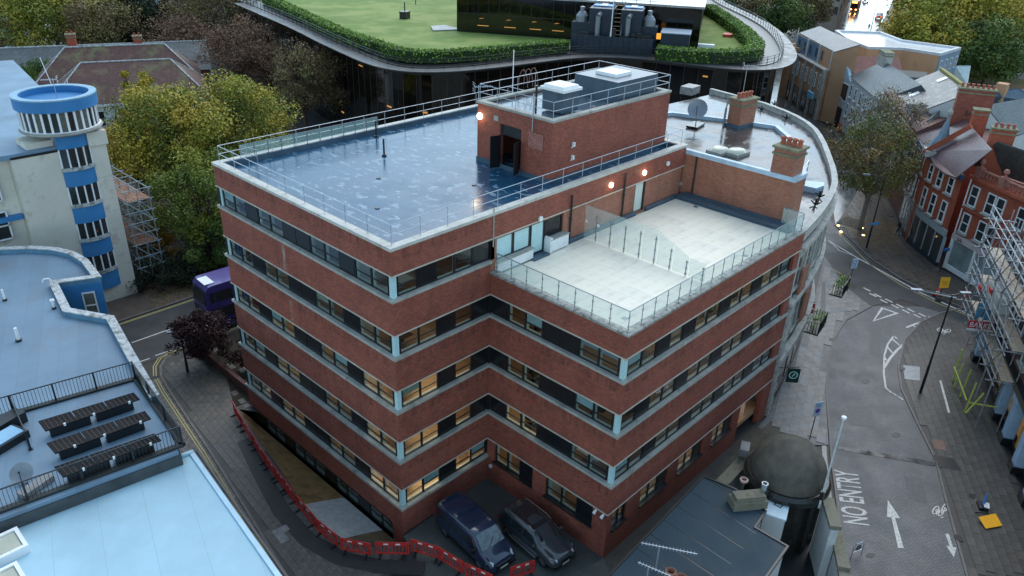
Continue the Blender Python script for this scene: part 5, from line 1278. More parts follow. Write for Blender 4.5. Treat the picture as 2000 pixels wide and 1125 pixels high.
# stepped white steel rail on curved inner edge, seen above the brick chimney
cr=[U(*p,14.2) for p in ((1577,330),(1566,345),(1556,362),(1553,385),(1545,400))]
t=T('curved_handrail','curved white handrail behind the four pot brick chimney','railing',cr[0]+(13.9,)); m=MB(); 
for z in (14.5,14.9): m.path([p+(z,) for p in cr],.05)
for p in cr: m.tube(p+(13.8,),p+(14.9,),.04)
m.build('rail',m_galv,t)
MB().prism([U(1566,372,13.9),U(1592,378,13.9),U(1608,372,13.9),U(1607,366,13.9),U(1566,362,13.9)],13.86,14.3).build('cross_parapet',MATS['blue_white_coping'],K)
# =============== RIGHT-HAND STREET: HOUSES ===============
def slope(parent,pts,rm,wm=None,z0=0,name='roof',wname='wall'):
    P=[U3(*p) for p in pts]; n=len(P); ar=sum(P[i][0]*P[(i+1)%n][1]-P[(i+1)%n][0]*P[i][1] for i in range(n))
    if ar<0: P=P[::-1]
    if wm is not None:
        V=[(x,y,z0) for x,y,z in P]+[(x,y,z-.16) for x,y,z in P]
        MB().add(V,[tuple(range(n-1,-1,-1)),tuple(range(n,2*n))]+[(i,(i+1)%n,n+(i+1)%n,n+i) for i in range(n)]).build(wname,wm,parent)
    V=[(x,y,z-.14) for x,y,z in P]+[(x,y,z) for x,y,z in P]
    return MB().add(V,[tuple(range(n-1,-1,-1)),tuple(range(n,2*n))]+[(i,(i+1)%n,n+(i+1)%n,n+i) for i in range(n)]).build(name,rm,parent)
def facade(parent,a,b,rows,n,w,frame,glass,sill=None,s0=.5,mid=True,margin=0,out=.06,arch=None,skip=()):
    a,b=Vector(a),Vector(b); L=(b-a).length; d=(b-a)/L; nn=Vector((d.y,-d.x)); an=math.atan2(d.y,d.x)
    if nn.dot(Vector((CP[0],CP[1]))-a)<0: nn=-nn; 
    for (z0,z1) in rows:
        h=z1-z0
        for k in range(n):
            if (k in skip): continue
            c=a+d*(margin+(L-2*margin)*(k+s0)/n)+nn*out; f=MB(); t=.1
            f.box((c.x,c.y,z0+t/2),(w,.14,t),an).box((c.x,c.y,z1-t/2),(w,.14,t),an)
            for s in (-1,1): q=c+d*s*(w/2-t/2); f.box((q.x,q.y,(z0+z1)/2),(t,.14,h-2*t),an)
            if mid: f.box((c.x,c.y,(z0+z1)/2),(w-2*t,.12,.08),an)
            if sill is not None: 
                q=c+nn*.08; MB().box((q.x,q.y,z0-.09),(w+.3,.3,.16),an).build('window_sill',sill,parent)
            fo=f.build('window',frame,parent)
            for j in ((-1,1) if mid else (0,)):
                q=c-nn*.01; hh=(h-2*t)/(2 if mid else 1); MB().box((q.x,q.y,(z0+z1)/2+j*hh/2),(w-2*t,.05,hh-.04),an).build('pane',glass,fo)
# foot line of the east side of the street
E=[U(*p) for p in ((1545,190),(1600,222),(1640,238),(1690,290),(1755,430),(1768,470),(1828,520),(1845,522),(1925,572),(1990,612))]
E[2]=(107.3,19.8); E[3]=U(1722,199,8.2)
m_oran=M('orange_render',(.48,.27,.15),.8,.1,.3,stain=((.25,.15,.1),.5,.55,.4)); m_wht=M('off_white_render',(.52,.54,.54),.75,.12,.4,stain=((.25,.25,.24),.8,.55,.5))
m_bwin=M('blue_grey_cladding',(.12,.19,.26),.4,.2)
# orange and white modern building
O=T('orange_modern_building','long orange rendered building with a white flat roof coloured bright for sky glare and grey lean-to','building',E[0]+(0,))
fl=[(1631,61,10.5),(1720,64,10.5),(1762,80,10.5),(1876,95,10.5),(1836,107,10.5),(1766,96,10.5),(1695,94,10.5),(1655,78,10.5)]
pf=ccw([U(x,y,z) for x,y,z in fl]); MB().prism(pf,0,10.3).build('wall',m_oran,O); MB().prism(offset(pf,-.5),10.304,10.4).build('flat_roof',M('sky_glare_white',(.82,.82,.82),.12,.1),O)  # white flat roof, with the sky glare put into its base colour
MB().ring(pf,.06,.5,10.304,10.75).build('parapet',M('pale_parapet',(.5,.52,.55),.4,.1),O)
a,b=Vector(U(1836,107,10.5)),Vector(U(1876,95,10.5)); d=(b-a).normalized(); n=Vector((d.y,-d.x)); 
if n.dot(Vector((CP[0],CP[1]))-a)<0: n=-n
c=(a+b)/2+n*.06; MB().box((c.x,c.y,8.3),((b-a).length,.1,4.0),math.atan2(d.y,d.x)).build('blue_end_wall',m_lroof,O)
facade(O,a+n*.08,b+n*.08,[(7.4,9.4)],4,.9,m_white,m_dgl,None)
lean=[(1561,64,11.3),(1601,51,13),(1680,87,13),(1630,101,11.3)]
slope(O,lean,m_slate,m_oran)
e0,e1=Vector(U(1561,64,11.4)),Vector(U(1630,101,11.2)); d=(e1-e0).normalized(); n=Vector((d.y,-d.x)); 
if n.dot(Vector((CP[0],CP[1]))-e0)<0: n=-n
an=math.atan2(d.y,d.x); Lq=(e1-e0).length
c=(e0+e1)/2+n*.3; MB().box((c.x,c.y,4.0),(Lq,1.2,8.0),an).build('street_front',m_oran,O)
MB().box((c.x+n.x*.0,c.y,8.15),(Lq+.2,1.6,.25),an).build('ledge',m_stone,O)
for k in range(4): q=e0+d*(Lq*k/3)+n*.12; MB().box((q.x,q.y,9.7),(.3,.4,3.1),an).build('pale_post',m_wht,O)
c2_=(e0+e1)/2+n*.03; MB().box((c2_.x,c2_.y,9.6),(Lq-.1,.08,2.9),an).build('blue_cladding',m_bwin,O)
facade(O,e0,e1,[(8.9,10.6)],6,.8,m_bwin,m_dgl,None,out=.1,mid=False)
for k in range(5): q=e0+d*(Lq*k/4)+n*.95; MB().box((q.x,q.y,4.0),(.7,.4,8),an).build('stone_pier',m_stone,O)
facade(O,e0+n*.9,e1+n*.9,[(4.8,7.2)],8,.7,m_white,m_dgl,None,out=.06); facade(O,e0+n*.9,e1+n*.9,[(.4,3.2)],4,2.4,m_black,m_dgl,None,out=.06)
MB().lathe((e0.x+.5,e0.y-.5,0),[(2.4,0),(2.4,8.4),(2.7,8.5),(2.7,9.1),(1.9,9.1),(1.9,8.6),(0,8.6)],20).build('round_corner_bay',m_oran,O)
q=e0+d*(Lq*.86)+n*1.5; tag(MB().box((q.x,q.y,3.6),(2.4,.3,1.0),an).build('blue_shop_sign',M('light_blue_sign',(.15,.5,.75),.4,.1)),'light blue shop sign on the orange building front','sign')
# gabled white shop, house row
def house(label,a,b,back,ze,mat,cat='building',name='shop_house'):
    a,b=Vector(a),Vector(b); d=(b-a).normalized(); n=Vector((d.y,-d.x))
    if n.dot(Vector((CP[0],CP[1]))-a)<0: n=-n
    t=T(name,label,cat,(a.x,a.y,0)); P=ccw([tuple(a),tuple(b),tuple(b-n*back),tuple(a-n*back)])
    MB().prism(P,-.05,ze).build('wall',mat,t); return t,a,b,d,n,math.atan2(d.y,d.x)
W1,a,b,d,n,an=house('pale blue gabled building with a big upper window and arched openings',E[1],E[2],9,7.5,m_wht)
L=(b-a).length; c=(a+b)/2
gp=[a+n*.1,b+n*.1]; 
MB().add([(gp[0].x,gp[0].y,7.5),(gp[1].x,gp[1].y,7.5),((gp[0].x+gp[1].x)/2,(gp[0].y+gp[1].y)/2,11.0)]+[(p.x-n.x*.5,p.y-n.y*.5,z) for p,z in ((gp[0],7.5),(gp[1],7.5),((gp[0]+gp[1])/2,11.0))],[(0,1,2),(5,4,3),(0,2,5,3),(1,4,5,2),(0,3,4,1)]).build('gable_front',M('pale_blue_render',(.42,.55,.62),.6,.1),W1)
V=[a-n*.1,b-n*.1,b-n*9,a-n*9]; r0=(V[0]+V[1])/2; r1=(V[2]+V[3])/2
MB().add([(V[0].x,V[0].y,7.55),(V[1].x,V[1].y,7.55),(V[2].x,V[2].y,7.55),(V[3].x,V[3].y,7.55),(r0.x,r0.y,10.7),(r1.x,r1.y,10.7)],[(0,4,5,3),(1,2,5,4),(0,1,4),(3,5,2),(3,2,1,0)]).build('roof',roof_rows('red_plain_tiles',(.26,.09,.075),.3,.6),W1)
facade(W1,a,b,[(4.2,6.9)],3,L/3-.15,m_white,m_dgl,None,mid=False,skip=(0,)); q=a+d*L/6+n*.1; MB().box((q.x,q.y,5.5),(L/3-.2,.1,2.7),an).build('ply_panel',M('orange_ply',(.5,.27,.1),.7,.1),W1)
for s,mt in ((.28,m_oran),(.75,m_dark)):
    q=a+d*L*s+n*.08; MB().box((q.x,q.y,1.5),(L*.32,.12,3),an).build('arch_opening',mt,W1)
    ar=[(q.x+d.x*L*.16*math.cos(g),q.y+d.y*L*.16*math.cos(g),3.0+L*.16*math.sin(g)) for g in [k*math.pi/8 for k in range(9)]]
    MB().path(ar,.16,5).build('arch_moulding',m_stone,W1)
W2,a,b,d,n,an=house('long white painted terrace with sash windows and wet slate roof',E[2],E[3],10,8.4,m_wht)
facade(W2,a,b,[(5.4,7.3),(2.4,4.4)],6,1.0,m_white,m_dgl,m_wht)
mbr=MB()
A0=a+n*.4; B0=b+n*.4; Ar=Vector(U(1728,119,11.9)); Br=Ar+(b-a); A1=Ar+(Ar-A0); B1=Br+(Br-B0)
MB().add([(A0.x,A0.y,8.35),(B0.x,B0.y,8.35),(B1.x,B1.y,8.35),(A1.x,A1.y,8.35),(Ar.x,Ar.y,11.9),(Br.x,Br.y,11.9)],[(0,1,5,4),(2,3,4,5),(0,4,3),(1,2,5),(3,2,1,0)]).build('roof',m_slate,W2)
chimney(W2,Ar.x,Ar.y,8,13.2,3.2,1.2,an,m_stone,0); 
W3=T('lichen_slate_house','large house roofed in lichen-spotted pale slates with rooflights','building',U(1790,220,0)+(0,))
qa,qb,qc=[Vector(U3(*p)) for p in ((1838,136,13.1),(1897,180,13.1),(1725,181,9.2))]; qd=qc+(qb-qa); qe=qa+(qa-qc); qf=qb+(qb-qd); qe.z=qf.z=9.2
for (s0,s1,s2,s3) in ((qc,qd,qb,qa),(qa,qb,qf,qe)):
    V=[Vector((p.x,p.y,0)) for p in (s0,s1,s2,s3)]+[p-Vector((0,0,.16)) for p in (s0,s1,s2,s3)]; F=[(3,2,1,0),(4,5,6,7),(0,1,5,4),(1,2,6,5),(2,3,7,6),(3,0,4,7)]
    MB().add(V,F).build('wall',m_wht,W3)
    MB().add([p-Vector((0,0,.14)) for p in (s0,s1,s2,s3)]+[s0,s1,s2,s3],F).build('roof',m_slateL,W3)
W10=T('stone_backed_block','low dark stone block between the two grey slate roofs','building',U(1780,145,9.5)+(0,)); MB().prism(ccw([U(1753,136,10),U(1811,141,10),U(1812,152,10),U(1753,150,10)]),0,10).build('wall',M('dark_stone',(.09,.09,.085),.8,.3,2),W10)
MB().beam(qa+Vector((0,0,.1)),qb+Vector((0,0,.1)),.5,.3).build('mossy_ridge',M('yellow_moss_ridge',(.25,.24,.08),.8,.3,3),W3)
for (s_,t_) in ((.3,.78),(.30,.30),(.42,.28)):
    P_=[qc+(qd-qc)*(s_+i)+(qa-qc)*(t_+j) for i,j in ((0,0),(.07,0),(.07,.16),(0,.16))]; up_=Vector((0,0,.12))
    MB().add(P_+[v+up_ for v in P_],[(3,2,1,0),(4,5,6,7),(0,1,5,4),(1,2,6,5),(2,3,7,6),(3,0,4,7)]).build('rooflight',MATS['sky_glare_white'],W3)
W4=T('dark_tiled_house','house with dark blue grey tiled hipped roof below the lichen roof','building',U(1800,240,0)+(0,))
slope(W4,[(1770,203,10.8),(1846,206,10.8),(1818,232,10.2),(1780,252,8.6),(1768,236,8.8)],roof_rows('dark_blue_tiles',(.035,.055,.07),.3,.4),m_wht)
slope(W4,[(1846,206,10.8),(1868,215,9.4),(1842,243,8.6),(1786,262,8.4),(1780,252,8.62),(1818,232,10.2)],m_slate,m_wht)
# banded brick house behind the street tree with its spired turret
W5,a,b,d,n,an=house('brick house with cream stone bands and a small lead spire, half behind the tree',E[3],E[4],9,9.8,m_brickd)
facade(W5,a,b,[(7.0,8.8),(4.0,6.0)],9,1.3,m_stone,m_dgl,m_stone)
for z in (3.6,6.4,9.3): c=(a+b)/2+n*.1; MB().box((c.x,c.y,z),((b-a).length,.25,.3),an).build('stone_band',m_stone,W5)
W6,a,b,d,n,an=house('rounded red brick shop house with plum roof and grey curved shopfront',E[4],E[5],8,9.6,m_brick3)
m_plum=roof_rows('plum_wet_roof_tiles',(.15,.085,.095),.22,.35)
S=smooth([E[4],E[5],E[6]],2); 
def back(p,k,dr_): return (p[0]+dr_[0]*k,p[1]+dr_[1]*k)
bdir=(.87,.25)
poly=ccw([tuple(p) for p in S]+[back(S[-1],9,bdir),back(S[0],9,bdir)])
MB().prism(poly,0,9.5).build('curved_wall',m_brick3,W6)
for p0,p1 in zip(S,S[1:]):
    pass
sg=resample(S,2.05)
for i in range(len(sg)-1):
    facade(W6,sg[i],sg[i+1],[(7.3,9.0),(4.3,6.5)],1,.95,m_white,m_dgl,m_stone)
SS=S if ccw(S+[back(S[-1],9,bdir),back(S[0],9,bdir)])[0]==S[0] else S[::-1]
MB().ring(SS,.35,.1,9.3,9.75,closed=False).build('blue_gutter',M('dark_blue_gutter',(.03,.08,.14),.4,.1),W6)
MB().ring(SS,.18,.1,3.3,4.0,closed=False).build('grey_fascia',M('grey_fascia_paint',(.30,.34,.36),.5,.1),W6)
MB().ring(SS,.12,.1,.6,3.25,closed=False).build('shopfront_glass',m_dgl,W6); MB().ring(SS,.16,.1,0,.58,closed=False).build('stall_riser',m_navy,W6)
for p in resample(SS,1.6): MB().box((p.x-.12,p.y-.05,1.9),(.12,.3,2.8),an).build('shopfront_post',MATS['grey_fascia_paint'],W6)
# roofs rising to the cross ridge
slope(W6,[(1812,296,9.75),(1868,346,9.75),(1938,292,13),(1897,247,13)],m_plum)
slope(W6,[(1812,297,9.76),(1826,323,9.76),(1845,338,9.76),(1868,347,9.76)],m_plum)
slope(W6,[(1785,264,9.7),(1811,295,9.7),(1896,246,12.9),(1878,222,12.9)],m_plum,None)
MB().beam(U3(1806,297,9.9),U3(1897,246,13.4),.45,.5).build('parapet_ridge',m_brick3,W6)
MB().beam(U3(1786,264,9.7),U3(1893,219,13.6),.45,.5).build('parapet_ridge',m_brickd,W6)
x,y=U(1838,282,10.6); sp=MB().lathe((x,y,10),[(1.5,0),(1.1,.5),(.55,1.6),(.2,3.0),(.05,3.8)],8).build('lead_spire',M('blue_lead_spire',(.16,.24,.30),.4,.2),W6); MB().lathe((x,y,13.6),[(.12,0),(.28,.2),(.28,.45),(.1,.7),(0,.8)],10).build('finial',m_conc,sp)
MB().box((x-.8,y-.1,9.9),(2.2,2.6,.6),an).build('turret_parapet',m_stone,W6)
def chp(parent,px,py,z,zt,w,dd,rz,mat,pots): x,y=U(px,py,z); return chimney(parent,x,y,z-3,zt,w,dd,rz,mat,pots)
big=chp(W6,1893,228,13,15.9,3.4,1.2,1.95,m_brick,7); chp(W6,1905,255,12.5,14.6,1.3,1.1,1.95,m_brick3,0); chp(W6,1946,300,11.8,14.2,2.0,.9,1.95,m_brick3,4)
# red brick shop with balustrade
W7,a,b,d,n,an=house('red brick shop with stone-topped balustrade, sash windows and white shopfront',E[7],E[9],9,9.8,m_brick3)
for u_ in (.085,.30,.42,.68,.80,.94):
    p_=a+d*((b-a).length*u_); facade(W7,p_-d*.6,p_+d*.6,[(7.0,9.0),(4.2,6.2)],1,1.0,m_white,m_dgl,m_stone)
L=(b-a).length; c=(a+b)/2+n*.15
MB().box((c.x,c.y,9.75),(L+.3,.6,.3),an).build('cornice',m_brick3,W7); MB().box((c.x,c.y,6.65),(L,.35,.2),an).build('string_course',m_brick3,W7)
bal=mesh_of(MB().lathe((0,0,0),[(.06,0),(.12,.25),(.06,.45),(.1,.6)],8),'baluster',M('terracotta_stone',(.30,.13,.10),.7,.2))
for k in range(22): q=a+d*(L*(k+.5)/22); inst(bal,(q.x,q.y,9.95),0,W7,'baluster')
MB().box(((a+b)/2).to_3d()+Vector((0,0,10.62)),(L,.3,.16),an).build('balustrade_rail',MATS['terracotta_stone'],W7)
for s in (.06,.36,.66,.98): q=a+d*L*s; MB().box((q.x,q.y,10.3),(.6,.6,1.1),an).lathe((q.x,q.y,10.85),[(.15,0),(.12,.2),(.28,.45),(.2,.7),(0,.8)],10).build('ball_finial',MATS['terracotta_stone'],W7)
c=(a+b)/2+n*.1; MB().box((c.x,c.y,1.9),(L-.6,.15,2.6),an).build('shopfront_glass',M('pale_shop_glass',(.22,.28,.28),.1,.4,.4),W7)
MB().box((c.x,c.y,3.55),(L,.5,.6),an).build('shop_fascia',M('pale_pink_fascia',(.50,.42,.42),.5,.1),W7); MB().box((c.x,c.y,.35),(L-.6,.35,.5),an).build('stall_riser',m_white,W7)
for s in (.02,.34,.66,.98): q=a+d*L*s+n*.2; MB().box((q.x,q.y,1.7),(.3 if 0<s<1 else .5,.3,3.2),an).build('shopfront_post',m_white,W7)
q=a+d*.05+n*.2; MB().tube((q.x,q.y,0),(q.x,q.y,9.6),.07).build('drainpipe',m_white,W7)
slope(W7,[(1897,319,10.0),(1948,276,13.2),(2070,316,13.2),(2050,372,10.0)],roof_rows('dark_wet_pantiles',(.09,.10,.098),.34,.35,((.12,.12,.06),.4,.6,.4)),None)
word('2A',Vector(a+d*.8+n*.42).to_3d()+Vector((0,0,3.38)),Vector(a+d*1.5+n*.42).to_3d()+Vector((0,0,3.38)),Vector(a+d*.8+n*.42).to_3d()+Vector((0,0,3.72)),'shop_number',m_black).parent=W7
bpy.data.objects['shop_number'].location=-W7.location
q=a+d*1.0+n*1.4; t=T('blue_round_sign','blue round road sign standing outside the white shopfront','sign',(q.x,q.y,0)); MB().tube((q.x,q.y,0),(q.x,q.y,2.6),.04).build('post',m_black,t); MB().tube((q.x-.03,q.y-.03,2.5),(q.x,q.y,2.52),.3,18).build('sign_plate',M('road_sign_blue',(.02,.2,.6),.35,.1),t)
# rear yards: white gable wall and slate roofs
W8=T('white_gabled_house','white rear gable wall with slate roof behind the big brick chimney','building',U(1950,240,0)+(0,))
slope(W8,[(1925,205,12.5),(2010,190,12.5),(2060,240,9.5),(1975,268,9.0)],m_slate,m_wht)
slope(W8,[(1918,225,9.0),(1925,206,12.3),(1976,268,9.02),(1965,285,8.0)],m_wht,m_wht,name='gable_wall')
W9=T('blue_slate_roof_house','low houses with blue slate roofs beyond the white gable','building',U(1960,200,0)+(0,))
slope(W9,[(1905,180,9),(1990,172,9),(2040,200,7),(1930,203,7)],M('blue_slate',(.05,.09,.13),.4,.2,1),m_brickd)
x,y=U(1952,188,8); MB().box((x,y,8.6),(1.6,1.4,2.6)).build('ochre_stack',m_oran,W9)
# lamp-lit far blocks
def far_block(label,P,z,mat,rows,n,fm,gm,cat='building'):
    Q=[U(*p) for p in P]; t=T('far_block',label,cat,Q[0]+(0,)); MB().prism(ccw(Q),-.1,z).build('wall',mat,t); MB().ring(ccw(Q),.15,.5,z+.004,z+.6).build('parapet',m_conc,t)
    for i in range(len(P)-1):
        a=Vector(Q[i]);b=Vector(Q[i+1]); 
        if (b-a).length>3: facade(t,a,b,rows,n[i] if i<len(n) else 0,1.6,fm,gm,None,mid=False,out=.1) if (i<len(n) and n[i]) else None
    return t
far_block('beige office block with dark band windows at the top beyond the street trees',[(1575,45),(1630,62),(1665,-10),(1585,-40)],14,M('beige_stone',(.30,.25,.20),.8,.15,.3),[(4.5,6.5),(8,10),(11,13)],[5,6],m_black,m_dgl)
fb=far_block('grey office block with red framed glazed stair tower above the wet road',[(1730,88),(1830,105),(1900,20),(1760,-20)],24,M('grey_stone_cladding',(.22,.20,.20),.7,.15,.3),[(3,5),(7,9),(11,13),(15,17),(19,21)],[0,8],m_black,m_dgl)
a,b=Vector(U(1730,88)),Vector(U(1778,97)); d=(b-a).normalized(); an=math.atan2(d.y,d.x); n=Vector((d.y,-d.x)); n=n if n.dot(Vector((CP[0],CP[1]))-a)>0 else -n
for i in range(3):
    for k in range(8):
        q=a+d*((b-a).length*(i+.5)/3)+n*.15; MB().box((q.x,q.y,1.5+k*2.9),((b-a).length/3-.5,.1,2.5),an).build('stair_window',M('teal_glass',(.03,.10,.13),.1,.4) if (i+k)%3 else m_dgl,fb)
for k in range(4): q=a+d*((b-a).length*k/3)+n*.25; MB().box((q.x,q.y,12),(.3,.3,24),an).build('red_mullion',M('red_metal',(.45,.03,.06),.5,.1),fb)
for k in range(9): q=(a+b)/2+n*.25; MB().box((q.x,q.y,.1+k*2.9),((b-a).length,.25,.25),an).build('red_transom',MATS['red_metal'],fb)
x,y=U(1870,150,0); t=T('glass_lean_to','pale glazed lean-to at the end of the orange building','building',(x,y,0)); slope(t,[(1868,128,6),(1896,128,6),(1890,165,3.2),(1862,160,3.2)],M('pale_green_glazing',(.35,.45,.45),.2,.15),m_wht)
far_block('low terrace of brown houses at the far upper right',[(1930,60),(2060,80),(2080,50),(1945,28)],9,m_brickd,[(2,4),(5.5,7)],[9],m_white,m_dgl)
far_block('brown brick terrace along the top beyond the trees at left of the lawn',[(300,-10),(480,-5),(500,-40),(300,-50)],10,m_brickd,[(2,4),(5.5,7.5)],[8],m_white,m_dgl)
# park: grass and path
sheet('park_grass',M('autumn_grass',(.085,.075,.03),.9,.3,.1,bmp=.03,stain=((.14,.07,.02),.3,.5,.6)),ccw([U(*p) for p in ((1895,170),(2100,190),(2300,150),(2200,60),(1900,60),(1885,140))]),z=.0)
sheet('park_path',M('pale_wet_path',(.16,.16,.16),.35,.2),ccw([U(*p) for p in ((1890,145),(2050,160),(2050,148),(1890,133))]),z=.02)
sheet('park_path',MATS['pale_wet_path'],ccw([U(*p) for p in ((1900,172),(1990,185),(2060,180),(2060,170),(1985,175),(1930,165))]),z=.02)
# =============== SCAFFOLDED SHOP (right edge) ===============
sa,sb=Vector(U(1905,700)),Vector(U(2010,1000)); d=(sb-sa).normalized(); n=Vector((d.y,-d.x)); n=n if n.dot(Vector((CP[0],CP[1]))-sa)>0 else -n; an=math.atan2(d.y,d.x)
se=sb+d*22
S1=T('scaffolded_shop','brown brick shop with pale blue columns, partly wrapped in scaffolding','building',(sa.x,sa.y,0))
MB().prism(ccw([tuple(sa),tuple(se),tuple(se-n*14),tuple(sa-n*14)]),3.9,11.5).build('wall',M('purple_brown_brick',(.13,.075,.07),.7,.2,2),S1)
MB().prism(ccw([tuple(sa-n*1.0),tuple(se-n*1.0),tuple(se-n*14),tuple(sa-n*14)]),0,3.89).build('shop_interior',M('warm_shop_interior',(.30,.16,.09),.6,.3,.5,emit=.06,ecol=(1,.55,.25)),S1)
Ls=(se-sa).length; c=(sa+se)/2
MB().box((c.x,c.y,4.1),(Ls,.9,.5),an).build('shop_cornice',m_black,S1); MB().box((c.x-n.x*.3,c.y-n.y*.3,.3),(Ls,.3,.6),an).build('stall_riser',m_black,S1)
facade(S1,sa,sa+d*14,[(5.2,7.6),(8.6,10.6)],5,1.3,m_white,m_dgl,m_stone)
m_bluecol=M('pale_blue_column',(.30,.44,.60),.5,.12)
k=0
for s in (0.3,8.6,11.6,14.8,18):
    q=sa+d*s; MB().box((q.x,q.y,2.0),(.75,.6,3.7),an).box((q.x,q.y,3.6),(1.0,.8,.5),an).build('pale_column',m_bluecol,S1); MB().box((q.x,q.y,.3),(1.0,.85,.6),an).build('column_base',m_black,S1)
gl=MB(); 
for s in (1.6,3.0,4.4,5.8,7.2): q=sa+d*s-n*.5; MB().box((q.x,q.y,2.0),(.1,.12,3.4),an).build('shopfront_mullion',m_galvd,S1)
q=sa+d*4.4-n*.6; MB().box((q.x,q.y,2.0),(8.4,.05,3.4),an).build('shopfront_glass',m_glass,S1)
for s in (10.1,13.2): q=sa+d*s-n*.6; MB().box((q.x,q.y,2.1),(2.2,.05,3.2),an).build('shopfront_glass',m_glass,S1); 
q=sa+d*13.0-n*.3; MB().box((q.x,q.y,1.6),(.5,.2,2.6),an).build('ochre_door_panel',M('ochre_panel',(.5,.3,.06),.5,.1),S1)
# scaffold on this front, built in its own frame then turned
def wp2(s,f,z): p=sa+d*s+n*f; return (p.x,p.y,z)
SC1=T('street_scaffolding','tall grey tube scaffolding with boarded decks and blue sheeting over the shop at right','scaffold',wp2(0,1,0))
m_tube=M('grey_scaffold_tube',(.26,.28,.30),.5,.2,metal=.3)
pole=mesh_of(MB().tube((0,0,3.6),(0,0,12.5),.045,5),'pole',m_tube); polef=mesh_of(MB().tube((0,0,0),(0,0,12.2),.045,5),'pole',m_tube)
for i in range(7):
    for f in (.35,1.7): inst(pole if (f>1 and i<5) else polef,wp2(-2.0+i*2.1,f,0),0,SC1,'pole')
for z in (4.0,6.4,8.8,11.2):
    m=MB()
    for zz in (z,z+.55,z+1.1): m.tube(wp2(-2.4,1.75,zz),wp2(11.2,1.75,zz),.045,5)
    m.tube(wp2(-2.4,.35,z),wp2(11.2,.35,z),.045,5)
    for i in range(7): m.tube(wp2(-2+i*2.1,-.1,z+.05),wp2(-2+i*2.1,2.2,z+.05),.045,5)
    m.build('ledger',m_tube,SC1)
    if z<11:
        for k in range(6):
            for j in range(2): MB().box(wp2(-1.0+k*2.1,.55+j*.45 if z<8 else .6+j*.45,z+.14),(2.05,.42,.05),an+R.uniform(-.01,.01)).build('board',M('pale_scaffold_board',(.42,.35,.27),.7,.2,3),SC1)
m=MB()
for k in range(6): m.tube(wp2(-2+k*2.1,1.8,3.9),wp2(.1+k*2.1,1.8,6.4),.04,5).tube(wp2(.1+k*2.1,1.8,6.4),wp2(-2+k*2.1,1.8,8.8),.04,5).tube(wp2(-2+k*2.1,1.8,8.8),wp2(.1+k*2.1,1.8,11.2),.04,5)
m.build('brace',m_tube,SC1)
m=MB()
for k in range(14): s=R.uniform(-2.2,8); f=R.uniform(.3,2.1); z=R.uniform(4,11); m.tube(wp2(s,f,z),wp2(s+R.uniform(-2,2),f+R.uniform(-.6,.6),z+R.uniform(-1.2,1.5)),.035,4)
m.build('loose_tube',m_tube,SC1)
M('blue_debris_netting',(.06,.25,.42),.7,.3,3)
MB().box(wp2(3.4,.9,7.1),(3.2,1.0,1.3),an).build('tarpaulin',M('pale_tarpaulin',(.55,.55,.52),.6,.2,2),SC1)
for s,z in ((-.8,5.2),(4.4,8.0),(1.8,7.0)): MB().box(wp2(s,1.9,z),(.6,.1,.35),an).build('red_clip_panel',M('red_plastic',(.55,.03,.03),.4,.1),SC1)
# banner with lettering
bb=T('red_banner','red and white banner reading BARKE tied to the scaffolding','banner',wp2(-1.6,2.1,4.4))
ba,bb_=Vector(U3(1896,629,4.2)),Vector(U3(1944,634,4.2)); bd=(bb_-ba); bl=bd.length; bd.normalize(); ban=math.atan2(bd.y,bd.x); bn=Vector((bd.y,-bd.x,0)); bn=bn if bn.dot(Vector(CPOS)-ba)>0 else -bn; ba=ba+bn*1.2-bd*.7-Vector((0,0,.1)); bc=ba+bd*bl/2
MB().box((bc.x,bc.y,4.52),(bl,.04,.85),ban).build('banner_sheet',M('banner_red',(.55,.03,.05),.5,.1),bb); MB().box((bc.x,bc.y,4.2),(bl,.06,.2),ban).build('white_strip',m_white,bb)
p0=ba+bd*.12+bn*.035+Vector((0,0,.32)); o=word('BARKE',p0,p0+bd*(bl-.24),p0+Vector((0,0,.42)),'lettering',m_white); o.parent=bb; o.location=-bb.location
for (q0,q1,z,h,nm) in (((1915,590),(1945,594),6.4,1.4,'blue_sheeting'),((1935,655),(1985,668),4.0,1.3,'blue_sheeting')):
    ba,bb_=Vector(U3(*q0,z)),Vector(U3(*q1,z)); bd=(bb_-ba); bl=bd.length; bc=(ba+bb_)/2
    for k in range(5): f_=(k+.5)/5; c_=ba.lerp(bb_,f_); MB().box((c_.x,c_.y,z-h*.5+R.uniform(-.15,.15)),(bl/5+.05,.04,h),math.atan2(bd.y,bd.x)+R.uniform(-.35,.35)).build(nm,MATS['blue_debris_netting'],SC1)
# yellow padded poles
m_y=M('yellow_pole_padding',(.42,.48,.09),.5,.15)
yp=MB(); yy=[]
def pol(a,b,r=.06): return MB().tube(a,b,r,8).build('padded_pole',m_y,YP)
YP=T('yellow_padded_poles','yellow foam-wrapped raking poles at the foot of the scaffolding','scaffold',U(1880,790,0)+(0,))
def g3(px,py,z): return U3(px,py,z)
pol(g3(1860,745,.1),g3(1880,683,3.0)); pol(g3(1864,717,1.5),g3(1888,782,.6)); pol(g3(1875,775,.1),g3(1897,722,2.4)); pol(g3(1884,805,.1),g3(1907,748,2.4)); pol(g3(1886,807,.3),g3(1922,768,1.7)); pol(g3(1890,786,.9),g3(1955,797,1.0)); pol(g3(1863,757,.1),g3(1882,710,2.0))
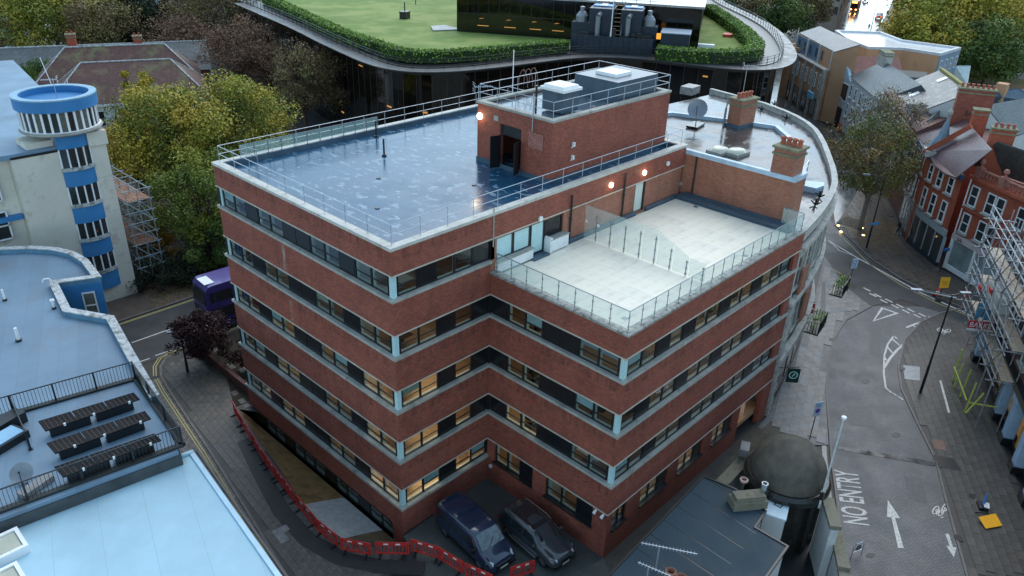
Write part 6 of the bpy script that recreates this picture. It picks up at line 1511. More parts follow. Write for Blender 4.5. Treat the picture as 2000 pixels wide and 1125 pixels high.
# =============== DOME AND DARK ROOF (bottom right) ===============
DR=T('dark_roof_building','low building with dark blue grey felt roof and mossy chimney','building',(9,-14,0))
zr=4.0; m_drf=felt_mat('dark_blue_felt',(.028,.052,.07),.6,.9,.8,(.02,.03,.035),(.05,.07,.08),spec=.2)
pr=ccw([U(x,y,zr) for x,y in ((1374,931),(1436,956),(1495,999),(1474,1031),(1538,1068),(1480,1150),(1300,1400),(1060,1250),(1196,1118))])
MB().prism(offset(pr,-.08),0,zr-.2).build('wall',m_wht,DR); MB().prism(pr,zr-.196,zr).build('roof_felt',m_drf,DR); MB().ring(pr,.06,.05,zr-.1,zr+.06).build('roof_edge',m_black,DR)
for k in range(6):
    a_=U(1374-26*k,931+28*k,zr); b_=U(1500-24*k,1012+30*k,zr); MB().beam(a_+(zr+.002,),b_+(zr+.002,),.035,.006).build('felt_seam',m_dark,DR)
x,y=U(1462,972,zr+.5); chs=MB().box((x,y,zr+.25),(1.9,.85,.5),-.65).box((x,y,zr+.62),(1.65,.62,.3),-.65).build('chimney_stack',M('mossy_render',(.21,.195,.15),.85,.35,2,bmp=.02,stain=((.10,.105,.055),2,.5,.8)),DR)
x,y=U(1455,930,zr+1.1); MB().lathe((x,y,zr+.75),[(.22,0),(.24,.12),(.14,.15),(.12,.02)],12).build('chimney_pot',M('pinkish_pot',(.35,.25,.22),.6,.1),chs)
x,y=U(1494,946,zr+1.1); MB().lathe((x,y,zr+.72),[(.14,0),(.18,.45),(.13,.45),(.1,.2)],12).build('metal_cowl',m_galv,chs)
wbx=T('white_roof_box','white box with two small hatches beside the dome','box',U(1518,985,3.4)+(3.4,)); P=ccw([U(x,y,3.9) for x,y in ((1508,952),(1546,963),(1535,1012),(1493,998))]); MB().prism(P,0,3.7).build('box_body',m_wht,wbx); MB().prism(offset(P,.04),3.704,3.8).build('lid',M('pale_blue_lid',(.55,.68,.75),.4,.1),wbx)
for px,py in ((1512,962),(1522,983)): x,y=U(px,py,3.9); MB().ring(ccw([(x-.2,y-.2),(x+.2,y-.2),(x+.2,y+.2),(x-.2,y+.2)]),0,.04,3.8,3.83).build('hatch',m_black,wbx)
DM=T('domed_rotunda','round building with a dark weathered stone dome','building',(15.75,-14.95,0)); cx_,cy_=15.65,-14.9
m_dome=M('weathered_dome',(.085,.078,.066),.8,.3,1.5,bmp=.015,fine=30,stain=((.13,.118,.09),.6,.5,.5))
pr_=[(2.08*math.cos(g),4.3+2.15*math.sin(g)) for g in [k*math.pi/24 for k in range(13)]]
MB().lathe((cx_,cy_,0),pr_,48).build('dome',m_dome,DM,smooth=True)
MB().lathe((cx_,cy_,0),[(1.9,0),(1.9,3.5),(2.15,3.55),(2.2,3.8),(2.36,3.85),(2.36,4.1),(2.2,4.3),(2.05,4.32)],48).build('drum',M('black_glazed_drum',(.02,.02,.018),.25,.4,1,stain=((.2,.17,.12),1.5,.62,.7)),DM)
for k in range(10): g=k*2*math.pi/10; MB().box((cx_+1.95*math.cos(g),cy_+1.95*math.sin(g),1.8),(.3,.35,3.4),g).build('pilaster',MATS['black_glazed_drum'],DM)
x,y=U(1454,880,4.0); t=tag(MB().box((x,y,4.1),(.9,.5,.5),.4).build('stone_block',m_pavL),'grey stone block left of the dome','block')
wl=T('mossy_parapet_wall','pale wall with mossy sloping coping between dark roof and dome','wall',U(1430,920,3.5)+(0,)); a_,b_=U(1405,948,3.6),U(1458,892,3.6); a_,b_=Vector(a_),Vector(b_); dd=(b_-a_).normalized(); c=(a_+b_)/2
MB().box((c.x,c.y,1.7),((b_-a_).length,.45,3.4),math.atan2(dd.y,dd.x)).build('wall',m_wht,wl); MB().box((c.x,c.y,3.5),((b_-a_).length+.1,.7,.2),math.atan2(dd.y,dd.x)).build('coping',MATS['mossy_render'],wl)
wr=T('white_side_wall','white rendered wall with stepped mossy coping beside the no entry road','wall',U(1625,1010,3)+(0,))
for i,((p,q),z) in enumerate(((((1616,975),(1632,1030)),3.9),(((1632,1034),(1648,1110)),2.6),(((1648,1112),(1662,1190)),2.4))):
    a_,b_=Vector(U(*p,z)),Vector(U(*q,z)); dd=(b_-a_).normalized(); c=(a_+b_)/2; MB().box((c.x,c.y,z/2-.1),((b_-a_).length,.4,z-.2),math.atan2(dd.y,dd.x)).build('wall',m_wht,wr); MB().box((c.x,c.y,z),((b_-a_).length+.1,.62,.22),math.atan2(dd.y,dd.x)).build('coping',MATS['mossy_render'],wr)
sheet('courtyard',M('black_wet_yard',(.022,.025,.028),.45,.2,rvar=.1),ccw([U(*p,.0) for p in ((1500,1000),(1560,1000),(1600,1040),(1640,1180),(1400,1250),(1450,1100))]),z=.02)
x,y=U(1603,978,4.2); t=T('white_flagpole','weathered white flagpole rising beside the dome','flagpole',(x,y,3.6)); MB().tube((x,y,3.7),(x,y,9.6),.06,10,.04).build('pole',M('flaking_white_paint',(.55,.60,.60),.6,.25,4),t); MB().lathe((x,y,9.6),[(.05,0),(.13,.05),(.13,.16),(0,.2)],10).build('cap',m_white,t); MB().box((x,y,4.6),(.3,.2,.5)).build('clamp',m_black,t)
# flat aerials and clay pots
def yagi(p0,p1,z,label):
    a_,b_=Vector(U3(*p0,z)),Vector(U3(*p1,z)); t=T('yagi_aerial',label,'aerial',(a_.x,a_.y,zr),'aerials on the dark felt roof'); m=MB().tube(a_,b_,.02); dd=(b_-a_).normalized(); nn=Vector((-dd.y,dd.x,0))
    L=(b_-a_).length; k=.08
    while k<L: c=a_+dd*k; m.tube(c-nn*.12,c+nn*.12,.015,4); k+=.16
    m.build('boom',m_galv,t); c=a_.lerp(b_,.33); MB().tube((c.x,c.y,zr),c,.04).build('mast',m_galv,t); return c
yagi((1252,1060),(1362,1082),zr+1.6,'long horizontal aerial, the rear one above the dark felt roof'); yagi((1246,1098),(1310,1125),zr+1.1,'shorter horizontal aerial, the front one near the clay pots')
x,y=U(1330,1150,zr+.3); chz=T('pot_chimney','squat chimney with round clay pots at the bottom edge','chimney',(x,y,0)); MB().box((x,y,zr-.3),(2.0,.9,1.2),-.5).build('stack',m_brick3,chz)
for k,(px,py) in enumerate(((1311,1113),(1332,1124),(1353,1133))): x,y=U(px,py,zr+1.0); MB().lathe((x,y,zr+.3),[(.2,0),(.24,.55),(.27,.6),(.2,.66),(.15,.5),(.15,.3),(0,.3)],14).build('chimney_pot',M('clay_pot',(.30,.14,.10),.6,.2),chz)
# =============== TREES ===============
def tree(label,base_,h,cz,r,rz,n,size,mat,barkm,seed,group=None,bare=0,name='tree',trunk_r=.28,cat='tree',off=(0,0),clumps=70,limbs=14,twigs=0):
    n=int(n*1.5); size*=.8; x,y=base_[:2]; rg=np.random.default_rng(seed); t=T(name,label,cat,(x,y,0),group)
    top=Vector((off[0],off[1],cz)); m=MB(); rr=random.Random(seed)
    fork=Vector((off[0]*.3,off[1]*.3,max(.8,cz-rz*.75)))
    m.tube((0,0,-.1),fork,trunk_r,8,trunk_r*.75)
    # clump centres in the crown
    cs=[]
    while len(cs)<clumps:
        p=rg.normal(size=3); p/=np.linalg.norm(p); s=rg.uniform(.25,1)**(.5); p=p*s
        if p[2]<-.75: continue
        wob=1+.22*math.sin(3*math.atan2(p[1],p[0])+seed)+.12*math.sin(7*p[2]+seed*2)
        cs.append(np.array([p[0]*r*wob*.86,p[1]*r*wob*.86,p[2]*rz*.86])+np.array([off[0],off[1],cz]))
    cs=np.array(cs)
    for i in range(limbs):
        c=Vector(cs[rg.integers(len(cs))]); mid=fork.lerp(c,.5)+Vector((rr.uniform(-.4,.4),rr.uniform(-.4,.4),rr.uniform(0,.6)))
        b0=Vector((fork.x*.8,fork.y*.8,fork.z*rr.uniform(.7,1))); m.tube(b0,mid,trunk_r*.45,5,trunk_r*.25).tube(mid,c,trunk_r*.25,4,trunk_r*.08)
        for q in range(3+twigs):
            e=c+Vector((rr.uniform(-1,1),rr.uniform(-1,1),rr.uniform(-.3,1)))*r*.28; s0=mid.lerp(c,rr.uniform(.2,1)); m.tube(s0,e,trunk_r*.1,3,trunk_r*.03)
            for u in range(twigs): e2=s0.lerp(e,rr.uniform(.3,1)); m.tube(e2,e2+Vector((rr.uniform(-1,1),rr.uniform(-1,1),rr.uniform(0,1)))*r*.16,trunk_r*.06,3,.008)
    o=MB(); o.v=[(v[0]+x,v[1]+y,v[2]) for v in m.v]; o.f=m.f; o.build('trunk',barkm,t,uv=False)
    if n:
        k=rg.integers(len(cs),size=n); cr=r*.25*rg.uniform(.7,1.3,len(cs)); d=rg.normal(size=(n,3)); d/=np.linalg.norm(d,axis=1)[:,None]
        rad=(rg.uniform(.15,1,n)**.45)[:,None]*cr[k][:,None]; P=cs[k]+d*rad*np.array([1,1,.75])
        cv=rg.uniform(0,1,len(cs)); var=cv[k]
        me=leaf_mesh('crown',P,d*.8+np.array([0,0,.5]),size,mat,seed,var); c=bpy.data.objects.new('crown',me); COL.objects.link(c); c.parent=t
    return t
m_bark=M('dark_bark',(.06,.05,.04),.9,.3,4); m_barkl=M('pale_bark',(.22,.20,.17),.85,.3,4); m_barkr=M('reddish_twigs',(.12,.075,.06),.9,.3,4)
lv_yg=leaf_mat('yellow_green_leaves',[(.05,.07,.015),(.12,.13,.02),(.20,.18,.025),(.24,.18,.03)],gain=1.75)
lv_yg2=leaf_mat('olive_green_leaves',[(.05,.08,.015),(.09,.12,.02),(.15,.16,.025)],gain=1.6)
lv_g=leaf_mat('green_leaves',[(.025,.05,.014),(.05,.085,.02),(.10,.13,.028)],gain=1.5)
lv_y=leaf_mat('yellow_leaves',[(.26,.19,.02),(.38,.27,.02),(.20,.18,.03)],gain=1.4)
lv_o=leaf_mat('orange_leaves',[(.22,.11,.02),(.30,.17,.025),(.14,.10,.02)],gain=1.4)
lv_b=leaf_mat('brown_leaves',[(.07,.05,.025),(.12,.085,.04),(.10,.095,.03)],gain=1.7)
lv_rb=leaf_mat('red_brown_leaves',[(.10,.055,.035),(.14,.08,.05),(.08,.05,.035)],gain=1.7)
lv_d=leaf_mat('dark_conifer_leaves',[(.008,.015,.008),(.015,.028,.012),(.03,.045,.02)])
lv_r=leaf_mat('dark_red_leaves',[(.018,.007,.009),(.035,.012,.014),(.05,.018,.018)])
def C(px,py,z): return U(px,py,z)
G1n='autumn trees between the cream tower and the brick office'
tree('large yellow-green tree, nearest the cream tower, with an open crown',C(335,285,8.5),14,9,6.8,6.2,19000,.19,lv_yg,m_bark,11,G1n,clumps=110)
tree('large yellow-green tree right of its twin, touching the brick office corner',C(458,258,8.5),14,9,6.9,6.2,19000,.19,lv_yg,m_bark,12,G1n,clumps=110)
tree('mid green tree in front of the two large ones, over the fence',C(395,395,6),11,6,5.4,5,13000,.17,lv_yg2,m_bark,13,G1n,clumps=80)
tree('slim bright yellow tree rising before the tiled roof',C(268,190,10),13,9.5,2.2,4.2,3800,.2,lv_y,m_bark,14,G1n,clumps=30,limbs=8)
tree('orange-leaved tree just right of the round turret tower',C(262,300,6),10,6.2,3.6,4.6,6500,.17,lv_o,m_bark,15,G1n,clumps=45)
tree('low dark green bushy tree beside the street by the brick office',C(425,478,2.2),5,2.4,3.6,2.6,7000,.15,lv_g,m_bark,16,G1n,clumps=40,trunk_r=.15)
tree('dark holly-like shrub behind the boarded fence',C(330,530,1.2),3,1.3,3.4,1.6,5000,.12,lv_d,m_bark,17,G1n,clumps=30,trunk_r=.1,name='shrub',cat='shrub')
tree('yellowing shrub in the gap under the big trees',C(300,470,2),4,2,2.6,2.2,3000,.14,lv_o,m_bark,18,G1n,clumps=25,trunk_r=.1,name='shrub',cat='shrub')
tree('dark red-purple leaved shrub beside the bus at the brick office foot',(.4,23.9),5,2.7,2.4,2.2,9000,.11,lv_r,m_bark,19,None,clumps=60,trunk_r=.12,name='shrub',cat='shrub',limbs=16,twigs=2)
tree('second dark red shrub closer to the brick office wall',(2.8,20.4),4,1.5,2.0,1.6,5000,.11,lv_r,m_bark,20,None,clumps=40,trunk_r=.1,name='shrub',cat='shrub',twigs=2)
G2n='half-bare brown trees before the black glass office'
tree('half-bare brown tree next to the near bend of the black glass wall',C(660,172,6),11,7,6,5.2,5500,.17,lv_b,m_barkr,21,G2n,clumps=90,limbs=46,twigs=3)
tree('olive-brown half-bare tree left of the one at the glass bend',C(590,168,7),13,8.5,5.6,5.8,6500,.18,lv_b,m_barkr,22,G2n,clumps=90,limbs=44,twigs=3)
tree('reddish bare tree further along the black glass wall',C(470,118,7),13,8.5,7,6.2,7000,.2,lv_rb,m_barkr,23,G2n,clumps=100,limbs=50,twigs=3)
tree('tall brown tree whose top is cut by the frame beside the black glass office',C(420,40,9),17,10,10,8,9000,.27,lv_b,m_barkr,24,G2n,clumps=110,limbs=50,twigs=3)
tree('thin bare tree between the tiled roof and the brown trees',C(350,95,6),12,7.5,7,5.5,4200,.22,lv_rb,m_barkr,25,G2n,clumps=80,limbs=44,twigs=3)
tree('low reddish bare tree just above the large yellow-green ones',C(530,150,5),10,6.5,5,5,3800,.18,lv_rb,m_barkr,26,G2n,clumps=70,limbs=40,twigs=3)
G3n='tall trees along the upper left edge'
tree('tall yellow-green tree at upper left, beside the brick flats',C(95,42,9),19,10,11,9,15000,.32,lv_yg,m_bark,31,G3n,clumps=120)
tree('tall green-gold tree at upper left, in the middle of its group',C(185,22,9),19,10,11,9,14000,.34,lv_yg,m_bark,32,G3n,clumps=120)
tree('thinner olive tree with visible limbs above the grey slate roof',C(195,62,8),16,8.5,8,6.5,7000,.27,lv_b,m_bark,33,G3n,clumps=90,limbs=30)
tree('very dark evergreen at upper left next to the church',C(262,38,9),17,8.5,8,8,12000,.3,lv_d,m_bark,34,G3n,clumps=80)
tree('green bush growing on the old grey roofed yard',C(82,152,5),7,5,3.6,3,3500,.2,lv_g,m_bark,35,G3n,clumps=30)
tree('plane tree with green and russet leaves on the shop pavement',(66.2,.2),14,8.6,5.4,5.4,8500,.17,leaf_mat('russet_green_leaves',[(.05,.07,.02),(.09,.10,.025),(.13,.085,.03),(.16,.10,.035)],gain=1.5),m_barkl,41,None,clumps=100,limbs=26)
tree('half-bare pale-barked tree behind the plane tree by the banded house',(77,3.5),14,9,4.6,5.2,2600,.18,lv_b,m_barkl,42,None,clumps=90,limbs=46,twigs=3)
tree('huge yellow-green tree behind the white roofed building at upper right',C(1855,50,9),22,11,16,11,20000,.48,lv_yg,m_bark,43,'park trees at upper right',clumps=150)
tree('rounded golden tree at the front of the park group',C(1812,95,6),15,8,9,7,9000,.4,lv_yg,m_bark,47,'park trees at upper right',clumps=70)
tree('russet orange tree at the right edge of the park',C(1975,55,8),18,9,13,9,10000,.48,lv_o,m_bark,44,'park trees at upper right',clumps=90)
tree('dark green tree standing on the park grass at right',C(1935,110,6),14,7,9,6.5,8000,.4,lv_g,m_bark,45,'park trees at upper right',clumps=70)
for k,(px,py,lb) in enumerate(((1490,28,'dull green street tree left of the far road, nearest the lawn corner'),(1530,34,'dull green street tree in the middle of the far row'),(1575,22,'dull green street tree next to the beige office block'),(1440,5,'dull green street tree at the far left of the row beyond the lawn'))):
    tree(lb,C(px,py,6),11,6.5,8,6,6000,.38,lv_g if k%2 else lv_b,m_bark,50+k,'street trees beyond the roof lawn',clumps=60)
for k,(px,py,z,r,lb) in enumerate(((540,-30,8,14,'brown tree beyond the top edge, above the railings'),(30,8,8,9,'green tree behind the brick flats corner'),(1150,-60,8,16,'brown tree far beyond the pavilion'))):
    tree(lb,C(px,py,z),18,10,r,9,9000,.4,lv_b,m_bark,60+k,None,clumps=80)
# fallen leaves
def scatter(name,poly,n,size,mat,z,seed):
    rg=np.random.default_rng(seed); xs=[p[0] for p in poly]; ys=[p[1] for p in poly]; P=[]
    while len(P)<n:
        x,y=rg.uniform(min(xs),max(xs)),rg.uniform(min(ys),max(ys))
        if inside((x,y),poly): P.append((x,y,z+rg.uniform(0,.02)))
    o=bpy.data.objects.new(name,leaf_mesh(name,np.array(P),np.zeros((n,3))+[0,0,4],size,mat,seed)); COL.objects.link(o); o['kind']='stuff'; o['label']='fallen autumn leaves scattered on the '+('pavement' if seed%2 else 'kerbside'); o['category']='leaves'
scatter('fallen_leaves',[(1.6,35.1),(14,35.1),(14,38.8),(1.6,38.8)],1400,.06,lv_o,.11,71)
scatter('fallen_leaves',[U(*p) for p in ((1650,420),(1750,430),(1760,500),(1700,490),(1640,440))],1200,.07,lv_o,.13,72)
scatter('fallen_leaves',[(4.5,39.5),(20,39.5),(20,60),(4.5,60)],3500,.09,lv_b,.03,73)
sheet('garden_soil',M('dark_leafy_soil',(.035,.028,.02),.9,.4,1),[(1.6,39.3),(40,39.3),(48,75),(8,80)],z=.0)
sheet('garden_soil',MATS['dark_leafy_soil'],[(-1,17.4),(12,17.4),(12,27.1),(1.2,27.0),(.8,22)],z=.07)
tag(MB().ring([(.7,27.0),(.7,17.3)],.2,.1,0,.8,closed=False).build('low_brick_wall',m_brickd),'low dark brick wall edging the shrub bed by the office','wall')
# =============== VEHICLES ===============
m_tyre=M('black_tyre',(.012,.012,.013),.7,.1); m_rim=M('alloy_rim',(.35,.36,.38),.3,.1,metal=.8)
m_cglass=M('car_glass',(.015,.02,.024),.04,.1,spec=.9); m_cscreen=M('windscreen_glass',(.07,.10,.12),.05,.5,3,spec=.9)
m_light=M('headlamp_lens',(.6,.66,.7),.1,.1); m_tail=M('tail_lamp',(.35,.01,.01),.2,.1)
m_plate=M('number_plate',(.55,.55,.52),.4,.1); m_trim=M('black_car_trim',(.01,.01,.011),.5,.1)
def car_body(mat,secs,parent,nm='body'):
    # secs: list of (x, zbottom, zsill, zbelt, zroof, wsill, wbelt, wroof) from rear to front
    m=MB(); rings=[]
    for x,zb_,zs_,zt_,zr_,ws,wb,wr_ in secs:
        half=[(ws*.9,zb_),(ws,zb_+.12),(wb*1.0,zs_),(wb,zt_*.5+zs_*.5),(wb*.97,zt_),(wr_*1.03+(wb-wr_)*.25,zt_+(zr_-zt_)*.55),(wr_,zr_-.07),(wr_*.82,zr_-.01),(wr_*.4,zr_+.012)]
        rings.append([(x,y,z) for y,z in half]+[(x,-y,z) for y,z in half[::-1]])
    n=len(rings[0]); V=[p for r in rings for p in r]; F=[]
    for i in range(len(rings)-1):
        for k in range(n): k2=(k+1)%n; F.append((i*n+k,(i+1)*n+k,(i+1)*n+k2,i*n+k2))
    F.append(tuple(range(n))); F.append(tuple(range(len(V)-1,len(V)-n-1,-1)))
    m.add(V,F); return m.build(nm,mat,parent,smooth=True,uv=False)
def wheel(parent,x,y,r,w,loc=True):
    t_=MB(); s=1 if y>0 else -1
    prof=[(r*.62,-w/2),(r*.95,-w/2),(r,-w/2+.03),(r,w/2-.03),(r*.95,w/2),(r*.62,w/2)]
    n=20; V=[];F=[]
    for rr,o in prof:
        for k in range(n): g=2*math.pi*k/n; V.append((x+rr*math.cos(g),y+o,r+rr*math.sin(g)))
    for i in range(len(prof)-1):
        for k in range(n): k2=(k+1)%n; F.append((i*n+k,i*n+k2,(i+1)*n+k2,(i+1)*n+k))
    wo=t_.add(V,F).build('wheel',m_tyre,parent,uv=False)
    rm=MB().tube((x,y-w*.3,r),(x,y+w*.3,r),r*.62,20)
    rm.build('wheel_well_disc',m_trim,wo,uv=False); sp=MB()
    for k in range(7):
        g=2*math.pi*k/7; sp.beam((x,y+s*w*.42,r),(x+r*.6*math.cos(g),y+s*w*.42,r+r*.6*math.sin(g)),.05,.03)

    V=[];F=[]
    for rr in (r*.58,r*.66):
        for k in range(n): g=2*math.pi*k/n; V.append((x+rr*math.cos(g),y+s*w*.5,r+rr*math.sin(g)))
    for k in range(n): F.append((k,(k+1)%n,n+(k+1)%n,n+k))
    sp.add(V,F); sp.build('rim',m_rim,wo,uv=False)
def finish(t,loc,heading):
    t.location=loc; t.rotation_euler=(0,0,heading)
def strip_quad(parent,name,mat,pts,th=.015):
    P=[Vector(p) for p in pts]; n=(P[1]-P[0]).cross(P[2]-P[0]).normalized()*th
    k=len(P); m=MB().add([p-n for p in P]+[p+n for p in P],[tuple(range(k-1,-1,-1)),tuple(range(k,2*k))]+[(i,(i+1)%k,k+(i+1)%k,k+i) for i in range(k)])
    return m.build(name,mat,parent,uv=False)
m_pvan=M('deep_blue_car_paint',(.008,.022,.055),.22,.05,coat=1); m_psuv=M('dark_grey_blue_paint',(.035,.042,.05),.22,.05,coat=1)
# van, built along +X, nose at +X
V_=T('parked_van','dark blue metallic passenger van parked nose out beside the brick wall','van')
W=.98
van=[(-2.48,.45,.6,1.0,1.70,.90,.93,.80),(-2.42,.32,.6,1.1,1.88,.95,.97,.83),(-2.2,.3,.6,1.1,1.95,.96,W,.85),(-1.0,.3,.6,1.12,1.98,.96,W,.87),(.3,.3,.6,1.12,1.98,.96,W,.87),(.75,.3,.6,1.12,1.93,.96,W,.84),(.95,.3,.6,1.12,1.80,.96,W,.80),(1.62,.3,.6,1.14,1.22,.96,W,.80),(2.05,.3,.62,1.02,1.08,.95,.95,.74),(2.36,.3,.6,.86,.93,.90,.90,.66),(2.5,.36,.55,.68,.74,.78,.80,.55)]
car_body(m_pvan,van,V_)
strip_quad(V_,'windscreen',m_cscreen,[(1.60,-.78,1.24),(1.60,.78,1.24),(.93,.70,1.83),(.93,-.70,1.83)],.02)
for s in (-1,1):
    for x0,x1 in ((.05,.85),(-1.05,-.05),(-2.2,-1.15)):
        strip_quad(V_,'side_window',m_cglass,[(x0,s*.965,1.17),(x1+(.45 if x1>.5 else 0),s*.955,1.17),(x1,s*.885,1.70),(x0,s*.885,1.72)],.012)
    h=strip_quad(V_,'headlight',m_light,[(2.10,s*.93,.82),(2.45,s*.70,.78),(2.38,s*.62,.93),(2.0,s*.88,1.0)],.03)
    mi=MB().box((1.25,s*1.12,1.2),(.14,.24,.26)).beam((1.3,s*.95,1.12),(1.25,s*1.1,1.16),.06).build('wing_mirror',m_trim,V_)
    strip_quad(V_,'tail_lamp',m_tail,[(-2.47,s*.9,.95),(-2.4,s*.97,.95),(-2.4,s*.93,1.5),(-2.47,s*.85,1.5)],.012)
    MB().box((.2,s*.985,.42),(2.3,.03,.14)).build('sill_trim',m_trim,V_)
    for x in (-1.55,1.5): wheel(V_,x,s*.86,.34,.22)
    for x in (-1.12,-.0): MB().box((x,s*.985,.95),(.012,.012,.9)).build('door_seam',m_trim,V_)
MB().box((2.5,0,.58),(.06,1.05,.22)).build('grille',m_trim,V_); MB().box((2.54,0,.45),(.02,.52,.11)).build('number_plate',m_plate,V_); MB().box((2.5,0,.72),(.05,.9,.03)).build('chrome_bar',m_rim,V_)
MB().box((2.35,0,.33),(.3,1.7,.12)).build('bumper',m_trim,V_)
for x in (-1.6,-.6,.35): MB().box((x,0,1.985),(.05,1.45,.03)).build('roof_rib',m_pvan,V_)
for s in (-.3,.35): MB().beam((1.62,s,1.26),(1.3,s+.55,1.55),.02,.02).build('wiper',m_trim,V_)
strip_quad(V_,'rear_window',m_cglass,[(-2.47,.7,1.2),(-2.47,-.7,1.2),(-2.44,-.68,1.66),(-2.44,.68,1.66)],.02)
finish(V_,(2.28,-3.5,.035),math.atan2(-1,-.09))
S_=T('parked_suv','dark grey SUV with panoramic black roof and silver roof rails beside the van','car')
suv=[(-2.33,.55,.7,.95,1.15,.85,.86,.60),(-2.26,.4,.7,1.0,1.38,.90,.91,.66),(-1.9,.34,.65,1.02,1.60,.93,.95,.70),(-1.0,.32,.62,1.02,1.67,.93,.95,.74),(0,.32,.62,1.02,1.68,.93,.95,.74),(.45,.32,.62,1.03,1.58,.93,.95,.72),(1.15,.32,.62,1.04,1.13,.93,.95,.74),(1.7,.34,.64,.98,1.04,.93,.94,.66),(2.15,.38,.62,.86,.95,.90,.90,.58),(2.34,.45,.6,.72,.80,.78,.78,.45)]
car_body(m_psuv,suv,S_)
strip_quad(S_,'windscreen',m_cglass,[(1.12,-.74,1.13),(1.12,.74,1.13),(.42,.64,1.58),(.42,-.64,1.58)],.02)
strip_quad(S_,'panoramic_roof',m_cglass,[(.33,-.56,1.655),(.33,.56,1.655),(-1.5,.54,1.68),(-1.5,-.54,1.68)],.02)
for s in (-1,1):
    for x0,x1 in ((-.2,.5),(-1.15,-.28),(-1.85,-1.22)):
        strip_quad(S_,'side_window',m_cglass,[(x0,s*.935,1.07),(x1+(.4 if x1>.3 else 0),s*.93,1.07),(x1-.02,s*.80,1.45),(x0+.02,s*.80,1.48)],.012)
    MB().path([(-1.75,s*.68,1.66),(-1.5,s*.72,1.74),(.0,s*.74,1.76),(.35,s*.72,1.68)],.025,6).build('roof_rail',m_rim,S_)
    strip_quad(S_,'headlight',m_light,[(1.95,s*.9,.78),(2.3,s*.62,.76),(2.24,s*.56,.87),(1.9,s*.84,.93)],.03)
    strip_quad(S_,'tail_lamp',m_tail,[(-2.3,s*.88,.85),(-2.15,s*.93,.85),(-2.15,s*.91,1.05),(-2.3,s*.8,1.05)],.02)
    MB().box((.85,s*1.03,1.1),(.2,.2,.15)).beam((.9,s*.9,1.04),(.86,s*1.0,1.07),.05).build('wing_mirror',m_psuv,S_)
    MB().box((-.1,s*1.0,.38),(2.2,.14,.05)).build('side_step',m_rim,S_)
    for x in (-1.42,1.45): wheel(S_,x,s*.83,.36,.23)
MB().box((2.33,0,.62),(.06,.75,.26)).build('grille',m_trim,S_); MB().box((2.37,0,.46),(.02,.52,.11)).build('number_plate',m_plate,S_); MB().box((2.2,0,.36),(.25,1.5,.12)).build('bumper',m_trim,S_)
MB().box((-2.2,0,.5),(.3,1.6,.2)).build('rear_bumper',m_trim,S_); strip_quad(S_,'rear_window',m_cglass,[(-2.29,.6,1.05),(-2.29,-.6,1.05),(-2.05,-.58,1.45),(-2.05,.58,1.45)],.02)
finish(S_,(4.83,-5.85,.035),math.atan2(-1,-.085))
# bus (only its front half shows)
Bs=T('purple_bus','purple double-deck bus with green skirt, half hidden behind the brick office','bus')
m_pur=M('purple_bus_paint',(.055,.035,.20),.3,.08,coat=.6)
def rbox(x0,x1,w,z0,z1,rf):  # body outline with a raked rounded front at +x
    m=MB(); pts=[(x0,z0),(x1-.05,z0),(x1,z0+.5),(x1-.02,z0+(z1-z0)*.55),(x1-.18,z1-.35),(x1-.42,z1-.06),(x1-.8,z1),(x0,z1)]
    n=len(pts); V=[(x,-w,z) for x,z in pts]+[(x,w,z) for x,z in pts]
    return m.add(V,[tuple(range(n)),tuple(range(2*n-1,n-1,-1))]+[(i,n+i,n+(i+1)%n,(i+1)%n) for i in range(n)])
rbox(-5.2,5.2,1.26,.3,4.25,.4).build('body',m_pur,Bs)
strip_quad(Bs,'upper_windscreen',m_cglass,[(5.2,-1.1,2.6),(5.2,1.1,2.6),(5.05,1.05,3.75),(5.05,-1.05,3.75)],.03)
strip_quad(Bs,'lower_windscreen',m_cglass,[(5.22,-1.1,1.1),(5.22,1.1,1.1),(5.2,1.08,2.1),(5.2,-1.08,2.1)],.03)
strip_quad(Bs,'green_front_panel',M('lime_green_panel',(.12,.4,.08),.4,.1),[(5.24,-1.2,.45),(5.24,.5,.45),(5.24,.2,.9),(5.24,-1.2,1.0)],.02)
for s in (-1,1):
    MB().box((-.2,s*1.265,3.2),(10.0,.03,.9)).build('upper_windows',m_cglass,Bs); MB().box((-.2,s*1.265,1.7),(10.0,.03,.95)).build('lower_windows',m_cglass,Bs)
    for k in range(7): MB().box((-4.6+k*1.5,s*1.285,2.45),(.06,.02,2.4)).build('window_pillar',m_pur,Bs)
    MB().box((5.24,s*.95,.75),(.04,.3,.18)).build('headlight',M('warm_headlight',(1,.8,.4),.3,0,emit=2.5,ecol=(1,.75,.3)),Bs)
    for x in (-3,3.2): wheel(Bs,x,s*1.12,.48,.3)
MB().box((4.5,.1,4.28),(.8,1.5,.06)).build('white_roof_panel',m_white,Bs)
MB().box((4.4,-1.29,3.1),(.9,.02,.05)).build('orange_line',M('orange_strip_glow',(.9,.3,.05),.4,0,emit=1.2,ecol=(1,.35,.08)),Bs)
finish(Bs,(7.9,28.85,.01),math.radians(177))
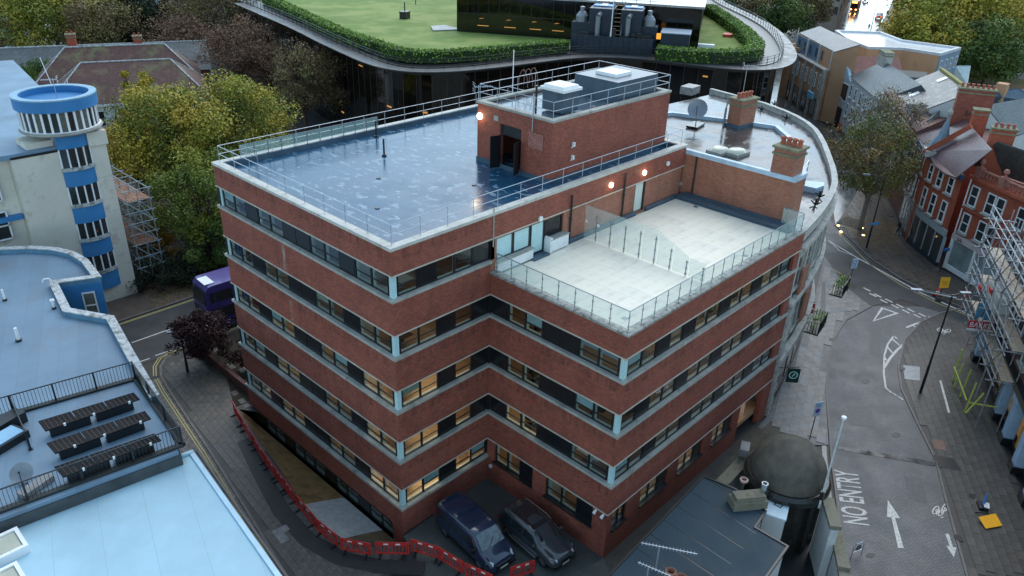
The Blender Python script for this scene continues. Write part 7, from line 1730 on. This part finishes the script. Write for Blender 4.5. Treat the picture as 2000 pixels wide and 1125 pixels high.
# far traffic: simple but shaped vehicles
def small_car(px,py,label,mat,heading,bus=False,lights=None,cat='car'):
    x,y=U(px,py); t=T('far_'+('bus' if bus else 'car'),label,cat)
    if bus:
        rbox(-5,5,1.2,.3,3.4,.4).build('body',mat,t); strip_quad(t,'windscreen',m_cglass,[(5.02,-1,1.3),(5.02,1,1.3),(4.95,.95,2.6),(4.95,-.95,2.6)],.03)
        MB().box((5.0,0,3.0),(.1,1.6,.4)).build('destination_panel',M('amber_display',(1,.4,.05),.4,0,emit=5,ecol=(1,.4,.05)),t)
    else: car_body(mat,suv,t); strip_quad(t,'windscreen',m_cglass,[(1.12,-.74,1.13),(1.12,.74,1.13),(.42,.64,1.58),(.42,-.64,1.58)],.02)
    for s in (-1,1):
        MB().box(((5.03 if bus else 2.3),s*.75,.75),(.08,.35,.2)).build('headlight',lights or MATS['warm_headlight'],t)
        for x_ in ((-3,3) if bus else (-1.42,1.45)): wheel(t,x_,s*(1.05 if bus else .83),.45 if bus else .35,.25)
    finish(t,(x,y,.01),heading)
hd=math.atan2(-(84.2-64.3),-(281.7-212.25))
m_hl=M('orange_headlight_glow',(1,.45,.1),.4,0,emit=14,ecol=(1,.45,.1)); m_hw=M('white_headlight_glow',(1,.95,.85),.4,0,emit=10,ecol=(1,.95,.85)); m_hr=M('red_tail_glow',(1,.05,.03),.4,0,emit=6,ecol=(1,.05,.03))
small_car(1669,20,'lit red bus with orange lamps coming down the far wet road',M('bus_red',(.30,.03,.02),.35,.1),hd,True,m_hl,'bus')
small_car(1643,14,'dark car parked at the left of the far wet road',m_psuv,hd,False,m_hr)
small_car(1690,4,'pale car with white headlamps behind the far bus',m_white,hd,False,m_hw)
small_car(1716,36,'silver car with bright lamps at the right kerb of the far road',m_galvd,hd,False,m_hr)
# =============== BARRIERS ===============
m_bar=M('red_plastic_barrier',(.50,.035,.03),.45,.15,3)
def barrier_proto():
    t=T('road_barrier','red','barrier'); L=2.0
    f=MB().box((0,0,.98),(L,.05,.1)).box((0,0,.80),(L,.04,.05)).box((0,0,.22),(L,.05,.1))
    for s in (-1,1): f.box((s*(L/2-.04),0,.58),(.08,.05,.7))
    f.build('frame',m_bar,t)
    for k in range(9): MB().box((-.84+k*.21,0,.52),(.055,.03,.55)).build('bar',m_bar,t)
    MB().box((0,0,.89),(L-.2,.045,.12)).build('top_panel',m_bar,t)
    for s in (-.35,.35): MB().box((s,0,.9),(.28,.06,.1)).build('reflective_strip',m_white,t)
    for s in (-.7,.7): MB().box((s,0,.06),(.09,.62,.08)).box((s,0,.14),(.06,.08,.16)).build('foot',m_black,t)
    return t
bp=[(458,808),(474,838),(496,873),(520,912),(541,940),(558,962),(576,987),None,(580,992),(617,1035),None,(620,1040),(661,1074),None,(666,1078),(726,1090),None,(733,1087),(800,1088),None,(803,1080),(862,1098),None,(855,1096),(905,1125),None,(908,1127),(962,1152),None,(996,1136),(1044,1122)]
proto=barrier_proto(); bi=0; segs=[(a,b) for a,b in zip(bp,bp[1:]) if a and b]
blab=['farthest red barrier, at the upper end of the long line by the trench','second red barrier of the long line from its far end','third red barrier of the long line from its far end','fourth red barrier, midway beside the brown soil','fifth red barrier of the long line, above the gravel corner','last barrier of the long unbroken line, level with the gravel edge','red barrier just below the gap in the line','red barrier angled round the grey gravel slab','red barrier with white strips at the bend below the gravel','red barrier with white strips in front of the brick corner','red barrier with white strips left of the van','red barrier leaning toward the van wheel','red barrier in front of the blue van nose, cut by the frame','red barrier in front of the SUV at the bottom edge']
for a,b in segs:
    A=Vector(U(*a)); Bv=Vector(U(*b)); o=proto if bi==0 else copy_tree(proto); c=(A+Bv)/2; k=min(1.25,(Bv-A).length/2.02)
    o.location=(c.x,c.y,.055); o.rotation_euler=(0,R.uniform(-.02,.02),math.atan2((Bv-A).y,(Bv-A).x)); o.scale=(max(.7,k),1,1)
    o['label']=blab[min(bi,13)]; o['group']='red plastic barriers round the trench'; bi+=1
# =============== STREET FURNITURE ===============
def lamp(px,py,h,label,arms,hd=0,group='tall black lamp posts'):
    x,y=U(px,py); t=T('street_lamp',label,'lamp post',(x,y,0),group)
    MB().tube((x,y,0),(x,y,h*.3),.11,10,.10).tube((x,y,h*.3),(x,y,h),.08,10,.05).build('post',m_black,t); m=MB(); 
    for (dx,dy) in arms:
        m.tube((x,y,h-.1),(x+dx,y+dy,h+.15),.04,6); MB().box((x+dx*1.25,y+dy*1.25,h+.14),(.75,.28,.12),math.atan2(dy,dx)).build('lamp_head',m_galvd,t)
    m.build('arm',m_black,t); return t
lamp(1797,768,8.45,'tall black lamp post on the east pavement, the nearest on the right',[(-1.2,1.6),(.5,-.5)])
lamp(1692,485,8.0,'black lamp post in front of the plane tree on the shop side',[(-.9,1.2)])
lamp(367,727,3.4,'short black lamp post by the dark red shrub at the corner',[(-.35,.25)],group='black lamp posts elsewhere')
lamp(1500,85,9,'thin lamp post beyond the lawn corner on the far pavement',[(.8,.4)]); lamp(1558,60,9,'thin lamp post among the far street trees',[(.8,.4)]); lamp(1700,62,9,'thin lamp post at the right of the far wet road',[(-.8,-.4)])
lamp(1573,205,8,'lamp post standing before the orange building stone piers',[(-1,.3)])
# small marks on the lit wall
def zone_sign(px,py,h,w,hh,label,front,rz=-.35,lines=()):
    x,y=U(px,py); t=T('road_sign',label,'sign',(x,y,0)); MB().tube((x,y,0),(x,y,h),.035,8).build('post',m_black,t)
    ax=Vector((math.cos(rz),math.sin(rz),0)); nn=Vector((math.sin(rz),-math.cos(rz),0)); c=Vector((x,y,h-hh/2))+nn*.05
    MB().box(c,(w,.03,hh),rz).build('sign_plate',front,t); return t,c,ax,nn
m_sgn=M('pale_blue_sign_face',(.48,.60,.68),.4,.06); m_sblue=M('sign_text_blue',(.02,.05,.30),.5,.05)
def disc(parent,c,ax,nn,r,mat,k=.02,name='disc',r2=None):
    m=MB(); V=[];n=20; up=Vector((0,0,1)); c=c+nn*k
    if r2 is None: m.add([c+ax*r*math.cos(2*math.pi*i/n)+up*r*math.sin(2*math.pi*i/n) for i in range(n)],[tuple(range(n))])
    else:
        m.add([c+(ax*math.cos(2*math.pi*i/n)+up*math.sin(2*math.pi*i/n))*q for q in (r,r2) for i in range(n)],[(i,(i+1)%n,n+(i+1)%n,n+i) for i in range(n)])
    return m.build(name,mat,parent)
def text_on(parent,s,c,ax,nn,wd,hh,dz,mat,name='lettering',k=.025):
    p0=c-ax*wd/2+nn*k+Vector((0,0,dz)); o=word(s,p0,p0+ax*wd,p0+Vector((0,0,hh)),name,mat); o.parent=parent; o.location=-parent.location; return o
t,c,ax,nn=zone_sign(1581,858,3.15,.62,1.15,'pale blue Pedestrian ZONE no waiting sign on a black post by the stone pavement',m_sgn,-.5)
for s,dz,wd in (('Restricted',.40,.5),('parking',.29,.36),('ZONE',.17,.36),('No loading',-.46,.5)): text_on(t,s,c,ax,nn,wd,.085,dz,m_sblue)
disc(t,c-Vector((0,0,.13)),ax,nn,.2,M('sign_red',(.55,.02,.03),.4,.05),.022); disc(t,c-Vector((0,0,.13)),ax,nn,.155,M('sign_blue',(.03,.08,.45),.4,.05),.026)
p=c-Vector((0,0,.13))+nn*.03; MB().beam(p-ax*.1+Vector((0,0,.1)),p+ax*.1-Vector((0,0,.1)),.035,.006).build('red_bar',MATS['sign_red'],t)
t['label']='pale blue restricted parking zone sign on a black post by the stone pavement'
t,c,ax,nn=zone_sign(1655,568,3.4,.6,1.0,'pale blue rectangular road sign on a dark post at the road junction',m_sgn,-.6)
disc(t,c+Vector((0,0,.16)),ax,nn,.2,m_sblue,.022,r2=.15); disc(t,c-Vector((0,0,.25)),ax,nn,.17,m_sblue,.022,r2=.12)
x,y=U(1692,485); tag(MB().box((x+.05,y-.2,2.9),(.9,.06,.25),-.5).build('blue_finger_sign',M('bright_blue_sign',(.05,.35,.75),.4,.05)),'small bright blue sign plate on the lamp post before the tree','sign')
# folding works signs and cone
m_osg=M('orange_works_sign',(.85,.42,.02),.45,.08)
def works(px,py,label,flat_,rz):
    x,y=U(px,py); t=T('works_sign',label,'sign',(x,y,0)); 
    if not flat_:
        ax=Vector((math.cos(rz),math.sin(rz),0)); c=Vector((x,y,1.25)); nn=Vector((math.sin(rz),-math.cos(rz),0)); tl=.2
        up=Vector((0,0,1))-nn*tl
        strip_quad(t,'sign_board',m_osg,[c-ax*.5-up*.5,c+ax*.45-up*.5,c+ax*.5+up*.5,c-ax*.45+up*.5],.015)
        text_on(t,'No thro',c-nn*-.04,ax,nn,.6,.12,.05,m_black); text_on(t,'road',c-nn*-.06,ax,nn,.36,.12,-.15,m_black)
        MB().tube(c-up*.5,(x-.3,y+.2,.1),.03).tube(c-up*.5,(x+.3,y+.1,.1),.03).tube(c,(x+.1,y+.6,.1),.025).build('stand',m_black,t)
    else:
        P=[Vector(U3(a,b,.3)) for a,b in ((1911,1010),(1944,1003),(1959,1023),(1927,1029))]; P[2].z=.15;P[3].z=.15
        strip_quad(t,'sign_board',m_osg,P,.02); q=P[0].lerp(P[1],.6); MB().tube(q,U3(1917,985,.5),.03).tube(U3(1905,1000,.1),U3(1925,1002,.4),.04).build('stand',m_black,t)
    return t
works(1838,575,'orange diversion sign standing on a stand behind the red and white cone',False,-.7)
works(1930,1015,'orange works sign lying tipped over on the dark wet pavement',True,0)
x,y=U(1917,992); t=T('blue_arrow_sign','small blue arrow sign in a black base beside the fallen orange sign','sign',(x,y,0)); MB().box((x,y,.15),(.7,.5,.2),.5).build('base',m_black,t); MB().box((x+.1,y,.7),(.4,.1,.8),.3,.4).build('sign_plate',M('road_sign_blue',(.02,.2,.6),.35,.1),t); MB().box((x-.1,y-.2,.4),(.5,.3,.06),.3).build('white_label',m_white,t)
x,y=U(1829,578); t=T('traffic_cone','red and white traffic cone beside the standing orange sign','cone',(x,y,0)); MB().lathe((x,y,.05),[(.3,0),(.22,.05),(.19,.25)],14).lathe((x,y,.05),[(.13,.5),(.05,.85),(0,.86)],14).build('cone_body',M('cone_red',(.75,.06,.02),.45,.05),t); MB().lathe((x,y,.05),[(.19,.25),(.13,.5)],14).build('white_sleeve',m_white,t); MB().box((x,y,.05),(.6,.6,.1)).build('base',m_black,t)
x,y=U(1850,585); t=T('fallen_pole_sign','black sandbag and fallen white pole at the kerb by the cone','road works',(x,y,0)); MB().tube(U3(1795,566,.35),U3(1868,582,.5),.07).build('pole',m_white,t); MB().box((x-.8,y+.6,.15),(.8,.5,.25),.4,.8).build('sandbag',m_black,t)
# bicycle stand and lit marker
x,y=U(1672,1085); t=T('bike_stand','steel bicycle hoop with round plate on the lower pavement','bike stand',(x,y,0)); m=MB(); pts=[(x-.35,y+.15,0),(x-.35,y+.15,.75),(x-.2,y+.09,.95),(x+.2,y-.09,.95),(x+.35,y-.15,.75),(x+.35,y-.15,0)]; m.path(pts,.03,8).tube((x-.35,y+.15,.35),(x+.35,y-.15,.35),.02,6); m.build('hoop',m_galv,t); disc(t,Vector((x,y,.6)),Vector((.92,-.4,0)),Vector((-.4,-.92,0)),.22,m_galvd,.0,'round_plate')
lb=['lit ground lamp left of the tree trunk','lit ground lamp below the first','bright amber ground lamp right of the trunk','amber ground lamp under the plane tree']
for k,(px,py) in enumerate(((1637,442),(1642,454),(1686,461),(1683,447))):
    x,y=U(px,py); tag(MB().lathe((x,y,.09),[(.16,0),(.16,.03),(0,.04)],12).build('ground_lamp',M('ground_lamp_glow',(1,.7,.3),.4,0,emit=4,ecol=(1,.65,.25))),lb[k],'lamp','lit ground lamps round the plane tree')
x,y=U(1662,436); tag(MB().ring([(x-1.4,y-1.2),(x+1.4,y-1.2),(x+1.4,y+1.2),(x-1.4,y+1.2)],0,1.2,.09,.115).build('tree_pit',M('dark_tree_pit',(.02,.02,.02),.6,.2)),'dark square tree pit round the plane tree trunk','tree pit')
x,y=U(1638,258); t=T('red_pillar_box','red post box beyond the curved roof edge','post box',(x,y,0)); MB().lathe((x,y,0),[(.25,0),(.23,1.3),(.28,1.35),(.2,1.5),(0,1.6)],14).build('box_body',MATS['red_plastic'] ,t)
# =============== PEOPLE ===============
def person(px,py,label,coat,trs,heading=0,stride=.18,h=1.75,hair=None,bag=None,z=.09,name='person'):
    x,y=U(px,py,z); s=h/1.75
    me=bpy.data.meshes.new('body'); 
    J=[(0,0,.95),(0,0,1.15),(0,0,1.40),(0,0,1.52),(.02,0,1.62),(.02,0,1.70),   #0 pelvis..5 head
       (0,.10,.90),(stride,.10,.50),(stride*.9,.10,.08),(stride+.16,.10,.04),(0,-.10,.90),(-stride*.4,-.10,.50),(-stride*1.4,-.10,.10),(-stride*1.4+.13,-.10,.05),
       (0,.20,1.40),(-.06,.24,1.12),(.04,.25,.88),(.08,.25,.80),(0,-.20,1.40),(.06,-.24,1.12),(.16,-.25,.90),(.20,-.25,.82)]
    E_=[(0,1),(1,2),(2,3),(3,4),(4,5),(0,6),(6,7),(7,8),(8,9),(0,10),(10,11),(11,12),(12,13),(2,14),(14,15),(15,16),(16,17),(2,18),(18,19),(19,20),(20,21)]
    Rr=[.15,.14,.16,.06,.10,.09,.11,.075,.05,.045,.11,.075,.05,.045,.075,.055,.045,.04,.075,.055,.045,.04]
    me.from_pydata([(a*s,b*s,c*s) for a,b,c in J],E_,[]); o=bpy.data.objects.new('body',me); COL.objects.link(o)
    sk=o.modifiers.new('skin','SKIN'); 
    for v,r_ in zip(me.skin_vertices[0].data,Rr): v.radius=(r_*s,r_*s*1.0)
    me.skin_vertices[0].data[0].use_root=True
    ss=o.modifiers.new('sub','SUBSURF'); ss.levels=1; ss.render_levels=1
    bpy.context.view_layer.update(); dg=bpy.context.evaluated_depsgraph_get(); m2=bpy.data.meshes.new_from_object(o.evaluated_get(dg)); bpy.data.objects.remove(o)
    m2.materials.clear()
    for mm in (coat,trs,m_skin,hair or m_dark): m2.materials.append(mm)
    for p in m2.polygons:
        z_=p.center.z/s; xx=p.center.x/s
        p.material_index=1 if z_<.86 and abs(p.center.y/s)<.19 else 2 if (z_>1.5 and not (z_>1.66 or xx<-.02)) or (z_<.86 and abs(p.center.y/s)>=.2) else 3 if z_>1.56 else 0
        p.use_smooth=True
    t=T(name,label,'person',(0,0,0)); b=bpy.data.objects.new('body',m2); COL.objects.link(b); b.parent=t
    if bag: MB().box((-.02,.33,.75),(.3,.14,.34)).build('bag',bag,t)
    t.location=(x,y,z); t.rotation_euler=(0,0,heading); return t
m_skin=M('skin',(.45,.28,.2),.6,.05)
cb=M('black_coat',(.015,.015,.018),.8,.2); cbl=M('light_blue_coat',(.12,.3,.45),.8,.2); cg=M('dark_grey_trousers',(.03,.03,.035),.8,.2)
person(1752,458,'person in a black coat walking close to the curved shopfront',cb,cg,2.2)
person(1549,205,'person in dark clothes walking on the far pavement by the orange building',cb,cg,2.0)
person(1564,215,'person in a light blue coat outside the orange building',cbl,cg,-1.0)
person(1650,285,'person in purple beside the post box, partly behind the tree',M('purple_coat',(.12,.06,.16),.8,.2),cg,-1.2)
person(1696,58,'tiny figure in red crossing the far wet road',M('red_coat',(.5,.05,.03),.8,.2),cg,.5)
